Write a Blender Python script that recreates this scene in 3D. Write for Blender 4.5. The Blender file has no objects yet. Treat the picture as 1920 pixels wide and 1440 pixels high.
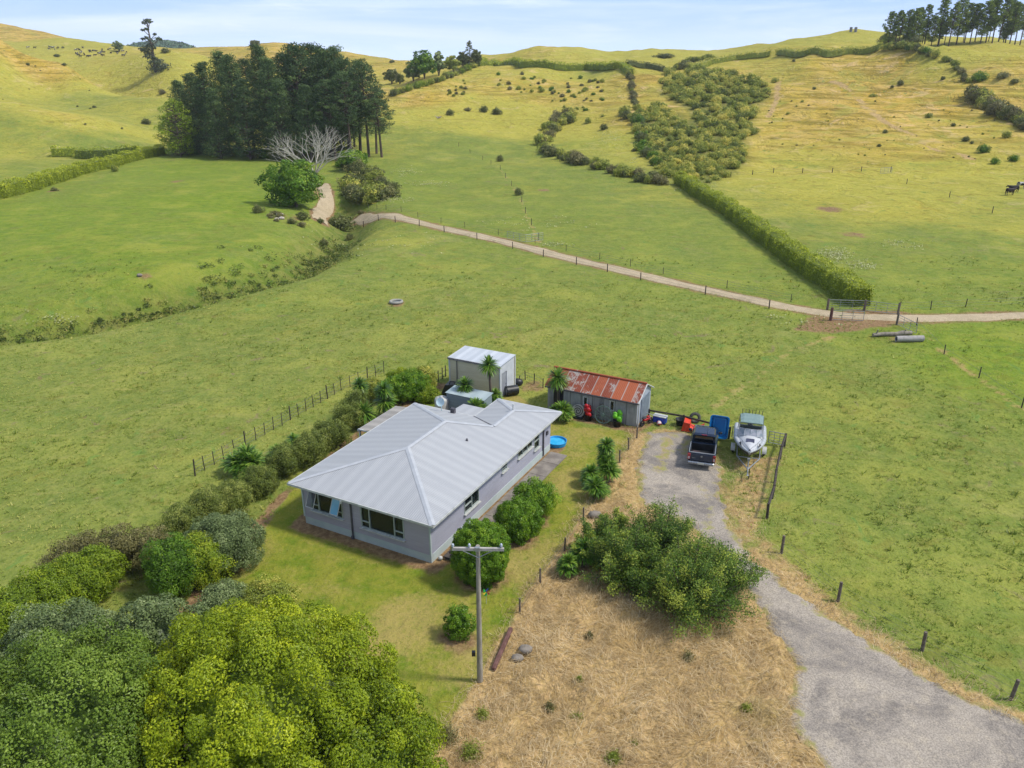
EXPO = 0.5
import bpy, math, random
import numpy as np
from mathutils import Vector, Matrix
R = math.radians
scene = bpy.context.scene
COL = scene.collection
rnd = random.Random(7)
# ------------------------------------------------------------------ camera model (also used to survey the place)
F = 1480.0; PITCH = math.atan(605/1480.0); HC = 25.5
CP, SP = math.cos(PITCH), math.sin(PITCH)
def ray(u, v):
    x = (u-960)/F; y = (720-v)/F
    return x, CP+y*SP, -SP+y*CP
def at(u, v, z=0.0):
    x, dy, dz = ray(u, v); t = (z-HC)/dz
    return (x*t, dy*t, z)
def atY(u, v, Y):
    x, dy, dz = ray(u, v); t = Y/dy
    return (x*t, Y, HC+dz*t)
# ------------------------------------------------------------------ terrain survey: (u, v, forward distance)
S = []
for Y in (-60, -20, 20, 45, 62):
    for X in (-120, -60, -25, 0, 25, 60, 120): S.append((X, Y, 0.0))
for X in (-420, 420):
    for Y in (-60, 20, 70): S.append((X, Y, 0.0))
def sv(*pts):
    for u, v, Y in pts: S.append(atY(u, v, Y))
sv((-250,560,92),(0,560,92.5),(250,560,91.5),(700,600,80.3),(960,620,76),(1200,620,76),(1450,620,76),(1700,640,72),(1920,640,72),(2300,640,72),
   (960,500,104),(1200,500,104),(1450,500,104),(1700,500,104),(1920,500,104),(2300,500,104),(760,480,110),
   (0,500,104),(250,500,102),(0,440,121),(-250,440,121),(150,400,136),(0,372,150),(-250,360,160),(250,330,186),(310,290,236),
   (420,293,228),(500,302,216),(400,400,137),(500,400,140),(560,450,123),(620,400,149),(650,345,181),(600,320,205),
   (100,330,195),(0,300,226),(0,288,244),(-250,288,244),(150,285,250),(300,264,284),
   (0,235,262),(0,182,300),(80,195,300),(160,217,292),(230,235,285),(60,184,338),(150,204,326),(230,221,316),(0,150,348),(0,76,408),(0,118,480),(-300,60,400),(-300,120,330),(-300,200,290),(-300,90,480),
   (50,94,404),(100,106,398),(129,125,392),(167,144,385),(200,152,376),(260,175,360),(325,190,342),
   (80,150,368),(140,178,355),
   (50,130,470),(100,150,455),(170,185,445),(220,198,428),(270,200,410),(310,212,385),
   (250,160,470),(288,134,470),(230,104,560),(150,98,600),(100,86,625),(50,78,650),(100,74,690),(160,76,690),(210,87,650),(240,94,640),
   (150,92,800),(0,84,740),(0,49,850),(50,56,850),(90,69,850),(-300,30,850),(0,70,1000),
   (312,93,510),(340,101,505),(365,111,500),(392,124,495),(340,112,580),
   (345,97,670),(430,95,660),(480,84,650),(520,78,650),(560,87,650),(600,98,655),(680,109,665),(740,114,670),(820,115,690),(520,92,800),(700,122,900),
   (460,130,520),(560,150,470),(660,140,500),(740,138,520),
   (740,200,308),(790,150,410),(750,255,266),(830,230,290),(900,200,328),(900,150,380),(915,121,430),(860,130,420),(800,152,372),(740,178,335),
   (1050,126,432),(1155,128,425),(1050,118,500),(1010,89,570),(915,110,560),(1100,92,585),(1200,98,580),(1300,107,560),
   (800,300,222),(900,300,223),(1000,250,282),(1000,200,330),(1100,250,276),(1100,300,218),(800,400,142),(960,400,143),(1200,400,143),
   (1200,340,182),(1300,345,176),(1250,290,222),(1250,240,268),(1250,190,315),(1300,150,366),(1280,128,405),(1340,108,440),(1345,98,470),(1260,118,450),
   (1500,400,143),(1500,330,188),(1500,280,224),(1500,220,272),(1500,160,326),(1500,118,376),(1445,106,405),
   (1450,87,490),(1530,67,530),(1600,58,550),(1650,61,545),(1550,78,640),(1380,105,520),
   (1650,320,191),(1650,250,238),(1650,180,296),(1650,125,350),(1650,95,388),(1700,88,396),
   (1800,400,143),(1800,330,184),(1800,260,226),(1800,190,272),(1800,140,312),(1800,95,356),(1750,74,400),(1900,77,396),(1850,90,460),(1720,82,440),
   (1920,400,142),(1920,350,168),(1920,250,224),(1920,180,272),(1920,130,312),(2300,350,160),(2300,220,240),(2300,110,350),(2300,60,420),(2300,80,520),
   (300,82,1400),(225,98,1400),(375,100,1400),(300,100,1700))
for u in (-600, 0, 450, 700, 950, 1250, 1600, 1920, 2500):
    for v, Y in ((124, 1100), (128, 1400), (122, 2200)): S.append(atY(u, v, Y))
S = np.array([s for s in S], float)
def warp(x, y):
    q = np.maximum(y+75.0, 8.0)
    return np.stack([2.2*np.asarray(x)/q, np.log(q)*2.0], -1)
SW = warp(S[:, 0], S[:, 1])
def phi(a, b):
    d2 = ((a[:, None, :]-b[None, :, :])**2).sum(-1)
    return 0.5*d2*np.log(d2+1e-9)
n = len(S); Kk = phi(SW, SW)+np.eye(n)*0.00002
Pm = np.concatenate([np.ones((n, 1)), SW], 1)
Am = np.zeros((n+3, n+3)); Am[:n, :n] = Kk; Am[:n, n:] = Pm; Am[n:, :n] = Pm.T
WT = np.linalg.solve(Am, np.concatenate([S[:, 2], np.zeros(3)]))
def seg_dist(px, py, pts):
    d = np.full(np.shape(px), 1e9)
    for (x0, y0), (x1, y1) in zip(pts[:-1], pts[1:]):
        dx, dy = x1-x0, y1-y0; L = dx*dx+dy*dy+1e-9
        t = np.clip(((px-x0)*dx+(py-y0)*dy)/L, 0, 1)
        d = np.minimum(d, np.hypot(px-x0-t*dx, py-y0-t*dy))
    return d
def sstep(a, b, x):
    t = np.clip((np.asarray(x, float)-a)/(b-a), 0, 1); return t*t*(3-2*t)
GULLY = [at(u, v)[:2] for u, v in ((-250, 640), (0, 606), (150, 582), (300, 552), (420, 528), (520, 505), (575, 478), (600, 452), (640, 428), (655, 400), (640, 375))]
def lumps(x, y):
    return (np.sin(x*.071+y*.043+1)*np.sin(y*.061-x*.022)+.5*np.sin(x*.15-y*.09+2)*np.sin(y*.13+x*.05)+.25*np.sin(x*.33+y*.21)*np.sin(y*.29-x*.17+1))
def height(x, y):
    x = np.atleast_1d(np.asarray(x, float)); y = np.atleast_1d(np.asarray(y, float))
    sh = x.shape; x = x.ravel(); y = y.ravel(); out = np.empty(len(x))
    for i in range(0, len(x), 20000):
        w = warp(x[i:i+20000], y[i:i+20000])
        out[i:i+20000] = phi(w, SW)@WT[:n]+WT[n]+w@WT[n+1:]
    out *= sstep(62, 80, y+np.maximum(np.abs(x)-60, 0)*.3)
    hf = sstep(3, 22, out)*sstep(120, 260, y)
    out += lumps(x, y)*(.55*sstep(90, 260, y)+.12*sstep(62, 90, y)+.7*hf)
    sd_ = 1+1.1*sstep(60, 150, np.abs(x))*sstep(170, 250, y)*(1-sstep(360, 450, y)); hf = hf*(1-.6*sstep(400, 520, y))
    out -= hf*sd_*3.3*(np.abs(np.sin(x*.031+.9*np.sin(y*.019)+.5))**.6-.6)+hf*sd_*1.5*(np.abs(np.sin(x*.083+y*.02+1.3*np.sin(y*.037+x*.011)))-.5)
    d = seg_dist(x, y, GULLY)
    out -= 3.2*np.exp(-(d/4.2)**2)-.6*np.exp(-((d-10)/5)**2)
    return out.reshape(sh)
_T = np.exp(np.linspace(math.log(12), math.log(1900), 900))
def ground(u, v):
    x, dy, dz = ray(u, v); Y = _T; X = x/dy*Y; Z = HC+dz/dy*Y
    h = height(X, Y); below = np.nonzero(Z < h)[0]
    if len(below) == 0: return (X[-1], Y[-1], h[-1])
    i = below[0]
    if i == 0: return (X[0], Y[0], h[0])
    a, b = Z[i-1]-h[i-1], Z[i]-h[i]; t = a/(a-b+1e-12)
    return (X[i-1]+(X[i]-X[i-1])*t, Y[i-1]+(Y[i]-Y[i-1])*t, h[i-1]+(h[i]-h[i-1])*t)
def hz(x, y): return float(height(x, y)[0])
# house frame: every building in the yard is square to it
TH = R(-27.5); E0 = (-4.172, 35.79)
def HL(x, y, z=0.0):
    c, s = math.cos(TH), math.sin(TH)
    return (E0[0]+x*c-y*s, E0[1]+x*s+y*c, z)
def toH(p):
    c, s = math.cos(TH), math.sin(TH); dx, dy = p[0]-E0[0], p[1]-E0[1]
    return (dx*c+dy*s, -dx*s+dy*c)
# ------------------------------------------------------------------ object helpers
def tagp(o, label=None, cat=None, group=None, kind=None):
    if label: o['label'] = label
    if cat: o['category'] = cat
    if group: o['group'] = group
    if kind: o['kind'] = kind
    return o
def thing(name, label, cat, loc=(0, 0, 0), rz=0.0, group=None):
    o = bpy.data.objects.new(name, None); COL.objects.link(o); o.empty_display_size = .3
    o.location = loc; o.rotation_euler = (0, 0, rz)
    return tagp(o, label, cat, group)
def dup(root, loc=None, rz=None, scale=None, label=None, group=None):
    r = root.copy(); COL.objects.link(r)
    if loc is not None: r.location = loc
    if rz is not None: r.rotation_euler = (0, 0, rz)
    if scale is not None: r.scale = (scale,)*3 if not isinstance(scale, tuple) else scale
    if label: r['label'] = label
    if group: r['group'] = group
    for ch in list(root.children):
        c = ch.copy(); COL.objects.link(c); c.parent = r
        for g in list(ch.children):
            d = g.copy(); COL.objects.link(d); d.parent = c
    return r
class MB:
    def __init__(s): s.v = []; s.f = []; s.m = []; s.sm = []
    def add(s, vs, fs, m=0, smooth=False):
        o = len(s.v); s.v += [tuple(map(float, p)) for p in vs]
        for f in fs: s.f.append([i+o for i in f]); s.m.append(m); s.sm.append(smooth)
        return s
    def box(s, c, d, rz=0.0, m=0, tilt=0.0, bev=0.0):
        cx, cy, cz = c; x, y, z = d[0]/2, d[1]/2, d[2]/2
        if bev:
            b = min(bev, x*.9, y*.9, z*.9); vs = []
            for (zx, inset) in ((-z, b), (-z+b, 0), (z-b, 0), (z, b)):
                X, Y = x-inset, y-inset
                vs += [(-X+b, -Y, zx), (X-b, -Y, zx), (X, -Y+b, zx), (X, Y-b, zx), (X-b, Y, zx), (-X+b, Y, zx), (-X, Y-b, zx), (-X, -Y+b, zx)]
            fs = [list(range(7, -1, -1)), list(range(24, 32))]
            for k in range(3):
                for i in range(8): j = (i+1) % 8; fs.append([k*8+i, k*8+j, k*8+8+j, k*8+8+i])
        else:
            vs = [(-x, -y, -z), (x, -y, -z), (x, y, -z), (-x, y, -z), (-x, -y, z), (x, -y, z), (x, y, z), (-x, y, z)]
            fs = [[3, 2, 1, 0], [4, 5, 6, 7], [0, 1, 5, 4], [1, 2, 6, 5], [2, 3, 7, 6], [3, 0, 4, 7]]
        ct, st = math.cos(tilt), math.sin(tilt); c0, s0 = math.cos(rz), math.sin(rz); o = []
        for (a, b_, e) in vs:
            b2 = b_*ct-e*st; e2 = b_*st+e*ct
            o.append((cx+a*c0-b2*s0, cy+a*s0+b2*c0, cz+e2))
        return s.add(o, fs, m)
    def cyl(s, p0, p1, r0, r1=None, n=8, m=0, smooth=True, cap=True):
        r1 = r0 if r1 is None else r1
        a = Vector(p0); b = Vector(p1); d = (b-a)
        if d.length < 1e-6: return s
        d.normalize(); q = Vector((0, 0, 1)) if abs(d.z) < .9 else Vector((1, 0, 0))
        e1 = d.cross(q).normalized(); e2 = d.cross(e1)
        vs = []
        for P, r in ((a, r0), (b, r1)):
            for i in range(n):
                t = 2*math.pi*i/n; vs.append(P+e1*(r*math.cos(t))+e2*(r*math.sin(t)))
        fs = [[i, i+n, (i+1) % n+n, (i+1) % n] for i in range(n)]
        s.add(vs, fs, m, smooth)
        if cap: s.add(vs, [list(range(n)), list(range(2*n-1, n-1, -1))], m, False)
        return s
    def tube(s, pts, r, n=6, m=0):
        rr = r if isinstance(r, (list, tuple)) else [r]*len(pts)
        for i in range(len(pts)-1): s.cyl(pts[i], pts[i+1], rr[i], rr[i+1], n, m)
        return s
    def lathe(s, prof, c=(0, 0, 0), n=16, m=0, sx=1, sy=1, smooth=True):
        vs = []
        for r, z in prof:
            for i in range(n):
                t = 2*math.pi*i/n; vs.append((c[0]+r*sx*math.cos(t), c[1]+r*sy*math.sin(t), c[2]+z))
        fs = []
        for k in range(len(prof)-1):
            for i in range(n): j = (i+1) % n; fs.append([k*n+i, k*n+j, k*n+n+j, k*n+n+i])
        return s.add(vs, fs, m, smooth)
    def torus(s, c, R_, r, axis='z', n=20, k=8, m=0, sq=1.0):
        vs = []
        for i in range(n):
            t = 2*math.pi*i/n
            for j in range(k):
                a = 2*math.pi*j/k; rr = R_+r*math.cos(a); h = r*sq*math.sin(a)
                p = (rr*math.cos(t), rr*math.sin(t), h)
                if axis == 'x': p = (p[2], p[0], p[1])
                if axis == 'y': p = (p[0], p[2], p[1])
                vs.append((c[0]+p[0], c[1]+p[1], c[2]+p[2]))
        fs = [[i*k+j, ((i+1) % n)*k+j, ((i+1) % n)*k+(j+1) % k, i*k+(j+1) % k] for i in range(n) for j in range(k)]
        return s.add(vs, fs, m, True)
    def ell(s, c, r, n=12, k=8, m=0):
        prof = [(math.sin(math.pi*i/k)+1e-4, -math.cos(math.pi*i/k)*r[2]) for i in range(k+1)]
        return s.lathe(prof, c, n, m, r[0], r[1])
    def quad(s, a, b, c, d, m=0): return s.add([a, b, c, d], [[0, 1, 2, 3]], m)
    def build(s, name, mats, parent=None, off=(0, 0, 0), label=None, cat=None, group=None, kind=None):
        me = bpy.data.meshes.new(name)
        me.from_pydata([(a-off[0], b-off[1], c-off[2]) for a, b, c in s.v], [], s.f)
        if not isinstance(mats, (list, tuple)): mats = [mats]
        for m in mats: me.materials.append(m)
        me.polygons.foreach_set('material_index', s.m); me.polygons.foreach_set('use_smooth', s.sm)
        me.update(); o = bpy.data.objects.new(name, me); COL.objects.link(o)
        if parent: o.parent = parent
        elif off != (0, 0, 0): o.location = off
        return tagp(o, label, cat, group, kind)
def np_mesh(name, V, Q, mats, tint=None, smooth=False, attrs=None):
    """V (n,3), Q (m,4) quads"""
    V = np.asarray(V, np.float32); Q = np.asarray(Q, np.int32); me = bpy.data.meshes.new(name)
    me.vertices.add(len(V)); me.vertices.foreach_set('co', V.ravel())
    k = Q.shape[1]
    me.loops.add(Q.size); me.loops.foreach_set('vertex_index', Q.ravel())
    me.polygons.add(len(Q)); me.polygons.foreach_set('loop_start', np.arange(0, Q.size, k, dtype=np.int32))
    me.polygons.foreach_set('use_smooth', np.full(len(Q), smooth))
    if not isinstance(mats, (list, tuple)): mats = [mats]
    for m in mats: me.materials.append(m)
    A = dict(attrs or {})
    if tint is not None: A['tint'] = tint
    for nme, arr in A.items():
        a = me.attributes.new(nme, 'FLOAT', 'POINT'); a.data.foreach_set('value', np.asarray(arr, np.float32))
    me.update(calc_edges=True); me.validate(); return me
def link(name, me, loc=(0, 0, 0), parent=None, **k):
    o = bpy.data.objects.new(name, me); COL.objects.link(o); o.location = loc
    if parent: o.parent = parent
    return tagp(o, **k)
# ------------------------------------------------------------------ materials
def newmat(name):
    m = bpy.data.materials.new(name); m.use_nodes = True; nt = m.node_tree
    b = nt.nodes['Principled BSDF']; return m, nt, b
def N(nt, t, **k):
    nd = nt.nodes.new(t)
    for a, v in k.items():
        if a.startswith('i_'):
            key = a[2:]; key = int(key) if key.isdigit() else key.replace('_', ' ')
            nd.inputs[key].default_value = v
        else: setattr(nd, a, v)
    return nd
def lin(c):
    if isinstance(c, str): c = tuple(int(c[i:i+2], 16)/255 for i in (0, 2, 4))
    return tuple((x/12.92 if x <= .04045 else ((x+.055)/1.055)**2.4) for x in c[:3])+(1,)
def mixc(nt, fac, a, b, blend='MIX'):
    nd = nt.nodes.new('ShaderNodeMix'); nd.data_type = 'RGBA'; nd.blend_type = blend
    for k, v in ((0, fac), (6, a), (7, b)):
        if isinstance(v, (int, float)): nd.inputs[k].default_value = v
        elif isinstance(v, tuple): nd.inputs[k].default_value = v
        else: nt.links.new(v, nd.inputs[k])
    return nd.outputs[2]
def mth(nt, op, a, b=None, c=None, clamp=False):
    nd = nt.nodes.new('ShaderNodeMath'); nd.operation = op; nd.use_clamp = clamp
    for k, v in enumerate((a, b, c)):
        if v is None: continue
        if isinstance(v, (int, float)): nd.inputs[k].default_value = v
        else: nt.links.new(v, nd.inputs[k])
    return nd.outputs[0]
def ramp(nt, fac, a, b):
    nd = nt.nodes.new('ShaderNodeMapRange'); nd.interpolation_type = 'SMOOTHSTEP'
    nt.links.new(fac, nd.inputs[0]); nd.inputs[1].default_value = a; nd.inputs[2].default_value = b
    return nd.outputs[0]
def noise(nt, vec, scale, detail=4, rough=.55, dist=0.0):
    nd = N(nt, 'ShaderNodeTexNoise', i_Scale=scale, i_Detail=detail, i_Roughness=rough, i_Distortion=dist)
    if vec is not None: nt.links.new(vec, nd.inputs['Vector'])
    return nd.outputs[0]
def coords(nt, which='Object', scale=None):
    tc = nt.nodes.new('ShaderNodeTexCoord'); o = tc.outputs[which]
    if scale:
        mp = nt.nodes.new('ShaderNodeMapping'); mp.inputs['Scale'].default_value = scale; nt.links.new(o, mp.inputs[0]); o = mp.outputs[0]
    return o
def bump(nt, b, h, strength=.4, dist=.05):
    nd = nt.nodes.new('ShaderNodeBump'); nd.inputs['Strength'].default_value = strength; nd.inputs['Distance'].default_value = dist
    nt.links.new(h, nd.inputs['Height']); nt.links.new(nd.outputs[0], b.inputs['Normal'])
def mat(name, c, c2=None, rough=.6, metal=0.0, scale=3.0, bs=0.0, spec=.5, stretch=None, coat=0.0, thr=(.35, .7)):
    m, nt, b = newmat(name); c = c if isinstance(c, tuple) else lin(c)
    c2 = (c2 if isinstance(c2, tuple) else lin(c2)) if c2 else tuple(x*.8 for x in c[:3])+(1,)
    v = coords(nt, 'Object', stretch); nz = noise(nt, v, scale)
    nt.links.new(mixc(nt, ramp(nt, nz, *thr), c, c2), b.inputs['Base Color'])
    b.inputs['Roughness'].default_value = rough; b.inputs['Metallic'].default_value = metal
    b.inputs['Specular IOR Level'].default_value = spec; b.inputs['Coat Weight'].default_value = coat
    if bs: bump(nt, b, noise(nt, v, scale*6), bs, .02)
    return m
def foliage(name, dark, mid, light, trans=.25, gloss=.45, gain=(1.75, 1.6, 1.5)):
    m, nt, b = newmat(name); 
    def lin(c): c = globals()['lin'](c); return (c[0]*gain[0], c[1]*gain[1], c[2]*gain[2], 1)
    a = N(nt, 'ShaderNodeAttribute', attribute_name='tint'); t = a.outputs['Fac']
    oi = nt.nodes.new('ShaderNodeObjectInfo')
    t = mth(nt, 'ADD', t, mth(nt, 'MULTIPLY', mth(nt, 'SUBTRACT', oi.outputs['Random'], .5), .25))
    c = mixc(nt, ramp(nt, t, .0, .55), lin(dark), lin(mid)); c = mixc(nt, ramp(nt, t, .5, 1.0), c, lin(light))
    nt.links.new(c, b.inputs['Base Color']); b.inputs['Roughness'].default_value = gloss; b.inputs['Specular IOR Level'].default_value = .3
    tr = nt.nodes.new('ShaderNodeBsdfTranslucent'); nt.links.new(c, tr.inputs[0])
    mx = nt.nodes.new('ShaderNodeMixShader'); mx.inputs[0].default_value = trans
    out = nt.nodes['Material Output']
    nt.links.new(b.outputs[0], mx.inputs[1]); nt.links.new(tr.outputs[0], mx.inputs[2]); nt.links.new(mx.outputs[0], out.inputs[0])
    return m
# ------------------------------------------------------------------ foliage geometry
def rdir(rng, k):
    v = rng.normal(size=(k, 3)); return v/np.linalg.norm(v, axis=1)[:, None]
def leaves(P, Nn, size, rng, tint, wide=.55, jit=.5, szvar=.35):
    k = len(P); n_ = Nn+rng.normal(size=(k, 3))*jit; n_ /= np.linalg.norm(n_, axis=1)[:, None]
    t = np.cross(n_, rdir(rng, k)); t /= np.linalg.norm(t, axis=1)[:, None]+1e-9
    b = np.cross(n_, t); s = (size*(1+rng.uniform(-szvar, szvar, k)))[:, None]*.5
    fold = n_*s*.35
    V = np.stack([P-t*s, P-b*s*wide-fold, P+t*s, P+b*s*wide-fold], 1).reshape(-1, 3)
    Q = np.arange(4*k).reshape(-1, 4)
    return V, Q, np.repeat(np.clip(tint, 0, 1), 4)
def join(parts):
    V, Q, T = [], [], []; o = 0
    for v, q, t in parts: V.append(v); Q.append(q+o); T.append(t); o += len(v)
    return np.concatenate(V), np.concatenate(Q), np.concatenate(T)
def core(c, r, rng, tint=.35, nn=20, kk=12, amp=.12):
    th = np.linspace(0, 2*np.pi, nn, endpoint=False); ph = np.linspace(.02, np.pi-.02, kk)
    T, Pp = np.meshgrid(th, ph); D = np.stack([np.sin(Pp)*np.cos(T), np.sin(Pp)*np.sin(T), np.cos(Pp)], -1).reshape(-1, 3)
    a, b_, e = rng.uniform(0, 6, 3)
    w = 1+amp*(np.sin(D[:, 0]*5+a)*np.sin(D[:, 1]*5+b_)+np.sin(D[:, 2]*6+e)*.6)
    V = np.asarray(c)+D*np.asarray(r)*w[:, None]
    Q = [(k*nn+i, (k+1)*nn+i, (k+1)*nn+(i+1) % nn, k*nn+(i+1) % nn) for k in range(kk-1) for i in range(nn)]
    return V, np.array(Q), np.full(len(V), tint)
def crown(r, nclump, cr, nleaf, ls, seed, c=(0, 0, 0), low=-.5, inner=.8, corek=.78, flat=1.0, wide=.55, tv=.22, boxy=0.0, shell=(.62, 1.12), fill=.4, nj=.5):
    rng = np.random.default_rng(seed); r = np.asarray(r, float); c = np.asarray(c, float)
    k0 = np.arange(nclump)+.0; z = 1-(1-low)*k0/nclump; t = np.pi*(1+5**.5)*k0+rng.normal(0, .25, nclump)
    z[1:] = np.clip(z[1:]+rng.normal(0, .05, nclump-1), -1, 1); q = np.sqrt(np.maximum(0, 1-z*z)); D = np.stack([q*np.cos(t), q*np.sin(t), z], 1)
    if boxy: D = D*(1+boxy*(1-np.abs(D).max(1)))[:, None]
    rad = rng.uniform(inner, 1.0, nclump)[:, None]; Cc = c+D*r*rad
    crs = cr*rng.uniform(.65, 1.3, nclump); parts = []
    idx = np.repeat(np.arange(nclump), nleaf); d = rdir(rng, len(idx)); nd = D[idx]/r; nd /= np.linalg.norm(nd, axis=1)[:, None]
    d = d+nd*.55; d /= np.linalg.norm(d, axis=1)[:, None]
    sh = rng.uniform(shell[0], shell[1], len(idx))[:, None]
    P = Cc[idx]+d*crs[idx][:, None]*sh*np.array([1, 1, flat])
    ct = rng.uniform(.5-tv, .5+tv, nclump)[idx]+rng.normal(0, .13, len(idx))
    V = leaves(P, d*.7+nd*.4, np.full(len(idx), ls), rng, ct, wide, nj)
    parts.append(V)
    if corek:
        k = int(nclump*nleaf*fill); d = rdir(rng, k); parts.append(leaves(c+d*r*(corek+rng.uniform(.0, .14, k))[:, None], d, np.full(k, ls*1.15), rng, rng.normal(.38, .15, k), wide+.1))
        parts.append(core(c, r*corek*.93, rng, .1))  # inner leaves and core tinted darker, shade inside the crown put into colour
    return join(parts)
# ------------------------------------------------------------------ ground sheet
def axis(a, b, fine0, fine1, st, g0, g1):
    xs = list(np.arange(fine0, fine1+1e-6, st)); s = st
    x = xs[-1]
    while x < b: s *= g1; x += s; xs.append(x)
    s = st; x = xs[0]; pre = []
    while x > a: s *= g0; x -= s; pre.append(x)
    return np.array(pre[::-1]+xs)
XS = axis(-2600, 2600, -46, 46, .5, 1.032, 1.032); YS = axis(-120, 2900, 16, 84, .5, 1.12, 1.0115)
GX, GY = np.meshgrid(XS, YS); gx, gy = GX.ravel(), GY.ravel()
def inpoly(px, py, poly):
    c = np.zeros(len(px), bool)
    for (x0, y0), (x1, y1) in zip(poly, poly[1:]+poly[:1]):
        k = ((y0 > py) != (y1 > py)) & (px < (x1-x0)*(py-y0)/(y1-y0+1e-12)+x0); c ^= k
    return c
def sdf(px, py, poly):                                   # positive inside, metres
    d = seg_dist(px, py, poly+poly[:1]); return np.where(inpoly(px, py, poly), d, -d)
def P2(*uv): return [at(u, v)[:2] for u, v in uv]
LAWN = P2((1192,812),(1160,860),(1100,950),(1050,1035),(990,1112),(940,1195),(890,1290),(850,1345),(800,1420),(700,1520),(300,1520),(330,1180),(395,1098),(470,1040),(512,965),(560,905),(600,880),(760,765),(830,745),(960,735),(1020,775),(1100,800))
STRAW = P2((1100,950),(1150,935),(1215,955),(1300,1000),(1365,1060),(1400,1105),(1440,1160),(1490,1230),(1480,1300),(1520,1390),(1600,1500),(1500,1700),(700,1700),(800,1440),(850,1345),(890,1290),(940,1195),(990,1112),(1050,1035))
STRIP = P2((1150,870),(1190,812),(1210,812),(1205,860),(1190,945),(1215,955),(1110,950))
VERGE = P2((1360,860),(1440,850),(1480,815),(1470,880),(1440,990),(1475,1035),(1580,1120),(1735,1215),(1900,1312),(2100,1420),(2100,1450),(1920,1350),(1760,1285),(1620,1195),(1500,1118),(1410,1050),(1368,990),(1350,930))
DRIVE = P2((1212,812),(1250,806),(1290,812),(1330,835),(1352,872),(1356,930),(1372,985),(1412,1042),(1502,1112),(1622,1192),(1762,1280),(1922,1344),(2120,1430),(2300,1600),(1750,1650),(1585,1500),(1530,1428),(1492,1392),(1470,1320),(1486,1252),(1440,1175),(1400,1110),(1345,1040),(1290,985),(1205,950),(1190,905),(1196,850))
TRACK = [ground(u, v)[:2] for u, v in ((668,410),(700,409),(760,412),(850,432),(980,462),(1100,492),(1220,520),(1340,547),(1460,573),(1550,589),(1650,598),(1750,597),(1920,592),(2250,588))]
BEDL = P2((440,1085),(395,1098),(470,1040),(512,965),(560,905),(600,880),(700,800),(790,755),(760,740),(640,830),(520,930),(380,1080),(300,1190),(340,1190))
CROSS = P2((1530,600),(1600,588),(1690,592),(1720,600),(1690,612),(1620,620),(1560,628),(1500,622))
HOUSE = [HL(x, y)[:2] for x, y in ((-9.9,-.2),(.1,-.2),(.1,16.6),(-9.9,16.6))]
PATCH = [(605,362,3.2,.8),(540,408,5,.55),(1555,392,3.2,.9),(1600,440,3.5,.7),(645,870,1.2,.6),(1030,850,1,.5),(743,570,1.3,.9),(1605,600,4,.7),(1668,632,2.5,.6),
         (332,340,2.2,.8),(103,358,2,.8),(1020,357,2,.8),(272,518,1.5,.7),(1300,800,2,.4),(1420,900,1.6,.5),(818,725,1.2,.9),(1000,725,1.5,.8)]
hgt = height(gx, gy)
straw = np.zeros(len(gx)); lawn = straw.copy(); soil = straw.copy()
near = (gy > 10) & (gy < 95) & (np.abs(gx) < 75); nx, ny = gx[near], gy[near]
def put(arr, val): arr[near] = np.maximum(arr[near], val)
put(lawn, sstep(-.5, .5, sdf(nx, ny, LAWN)))
put(straw, sstep(-.6, .6, sdf(nx, ny, STRAW))); put(straw, .75*sstep(-.5, .5, sdf(nx, ny, STRIP))); put(straw, .52*sstep(-.1, .8, sdf(nx, ny, VERGE)))
put(straw, .8*np.exp(-(seg_dist(nx, ny, P2((1412,1042),(1502,1114),(1622,1196),(1762,1284),(1922,1350),(2120,1436)))/.8)**2))
dd = sdf(nx, ny, DRIVE); put(straw, .55*np.exp(-(np.abs(dd)/.7)**2))
put(soil, .9*sstep(-.4, .3, sdf(nx, ny, BEDL))); put(soil, 1.0*sstep(-2.2, 1.0, sdf(nx, ny, CROSS)))
put(soil, .85*sstep(-.9, .1, sdf(nx, ny, HOUSE)))
put(soil, .9*np.exp(-(seg_dist(nx, ny, [HL(-3.7, 21.7)[:2], HL(3.8, 21.7)[:2], HL(4.2, 24)[:2]])/.8)**2))
soil = np.maximum(soil, .75*np.exp(-(seg_dist(gx, gy, TRACK)/2.4)**4))
for u, v, r, a in PATCH:
    q = ground(u, v); soil = np.maximum(soil, a*np.exp(-(np.hypot(gx-q[0], (gy-q[1])*.8)/r)**2))
for u, v, r in ((903,1085,1.9),(860,1200,1.3),(973,1010,1.6),(1000,975,1.5),(425,1050,2.0)):
    q = at(u, v); soil = np.maximum(soil, .75*np.exp(-(np.hypot(gx-q[0], gy-q[1])/r)**4))
for pts_ in (((1725,618),(1772,664),(1838,712),(1918,768)), ((1560,632),(1480,660),(1400,720),(1330,770)), ((1010,455),(985,400),(972,365),(938,318))):
    straw = np.maximum(straw, .42*np.exp(-(seg_dist(gx, gy, [ground(u, v)[:2] for u, v in pts_])/.8)**2))
# worn tracks on the dry hill
for pts in (((1560,150),(1600,180),(1640,215),(1700,250),(1760,282),(1830,300)), ((1460,150),(1455,190),(1440,220)), ((650,1500),(650,1501))):
    q = [ground(u, v)[:2] for u, v in pts]; straw = np.maximum(straw, .8*np.exp(-(seg_dist(gx, gy, q)/1.3)**2))
GSP = [ground(u, v)[:2] for u, v in ((605, 345), (612, 365), (612, 385), (598, 402), (600, 415))]
soil = np.maximum(soil, .95*np.exp(-(seg_dist(gx, gy, GSP)/2.0)**4))
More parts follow.
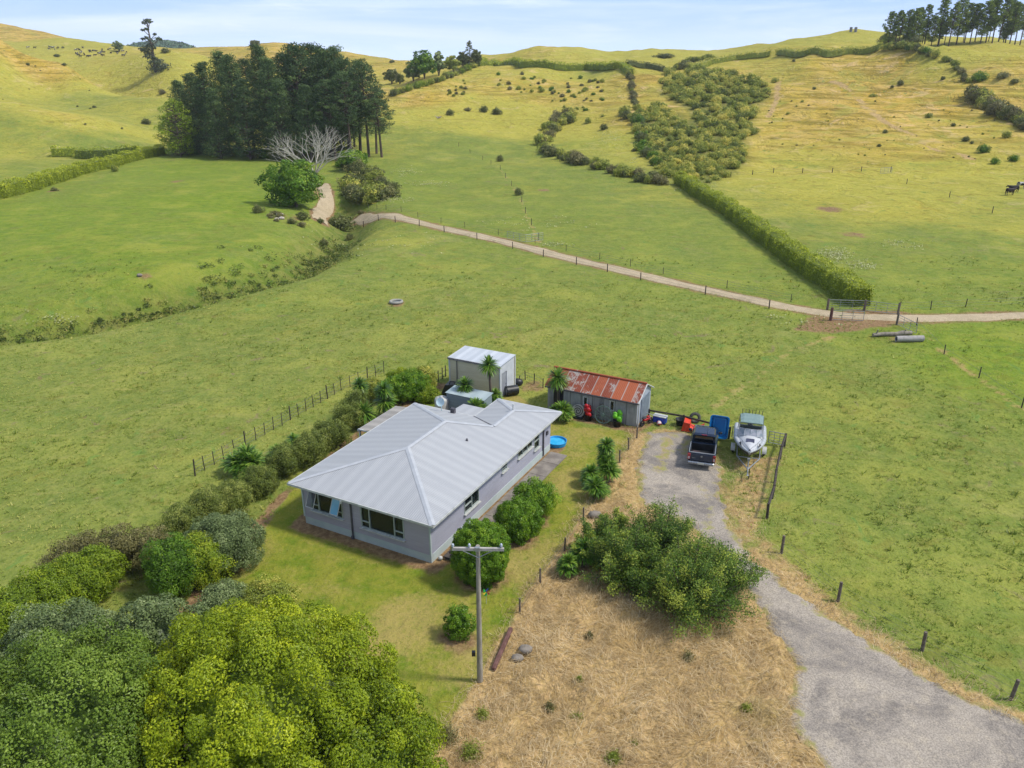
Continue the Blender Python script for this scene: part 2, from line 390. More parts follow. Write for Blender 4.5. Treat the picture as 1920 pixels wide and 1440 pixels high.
# dryness / lushness survey (u, v, dry, lush)
ZC = [(200,1000,.10,.15),(100,800,.12,.15),(300,700,.12,.1),(600,650,.15,.1),(900,620,.15,.15),(1300,650,.15,.25),(1600,750,.15,.25),(1850,900,.14,.3),(1850,670,.05,.85),(1500,900,.14,.25),(1750,1100,.14,.3),(1900,1250,.12,.35),
      (100,650,.15,.2),(0,560,.1,.6),(250,480,.08,.8),(400,380,.05,.9),(100,430,.02,.8),(350,320,.0,.75),(480,480,.1,.7),(600,540,.12,.3),(700,450,.22,.3),
      (100,320,.22,.5),(200,270,.2,.45),(60,240,.25,.4),(110,215,.6,.1),(230,215,.3,.3),(150,190,.3,.3),(50,170,.4,.2),(60,120,.85,0),(250,200,.28,.3),(20,60,.85,0),(60,60,.85,0),(130,85,.45,.3),(230,120,.55,0),(300,160,.6,.1),(350,130,.55,.1),(400,105,.8,0),(520,85,.85,0),(560,95,.8,0),(700,115,.7,0),
      (850,400,.05,.45),(800,330,.03,.5),(1000,400,.05,.45),(1250,430,.05,.4),(1400,500,.05,.45),(750,260,.22,.35),(900,280,.12,.4),(1050,330,.12,.4),
      (800,215,.45,.3),(900,200,.55,.1),(870,160,.78,0),(800,180,.8,0),(960,240,.42,.4),(1050,160,.72,0),(1130,180,.7,0),(1150,260,.3,.8),(1130,130,.35,.4),(1000,135,.6,.1),(1220,150,.85,0),(1240,220,.8,0),
      (1010,95,.6,.1),(1200,105,.45,.3),(1560,75,.42,.3),(1640,70,.45,.3),
      (1400,380,.32,.3),(1550,350,.42,.3),(1700,380,.42,.3),(1850,340,.48,.3),(1900,420,.3,.4),(1750,450,.15,.45),(1600,480,.1,.4),(1500,430,.2,.3),(1850,520,.08,.5),(1700,560,.08,.5),
      (1420,280,.72,0),(1500,300,.6,.1),(1500,230,.8,0),(1600,200,.88,0),(1650,160,.9,0),(1750,200,.88,0),(1600,260,.78,0),(1700,280,.72,0),(1850,260,.72,.1),(1480,150,.7,0),(1560,120,.78,0),(1700,110,.85,0),
      (1800,100,.5,.2),(1880,90,.55,.1),(1850,170,.8,0),(1900,220,.75,0),(1760,85,.45,.3),(1900,300,.6,.2)]
zc = np.array([(*ground(u, v)[:2], a, b) for u, v, a, b in ZC]); zw = warp(zc[:, 0], zc[:, 1]); gw = warp(gx, gy)
dry = np.empty(len(gx)); lush = np.empty(len(gx))
for i in range(0, len(gx), 20000):
    d2 = ((gw[i:i+20000, None]-zw[None])**2).sum(-1); w = 1/(d2+2e-4)**1.6; w /= w.sum(1)[:, None]
    dry[i:i+20000] = w@zc[:, 2]; lush[i:i+20000] = w@zc[:, 3]
for a_, b_, c_, d_ in ((1452, 303, 1528, 312), (1708, 310, 1782, 306)):
    e_ = np.exp(-(seg_dist(gx, gy, [ground(a_, b_)[:2], ground(c_, d_)[:2]])/2.6)**2); dry = dry*(1-e_)+.28*e_; lush = lush*(1-e_*.5)+.5*e_
gul = np.exp(-(seg_dist(gx, gy, GULLY)/4.6)**2)
THK = [(1240,150),(1290,135),(1345,132),(1410,150),(1435,160),(1440,185),(1420,200),(1405,235),(1415,250),(1395,262),(1400,300),(1380,320),(1370,330),(1320,345),(1265,340),(1225,320),(1210,260),(1200,215),(1240,200),(1290,225),(1300,215),(1260,185),(1240,170)]
_t = [ground(u, v)[:2] for u, v in THK]; far = (gy > 130) & (gy < 480); gul[far] = np.maximum(gul[far], sstep(-3, 3, sdf(gx[far], gy[far], _t)))
for (u, v), r in (((1090,250),14),((1330,200),26),((1300,290),14),((1180,330),10)): pass
# heaps of dead grass lift the surface a little
zz = hgt.copy()
bump_ = (np.sin(gx*1.7+gy*.9)*np.sin(gy*1.9-gx*.6)+.6*np.sin(gx*3.1-gy*2.3+1)*np.sin(gy*3.7+gx*1.3))
zz[near] += (.16*sstep(.55, 1, straw)[near]*(bump_[near]+.3))
zz[near] += .05*bump_[near]*(1-np.clip(lawn+soil+straw, 0, 1))[near]*sstep(-.2, 1.5, -dd)
zz[near] -= .12*sstep(.2, .8, dd)
hh = sdf(gx[near], gy[near], HOUSE); 
ny_, nx_ = GX.shape; ii = np.arange(ny_*nx_).reshape(ny_, nx_)
GQ = np.stack([ii[:-1, :-1], ii[:-1, 1:], ii[1:, 1:], ii[1:, :-1]], -1).reshape(-1, 4)

def ground_mat():
    m, nt, b = newmat('pasture_and_hills'); L = nt.links
    geo = nt.nodes.new('ShaderNodeNewGeometry'); pos = geo.outputs['Position']
    A = {k: N(nt, 'ShaderNodeAttribute', attribute_name=k).outputs['Fac'] for k in ('dry', 'lush', 'straw', 'lawn', 'soil', 'gully')}
    def mp(sx, sy, sz):
        q = nt.nodes.new('ShaderNodeMapping'); q.inputs['Scale'].default_value = (sx, sy, sz); L.new(pos, q.inputs[0]); return q.outputs[0]
    big = noise(nt, pos, .022, 5, .6); med = noise(nt, pos, .13, 4, .6, .4); sm = noise(nt, pos, .75, 4, .65); fin = noise(nt, pos, 3.2, 4, .7); tiny = noise(nt, pos, 11, 3, .7)
    warpd = mp(.8, .25, 1)
    aniso = noise(nt, mp(.35, 1.1, 1), 1.0, 4, .6)
    terr = noise(nt, mp(.05, .05, 1.3), 1.0, 3, .6, .8); clump = noise(nt, pos, 1.15, 3, .6, .6); hsp = noise(nt, pos, .33, 3, .75, .5)      # terracettes follow the contours
    # pasture
    g = mixc(nt, ramp(nt, sm, .32, .68), lin('748440'), lin('8E944C'))
    g = mixc(nt, mth(nt, 'MULTIPLY', ramp(nt, med, .42, .7), .75), g, lin('9FA054'))
    g = mixc(nt, mth(nt, 'MULTIPLY', ramp(nt, fin, .5, .68), .75), g, lin('5A6E24'))
    g = mixc(nt, mth(nt, 'MULTIPLY', ramp(nt, aniso, .55, .75), .45), g, lin('B4A866'))
    g = mixc(nt, mth(nt, 'MULTIPLY', ramp(nt, big, .48, .68), .5), g, mixc(nt, ramp(nt, sm, .3, .7), lin('6C7C34'), lin('8A8C48')))
    blotch = noise(nt, pos, .42, 3, .6, 1.2)
    g = mixc(nt, mth(nt, 'MULTIPLY', ramp(nt, blotch, .62, .72), .8), g, lin('8C7C62'))
    lg = mixc(nt, ramp(nt, sm, .3, .7), lin('6E8A28'), lin('8A9A34'))
    lg = mixc(nt, mth(nt, 'MULTIPLY', ramp(nt, aniso, .52, .66), .6), lg, lin('52742A')); lg = mixc(nt, mth(nt, 'MULTIPLY', ramp(nt, med, .5, .7), .6), lg, lin('9EA244'))
    lu = mth(nt, 'MULTIPLY', A['lush'], ramp(nt, mth(nt, 'ADD', med, mth(nt, 'MULTIPLY', A['lush'], .35)), .35, .8))
    g = mixc(nt, lu, g, lg)
    # drier hill grass; sunlit brightness of the hills also put into its yellows
    dn = mth(nt, 'ADD', A['dry'], mth(nt, 'MULTIPLY', mth(nt, 'SUBTRACT', mth(nt, 'ADD', big, mth(nt, 'MULTIPLY', med, .6)), .8), .55))
    yg = mixc(nt, ramp(nt, sm, .3, .7), lin('A8A446'), lin('BCB152'))
    g = mixc(nt, ramp(nt, dn, .12, .5), g, yg)
    oc = mixc(nt, ramp(nt, med, .3, .7), lin('C4A442'), lin('CDB268'))
    oc = mixc(nt, mth(nt, 'MULTIPLY', ramp(nt, terr, .48, .58), .85), oc, lin('9E8236'))
    oc = mixc(nt, mth(nt, 'MULTIPLY', ramp(nt, big, .5, .7), .4), oc, lin('A8934A'))
    g = mixc(nt, ramp(nt, dn, .48, .92), g, oc)
    g = mixc(nt, mth(nt, 'MULTIPLY', ramp(nt, terr, .52, .66), mth(nt, 'MULTIPLY', A['dry'], .45)), g, lin('7C7A2C'))
    g = mixc(nt, mth(nt, 'MULTIPLY', ramp(nt, clump, .6, .7), mth(nt, 'MULTIPLY', ramp(nt, big, .35, .62), mth(nt, 'SUBTRACT', .85, mth(nt, 'MULTIPLY', A['lush'], .3)))), g, lin('64702A'))
    g = mixc(nt, mth(nt, 'MULTIPLY', ramp(nt, hsp, .56, .66), mth(nt, 'ADD', .22, mth(nt, 'MULTIPLY', A['dry'], .6))), g, lin('7E7034'))
    g = mixc(nt, mth(nt, 'MULTIPLY', ramp(nt, hsp, .42, .3), mth(nt, 'MULTIPLY', A['dry'], .5)), g, lin('D2C08C'))
    hp = noise(nt, pos, .045, 4, .65, 1.5); hq = noise(nt, pos, .11, 4, .7, .8)
    g = mixc(nt, mth(nt, 'MULTIPLY', ramp(nt, hp, .52, .66), mth(nt, 'MULTIPLY', A['dry'], .65)), g, lin('A4A44C'))
    g = mixc(nt, mth(nt, 'MULTIPLY', ramp(nt, hq, .56, .68), mth(nt, 'MULTIPLY', A['dry'], .7)), g, lin('D8BE90'))
    g = mixc(nt, mth(nt, 'MULTIPLY', ramp(nt, hq, .42, .32), mth(nt, 'MULTIPLY', A['dry'], .55)), g, lin('AE8C34'))
    g = mixc(nt, mth(nt, 'MULTIPLY', ramp(nt, blotch, .38, .28), .7), g, lin('6C8C44'))
    g = mixc(nt, mth(nt, 'MULTIPLY', ramp(nt, sm, .6, .72), .45), g, lin('5E6C2C')); g = mixc(nt, mth(nt, 'MULTIPLY', ramp(nt, sm, .36, .26), .45), g, lin('B2AC66'))
    # gully scrub
    gs = mixc(nt, ramp(nt, sm, .35, .65), lin('4F6626'), lin('7C7A48'))
    g = mixc(nt, mth(nt, 'MULTIPLY', A['gully'], .8), g, gs)
    # lawn
    lw = mixc(nt, ramp(nt, sm, .3, .62), lin('6A8024'), lin('8E9038'))
    lw = mixc(nt, mth(nt, 'MULTIPLY', ramp(nt, mth(nt, 'ADD', med, mth(nt, 'MULTIPLY', fin, .35)), .6, .82), .85), lw, lin('AC9A5E'))
    g = mixc(nt, ramp(nt, mth(nt, 'ADD', A['lawn'], mth(nt, 'MULTIPLY', mth(nt, 'SUBTRACT', sm, .5), .5)), .35, .65), g, lw)
    # dead grass
    st = mixc(nt, ramp(nt, fin, .3, .7), lin('B1935F'), lin('CDB384'))
    st = mixc(nt, mth(nt, 'MULTIPLY', ramp(nt, sm, .5, .72), .7), st, lin('9A7C54'))
    st = mixc(nt, mth(nt, 'MULTIPLY', ramp(nt, med, .6, .75), .5), st, lin('7F7A3C'))
    sf = mth(nt, 'ADD', A['straw'], mth(nt, 'MULTIPLY', mth(nt, 'SUBTRACT', mth(nt, 'ADD', sm, mth(nt, 'MULTIPLY', med, .6)), .8), .9))
    g = mixc(nt, ramp(nt, sf, .32, .62), g, st)
    so = mixc(nt, ramp(nt, fin, .3, .7), lin('7E6248'), lin('A58A68'))
    sof = mth(nt, 'ADD', A['soil'], mth(nt, 'MULTIPLY', mth(nt, 'SUBTRACT', sm, .5), .8))
    g = mixc(nt, ramp(nt, sof, .4, .75), g, so)
    g = mixc(nt, .28, g, mixc(nt, ramp(nt, tiny, .3, .7), (.04, .05, .02, 1), (.32, .32, .14, 1)), 'OVERLAY')
    L.new(g, b.inputs['Base Color']); b.inputs['Roughness'].default_value = .95; b.inputs['Specular IOR Level'].default_value = .1
    h = mth(nt, 'ADD', mth(nt, 'ADD', mth(nt, 'MULTIPLY', sm, .5), mth(nt, 'MULTIPLY', mth(nt, 'MULTIPLY', hq, A['dry']), 6.0)), mth(nt, 'ADD', mth(nt, 'MULTIPLY', fin, .22), mth(nt, 'ADD', mth(nt, 'MULTIPLY', aniso, .35), mth(nt, 'MULTIPLY', mth(nt, 'MULTIPLY', terr, A['dry']), 1.6))))
    bump(nt, b, h, .9, .55)
    return m
GM = ground_mat()
def hills_mesh():
    me = np_mesh('ground', np.stack([gx, gy, zz], 1), GQ, GM, smooth=True, attrs=dict(dry=dry, lush=lush, straw=straw, lawn=lawn, soil=soil, gully=gul))
    link('ground', me, kind='structure', label='rolling farm pasture of valley paddocks rising to yellow hills')
hills_mesh()
# ------------------------------------------------------------------ driveway, farm track, stone path
def gravel_mat(name, a, b_, c, straw=True):
    m, nt, b = newmat(name); L = nt.links; geo = nt.nodes.new('ShaderNodeNewGeometry'); pos = geo.outputs['Position']
    med = noise(nt, pos, .22, 5, .65, 1.2); sm = noise(nt, pos, 1.6, 4, .65); ti = noise(nt, pos, 14, 3, .8); e = N(nt, 'ShaderNodeAttribute', attribute_name='edge').outputs['Fac']
    vo = N(nt, 'ShaderNodeTexVoronoi', i_Scale=22.0); L.new(pos, vo.inputs['Vector'])
    g = mixc(nt, ramp(nt, med, .32, .62), lin(a), lin(b_)); g = mixc(nt, mth(nt, 'MULTIPLY', ramp(nt, sm, .45, .75), .5), g, lin(c))
    g = mixc(nt, .45, g, mixc(nt, ramp(nt, ti, .3, .7), (.05, .05, .05, 1), (.8, .78, .75, 1)), 'OVERLAY')
    if straw:
        st = mixc(nt, ramp(nt, sm, .35, .65), lin('A98A55'), lin('8A8A4C'))
        f = mth(nt, 'ADD', e, mth(nt, 'MULTIPLY', mth(nt, 'SUBTRACT', mth(nt, 'ADD', sm, mth(nt, 'MULTIPLY', med, .7)), .85), 1.3))
        g = mixc(nt, mth(nt, 'MULTIPLY', ramp(nt, f, .4, .75), .9), g, st)
    L.new(g, b.inputs['Base Color']); b.inputs['Roughness'].default_value = .9; b.inputs['Specular IOR Level'].default_value = .2
    bump(nt, b, mth(nt, 'ADD', mth(nt, 'MULTIPLY', sm, .3), mth(nt, 'MULTIPLY', ti, .5)), .7, .06)
    return m
GRAVEL = gravel_mat('grey_gravel', '7A746E', 'A39A8E', 'B8AC98')
DUST = gravel_mat('dusty_gravel', 'A89A7E', 'B8A88C', '94836A', False)
def sheet(name, poly, mtl, z, label, st=.16, extra=None):
    px = np.array(poly); x = np.arange(px[:, 0].min()-1, px[:, 0].max()+1, st); y = np.arange(px[:, 1].min()-1, px[:, 1].max()+1, st)
    X, Y = np.meshgrid(x, y); d = sdf(X.ravel(), Y.ravel(), poly)
    d = d+.22*np.sin(X.ravel()*2.1+Y.ravel())*np.sin(Y.ravel()*2.7)+.12*np.sin(X.ravel()*6.3)*np.sin(Y.ravel()*5.1-X.ravel())
    keep = d > -.05; idx = np.arange(X.size).reshape(X.shape); q = np.stack([idx[:-1, :-1], idx[:-1, 1:], idx[1:, 1:], idx[1:, :-1]], -1).reshape(-1, 4)
    q = q[keep[q].all(1)]; u, inv = np.unique(q, return_inverse=True); q = inv.reshape(-1, 4)
    xx, yy = X.ravel()[u], Y.ravel()[u]; e = np.exp(-(np.maximum(d[u], 0)/.7)**1.5)*.75
    if extra is not None: e = np.maximum(e, extra(xx, yy))
    zt = z+.03*np.sin(xx*.9+1)*np.sin(yy*.7)-.10*np.exp(-np.maximum(d[u], 0)/.25)
    me = np_mesh(name, np.stack([xx, yy, zt], 1), q, mtl, smooth=True, attrs=dict(edge=e))
    return link(name, me, kind='structure', label=label)
def drive_extra(x, y):
    s = np.maximum(.62*np.exp(-(seg_dist(x, y, P2((1262,805),(1250,835),(1236,880)))/.9)**2), .5*np.exp(-(seg_dist(x, y, P2((1330,990),(1325,910)))/.7)**2))
    return np.maximum(s, .6*np.exp(-(seg_dist(x, y, P2((1290,815),(1280,850)))/.8)**2))
sheet('driveway', DRIVE, GRAVEL, .05, 'grey gravel driveway widening from the parked pickup to the lower right corner', extra=drive_extra)
def ribbon(name, pts, w, mtl, lift, label, step=1.0):
    P = []
    for a, b in zip(pts[:-1], pts[1:]):
        L_ = math.hypot(b[0]-a[0], b[1]-a[1]); k = max(1, int(L_/step))
        P += [(a[0]+(b[0]-a[0])*i/k, a[1]+(b[1]-a[1])*i/k) for i in range(k)]
    P.append(pts[-1]); P = np.array(P)
    for _ in range(12): P[1:-1] = (P[:-2]+2*P[1:-1]+P[2:])/4
    T = np.gradient(P, axis=0); T /= np.linalg.norm(T, axis=1)[:, None]; Nn = np.stack([-T[:, 1], T[:, 0]], 1)
    offs = np.linspace(-1, 1, 7); V = []; E = []
    s = np.arange(len(P))
    for o in offs:
        ww = w*.5*(1+.12*np.sin(s*.9+o*4)+.1*np.sin(s*.37+o)); q = P+Nn*(o*ww)[:, None]
        V.append(np.stack([q[:, 0], q[:, 1], height(q[:, 0], q[:, 1])+lift-(.12 if abs(o) == 1 else 0)], 1)); E.append(np.full(len(P), .6 if abs(o) == 1 else (.35 if o == 0 else 0)))
    k = len(P); V = np.concatenate(V); Q = [(a*k+i, (a+1)*k+i, (a+1)*k+i+1, a*k+i+1) for a in range(6) for i in range(k-1)]
    me = np_mesh(name, V, Q, mtl, smooth=True, attrs=dict(edge=np.concatenate(E))); return link(name, me, kind='structure', label=label)
ribbon('farm_track', TRACK, 2.4, DUST, .12, 'pale farm track running between fences across the valley')
ribbon('creek_track', GSP, 2.6, DUST, .15, 'pale dirt track climbing out of the creek beside the bare tree')
CONC = mat('path_concrete', '6F6862', '8C857C', .9, scale=1.4, bs=.3)
def path():
    mb = MB(); y = 2.2
    for k, L_ in enumerate((1.9, 2.0, 1.8, 2.1, 2.0, 1.9, 1.6)):
        mb.box((.35-.02*(k % 2), y+L_/2, .03), (1.25, L_-.03, .08), m=0); y += L_
    for i in range(len(mb.v)): mb.v[i] = HL(*mb.v[i][:2], mb.v[i][2])
    mb.build('garden_path', CONC, kind='structure', label='grey concrete path along the right wall of the house')
path()
# ------------------------------------------------------------------ shared materials
def board_mat(name, c, c2, period=.17, axis=2, rough=.7):
    m, nt, b = newmat(name); L = nt.links; o = coords(nt); sp = nt.nodes.new('ShaderNodeSeparateXYZ'); L.new(o, sp.inputs[0])
    fr = mth(nt, 'FRACT', mth(nt, 'DIVIDE', sp.outputs[axis], period)); nz = noise(nt, coords(nt, 'Object', (.6, .6, 4)), 1.2, 4, .6)
    cc = mixc(nt, ramp(nt, nz, .3, .75), lin(c), lin(c2)); edge = ramp(nt, fr, .93, .99)
    cc = mixc(nt, mth(nt, 'MULTIPLY', edge, .35), cc, lin('5A5660')); L.new(cc, b.inputs['Base Color']); b.inputs['Roughness'].default_value = rough
    bump(nt, b, fr, .6, .025); return m
def sheet_mat(name, c, c2, run='run', period=.76, rough=.45, metal=0.0, rust=None, ribs=None):
    m, nt, b = newmat(name); L = nt.links; a = N(nt, 'ShaderNodeAttribute', attribute_name=run).outputs['Fac']; o = coords(nt)
    wv = mth(nt, 'FRACT', mth(nt, 'DIVIDE', a, period)); st = mth(nt, 'SINE', mth(nt, 'MULTIPLY', a, 2*math.pi/period))
    cell = N(nt, 'ShaderNodeTexWhiteNoise', noise_dimensions='1D'); L.new(mth(nt, 'FLOOR', mth(nt, 'DIVIDE', a, period)), cell.inputs['W'])
    nz = noise(nt, o, .9, 4, .6); big = noise(nt, o, .35, 3)
    f = mth(nt, 'ADD', mth(nt, 'MULTIPLY', st, .22), mth(nt, 'ADD', mth(nt, 'MULTIPLY', nz, .5), mth(nt, 'MULTIPLY', cell.outputs[0], .35)))
    cc = mixc(nt, ramp(nt, f, .1, .9), lin(c), lin(c2))
    if rust:
        rn = noise(nt, coords(nt, 'Object', (1, .7, 1)), 1.7, 5, .7, .4); rf = noise(nt, o, 9, 4, .7)
        ft = mth(nt, 'ADD', mth(nt, 'ADD', mth(nt, 'MULTIPLY', rn, 1.0), mth(nt, 'MULTIPLY', cell.outputs[0], .34)), mth(nt, 'MULTIPLY', rf, .28))
        rc = mixc(nt, ramp(nt, mth(nt, 'ADD', mth(nt, 'MULTIPLY', nz, .5), mth(nt, 'MULTIPLY', cell.outputs[0], .5)), .25, .7), lin(rust[0]), lin(rust[1])); lap = ramp(nt, wv, .86, .95)
        fr_ = mth(nt, 'MULTIPLY', ramp(nt, ft, .54, .68), mth(nt, 'SUBTRACT', 1.0, mth(nt, 'MULTIPLY', lap, .75)))
        cc = mixc(nt, fr_, cc, rc)
    L.new(cc, b.inputs['Base Color']); b.inputs['Roughness'].default_value = rough; b.inputs['Metallic'].default_value = metal
    per = ribs or period/6; h = mth(nt, 'SINE', mth(nt, 'MULTIPLY', a, 2*math.pi/per)); bump(nt, b, h, .35, .02); return m
ROOF = sheet_mat('zinc_roofing', '9FA1A4', 'A9ABAD', rough=.5, metal=.0)
ROOFN = sheet_mat('pale_steel_roofing', 'B4B9BE', 'CACED2', rough=.4, metal=.1)
CAPM = mat('ridge_flashing', 'A3A7AC', 'AFB2B6', .5, .0, 2)
LILAC = board_mat('lilac_weatherboard', 'A29EB0', 'ABA7B8')
LILAC_SKYTINT = board_mat('lilac_sidewall_sky_tint', 'A2A3B3', 'ABACBB')  # bluer copy of the front boards, sky light painted into the side wall
PLINTH = mat('plinth_render', 'A9B6B6', 'B6C0BE', .8, scale=1.2, bs=.1)
WHITE = mat('white_paint', 'BDBFBD', 'A9ABA8', .5, scale=3)
FRAME = mat('window_frame', 'A6B0AC', '97A19E', .5)
DARKT = mat('dark_trim', '3E3D44', '55535A', .6)
def glass_mat():
    m, nt, b = newmat('window_glass'); b.inputs['Base Color'].default_value = (.02, .03, .03, 1); b.inputs['Roughness'].default_value = .04; b.inputs['Specular IOR Level'].default_value = .7
    tr = nt.nodes.new('ShaderNodeBsdfTransparent'); tr.inputs[0].default_value = (.75, .8, .78, 1); mx = nt.nodes.new('ShaderNodeMixShader'); mx.inputs[0].default_value = .62
    nz = noise(nt, coords(nt), 1.5); bump(nt, b, nz, .05, .05)
    nt.links.new(b.outputs[0], mx.inputs[1]); nt.links.new(tr.outputs[0], mx.inputs[2]); nt.links.new(mx.outputs[0], nt.nodes['Material Output'].inputs[0]); return m
GLASS = glass_mat()
PAINTED_SKYGLASS = mat('painted_reflection_glass', '6FA6C4', '8CBCD2', .15, scale=1)  # sky reflection put into the pane's blue base colour
CURT = mat('curtain_cloth', '8D9C9C', '75878A', .9, scale=6); INT = mat('room_interior', '3A332E', '2C2824', .9); WARD = mat('brown_wardrobe', '6A4A2C', '5A3E26', .6)
def wall_panels(mb, axis, fix, a0, a1, z0, z1, holes, th=.14, inward=1, m=0):
    """wall in the plane axis=fix from a0..a1, z0..z1 with rectangular openings"""
    As = sorted({a0, a1, *[h[0] for h in holes], *[h[1] for h in holes]}); Zs = sorted({z0, z1, *[h[2] for h in holes], *[h[3] for h in holes]})
    for i in range(len(As)-1):
        runs = []; 
        for j in range(len(Zs)-1):
            ca, cz = (As[i]+As[i+1])/2, (Zs[j]+Zs[j+1])/2
            if any(h[0] < ca < h[1] and h[2] < cz < h[3] for h in holes): continue
            if runs and abs(runs[-1][1]-Zs[j]) < 1e-6: runs[-1][1] = Zs[j+1]
            else: runs.append([Zs[j], Zs[j+1]])
        for za, zb in runs:
            w = As[i+1]-As[i]; c = fix+inward*th/2
            if axis == 'y': mb.box(((As[i]+As[i+1])/2, c, (za+zb)/2), (w, th, zb-za), m=m)
            else: mb.box((c, (As[i]+As[i+1])/2, (za+zb)/2), (th, w, zb-za), m=m)
def window(root, axis, fix, a0, a1, z0, z1, splits, out=-1, curtains=(), transom=None):
    """splits: mullion positions; transom: list of (a0,a1,z) bars; out: outward direction along the wall normal"""
    def P(a, d, z): return (a, fix+out*d, z) if axis == 'y' else (fix+out*d, a, z)
    def D(w, t, h): return (w, t, h) if axis == 'y' else (t, w, h)
    fr = MB(); b = .055; T = .12
    fr.box(P((a0+a1)/2, -.03, z0+b/2), D(a1-a0, T, b)); fr.box(P((a0+a1)/2, -.03, z1-b/2), D(a1-a0, T, b))
    for a in (a0+b/2, a1-b/2): fr.box(P(a, -.03, (z0+z1)/2), D(b, T, z1-z0-2*b))
    for a in splits: fr.box(P(a, -.03, (z0+z1)/2), D(b, T, z1-z0-2*b))
    for (c0, c1, z) in transom or (): fr.box(P((c0+c1)/2, -.03, z), D(c1-c0-b, T*.8, b))
    w = fr.build('window', FRAME, root)
    mb = MB(); mb.box(P((a0+a1)/2, .05, z0-.03), D(a1-a0+.14, .2, .05)); mb.build('sill', WHITE, w)
    g = MB(); g.box(P((a0+a1)/2, -.05, (z0+z1)/2), D(a1-a0-2*b, .012, z1-z0-2*b)); g.build('pane', GLASS, w)
    for c0, c1 in curtains:
        cm = MB(); k = 14; vs = []; 
        for i in range(k+1):
            a = c0+(c1-c0)*i/k; d = -.22+.03*math.sin(i*2.2)
            vs += [P(a, d, z0-.05), P(a, d, z1)]
        cm.add(vs, [[2*i, 2*i+2, 2*i+3, 2*i+1] for i in range(k)]); cm.build('curtain', CURT, w)
    return w
def facet_mesh(name, facets, mats, root, th=.0):
    """facets: (verts, run axis) each its own sheet with a run attribute; solid by lower copy"""
    V, Fc, run = [], [], []
    for vs, ax in facets:
        o = len(V); V += vs; Fc.append([o+i for i in range(len(vs))]); run += [v[ax] for v in vs]
    me = bpy.data.meshes.new(name); me.from_pydata(V, [], Fc); a = me.attributes.new('run', 'FLOAT', 'POINT'); a.data.foreach_set('value', run)
    me.materials.append(mats); o = bpy.data.objects.new(name, me); COL.objects.link(o); o.parent = root; return o
def house():
    h = thing('house', 'low lilac weatherboard farmhouse with pale grey hipped metal roof', 'house', (*E0, 0), TH)
    x0, x1, y0, y1 = -9.35, -.5, .4, 15.95; zt = 2.78; zp = .5
    F1 = (-8.75, -6.45, 1.12, 2.5); F2 = (-5.15, -2.2, .98, 2.45)
    S1 = (4.0, 5.7, 1.15, 2.35); S2 = (8.6, 9.3, 1.65, 2.4); S3 = (10.8, 12.9, 1.6, 2.4); S4 = (13.2, 14.0, 1.1, 2.4)
    w = MB(); wall_panels(w, 'y', y0, x0, x1, zp, zt, [F1, F2]); w.box((-7.2, 12.6-.07, 1.64), (4.3, .14, 2.28)); w.box((x0+.07, 6.5, 1.64), (.14, 11.9, 2.28))
    w.box((-2.7, y1-.07, 1.64), (4.3, .14, 2.28)); w.box((-4.95, 14.2, 1.64), (.14, 3.2, 2.28)); w.build('wall', LILAC, h)
    w = MB(); wall_panels(w, 'x', x1-.002, y0+.14, y1-.14, zp, zt, [S1, S2, S3, S4], inward=-1); w.build('side_wall', LILAC_SKYTINT, h, label='lilac side wall facing the lawn, bluish sky light in its colour')
    w = MB(); w.box(((x0+x1)/2, y0+.1, .24), (x1-x0+.04, .16, .52)); w.box((x1-.06, (y0+y1)/2, .24), (.16, y1-y0-.3, .52)); w.box((x0+.06, 6.5, .24), (.16, 12, .52)); w.build('plinth', PLINTH, h)
    w = MB(); w.box(((x0+x1)/2, 6.5, .56), (8.4, 11.6, .08)); w.box((-2.8, 13.9, .56), (4.1, 3.4, .08)); w.box((-5.7, 3.6, 1.6), (.1, 5.8, 2)); w.box((-4.9, 6.5, 1.6), (8, .1, 2)); w.build('interior', INT, h)
    w = MB(); w.box((-7.75, 1.6, 1.5), (.75, .5, 1.9)); w.build('wardrobe', WARD, h)
    # roof: hipped main block with lower rear wing
    e = .12; zr, ze = 4.02, 2.82; L_, Rr, Fy, By, Wy = -9.92, .02, -.06, 12.95, 16.42; xm = -4.95; ya, yb = 4.95, 9.2
    z2 = 3.42; xw = -2.45; yq = Wy-2.47; yr = By-(z2-ze)/(zr-ze)*(By-yb)
    A = (L_, Fy, ze); B = (Rr, Fy, ze); C = (Rr, Wy, ze); D = (xm, Wy, ze); I = (xm, By, ze); K = (L_, By, ze); a = (xm, ya, zr); b = (xm, yb, zr); c = (xw, yr, z2); d = (xw, yq, z2)
    roof = facet_mesh('roof', [([A, B, a], 0), ([B, C, d, c, b, a], 1), ([A, a, b, K], 1), ([K, b, c, I], 0), ([I, c, d, D], 1), ([C, D, d], 0)], ROOF, h)
    cp = MB()
    for p, q in ((A, a), (B, a), (a, b), (b, c), (c, d), (C, d), (D, d), (K, b)):
        P = [Vector(p)+Vector((0, 0, .03)), Vector(q)+Vector((0, 0, .03))]; dr = (P[1]-P[0]).normalized(); s_ = dr.cross(Vector((0, 0, 1))).normalized()*.17
        vs = [P[0]-s_-Vector((0, 0, .035)), P[0]+Vector((0, 0, .015)), P[0]+s_-Vector((0, 0, .035)), P[1]-s_-Vector((0, 0, .035)), P[1]+Vector((0, 0, .015)), P[1]+s_-Vector((0, 0, .035))]
        cp.add(vs, [[0, 3, 4, 1], [1, 4, 5, 2]])
    cp.build('ridge_cap', CAPM, roof)
    vl = MB(); vl.add([Vector(I)+Vector((-.12, 0, .012)), Vector(c)+Vector((-.1, -.02, .02)), Vector(c)+Vector((.1, .02, .02)), Vector(I)+Vector((.12, 0, .012))], [[0, 1, 2, 3]]); vl.build('valley_flashing', DARKT, roof)
    g = MB(); so_z = 2.765
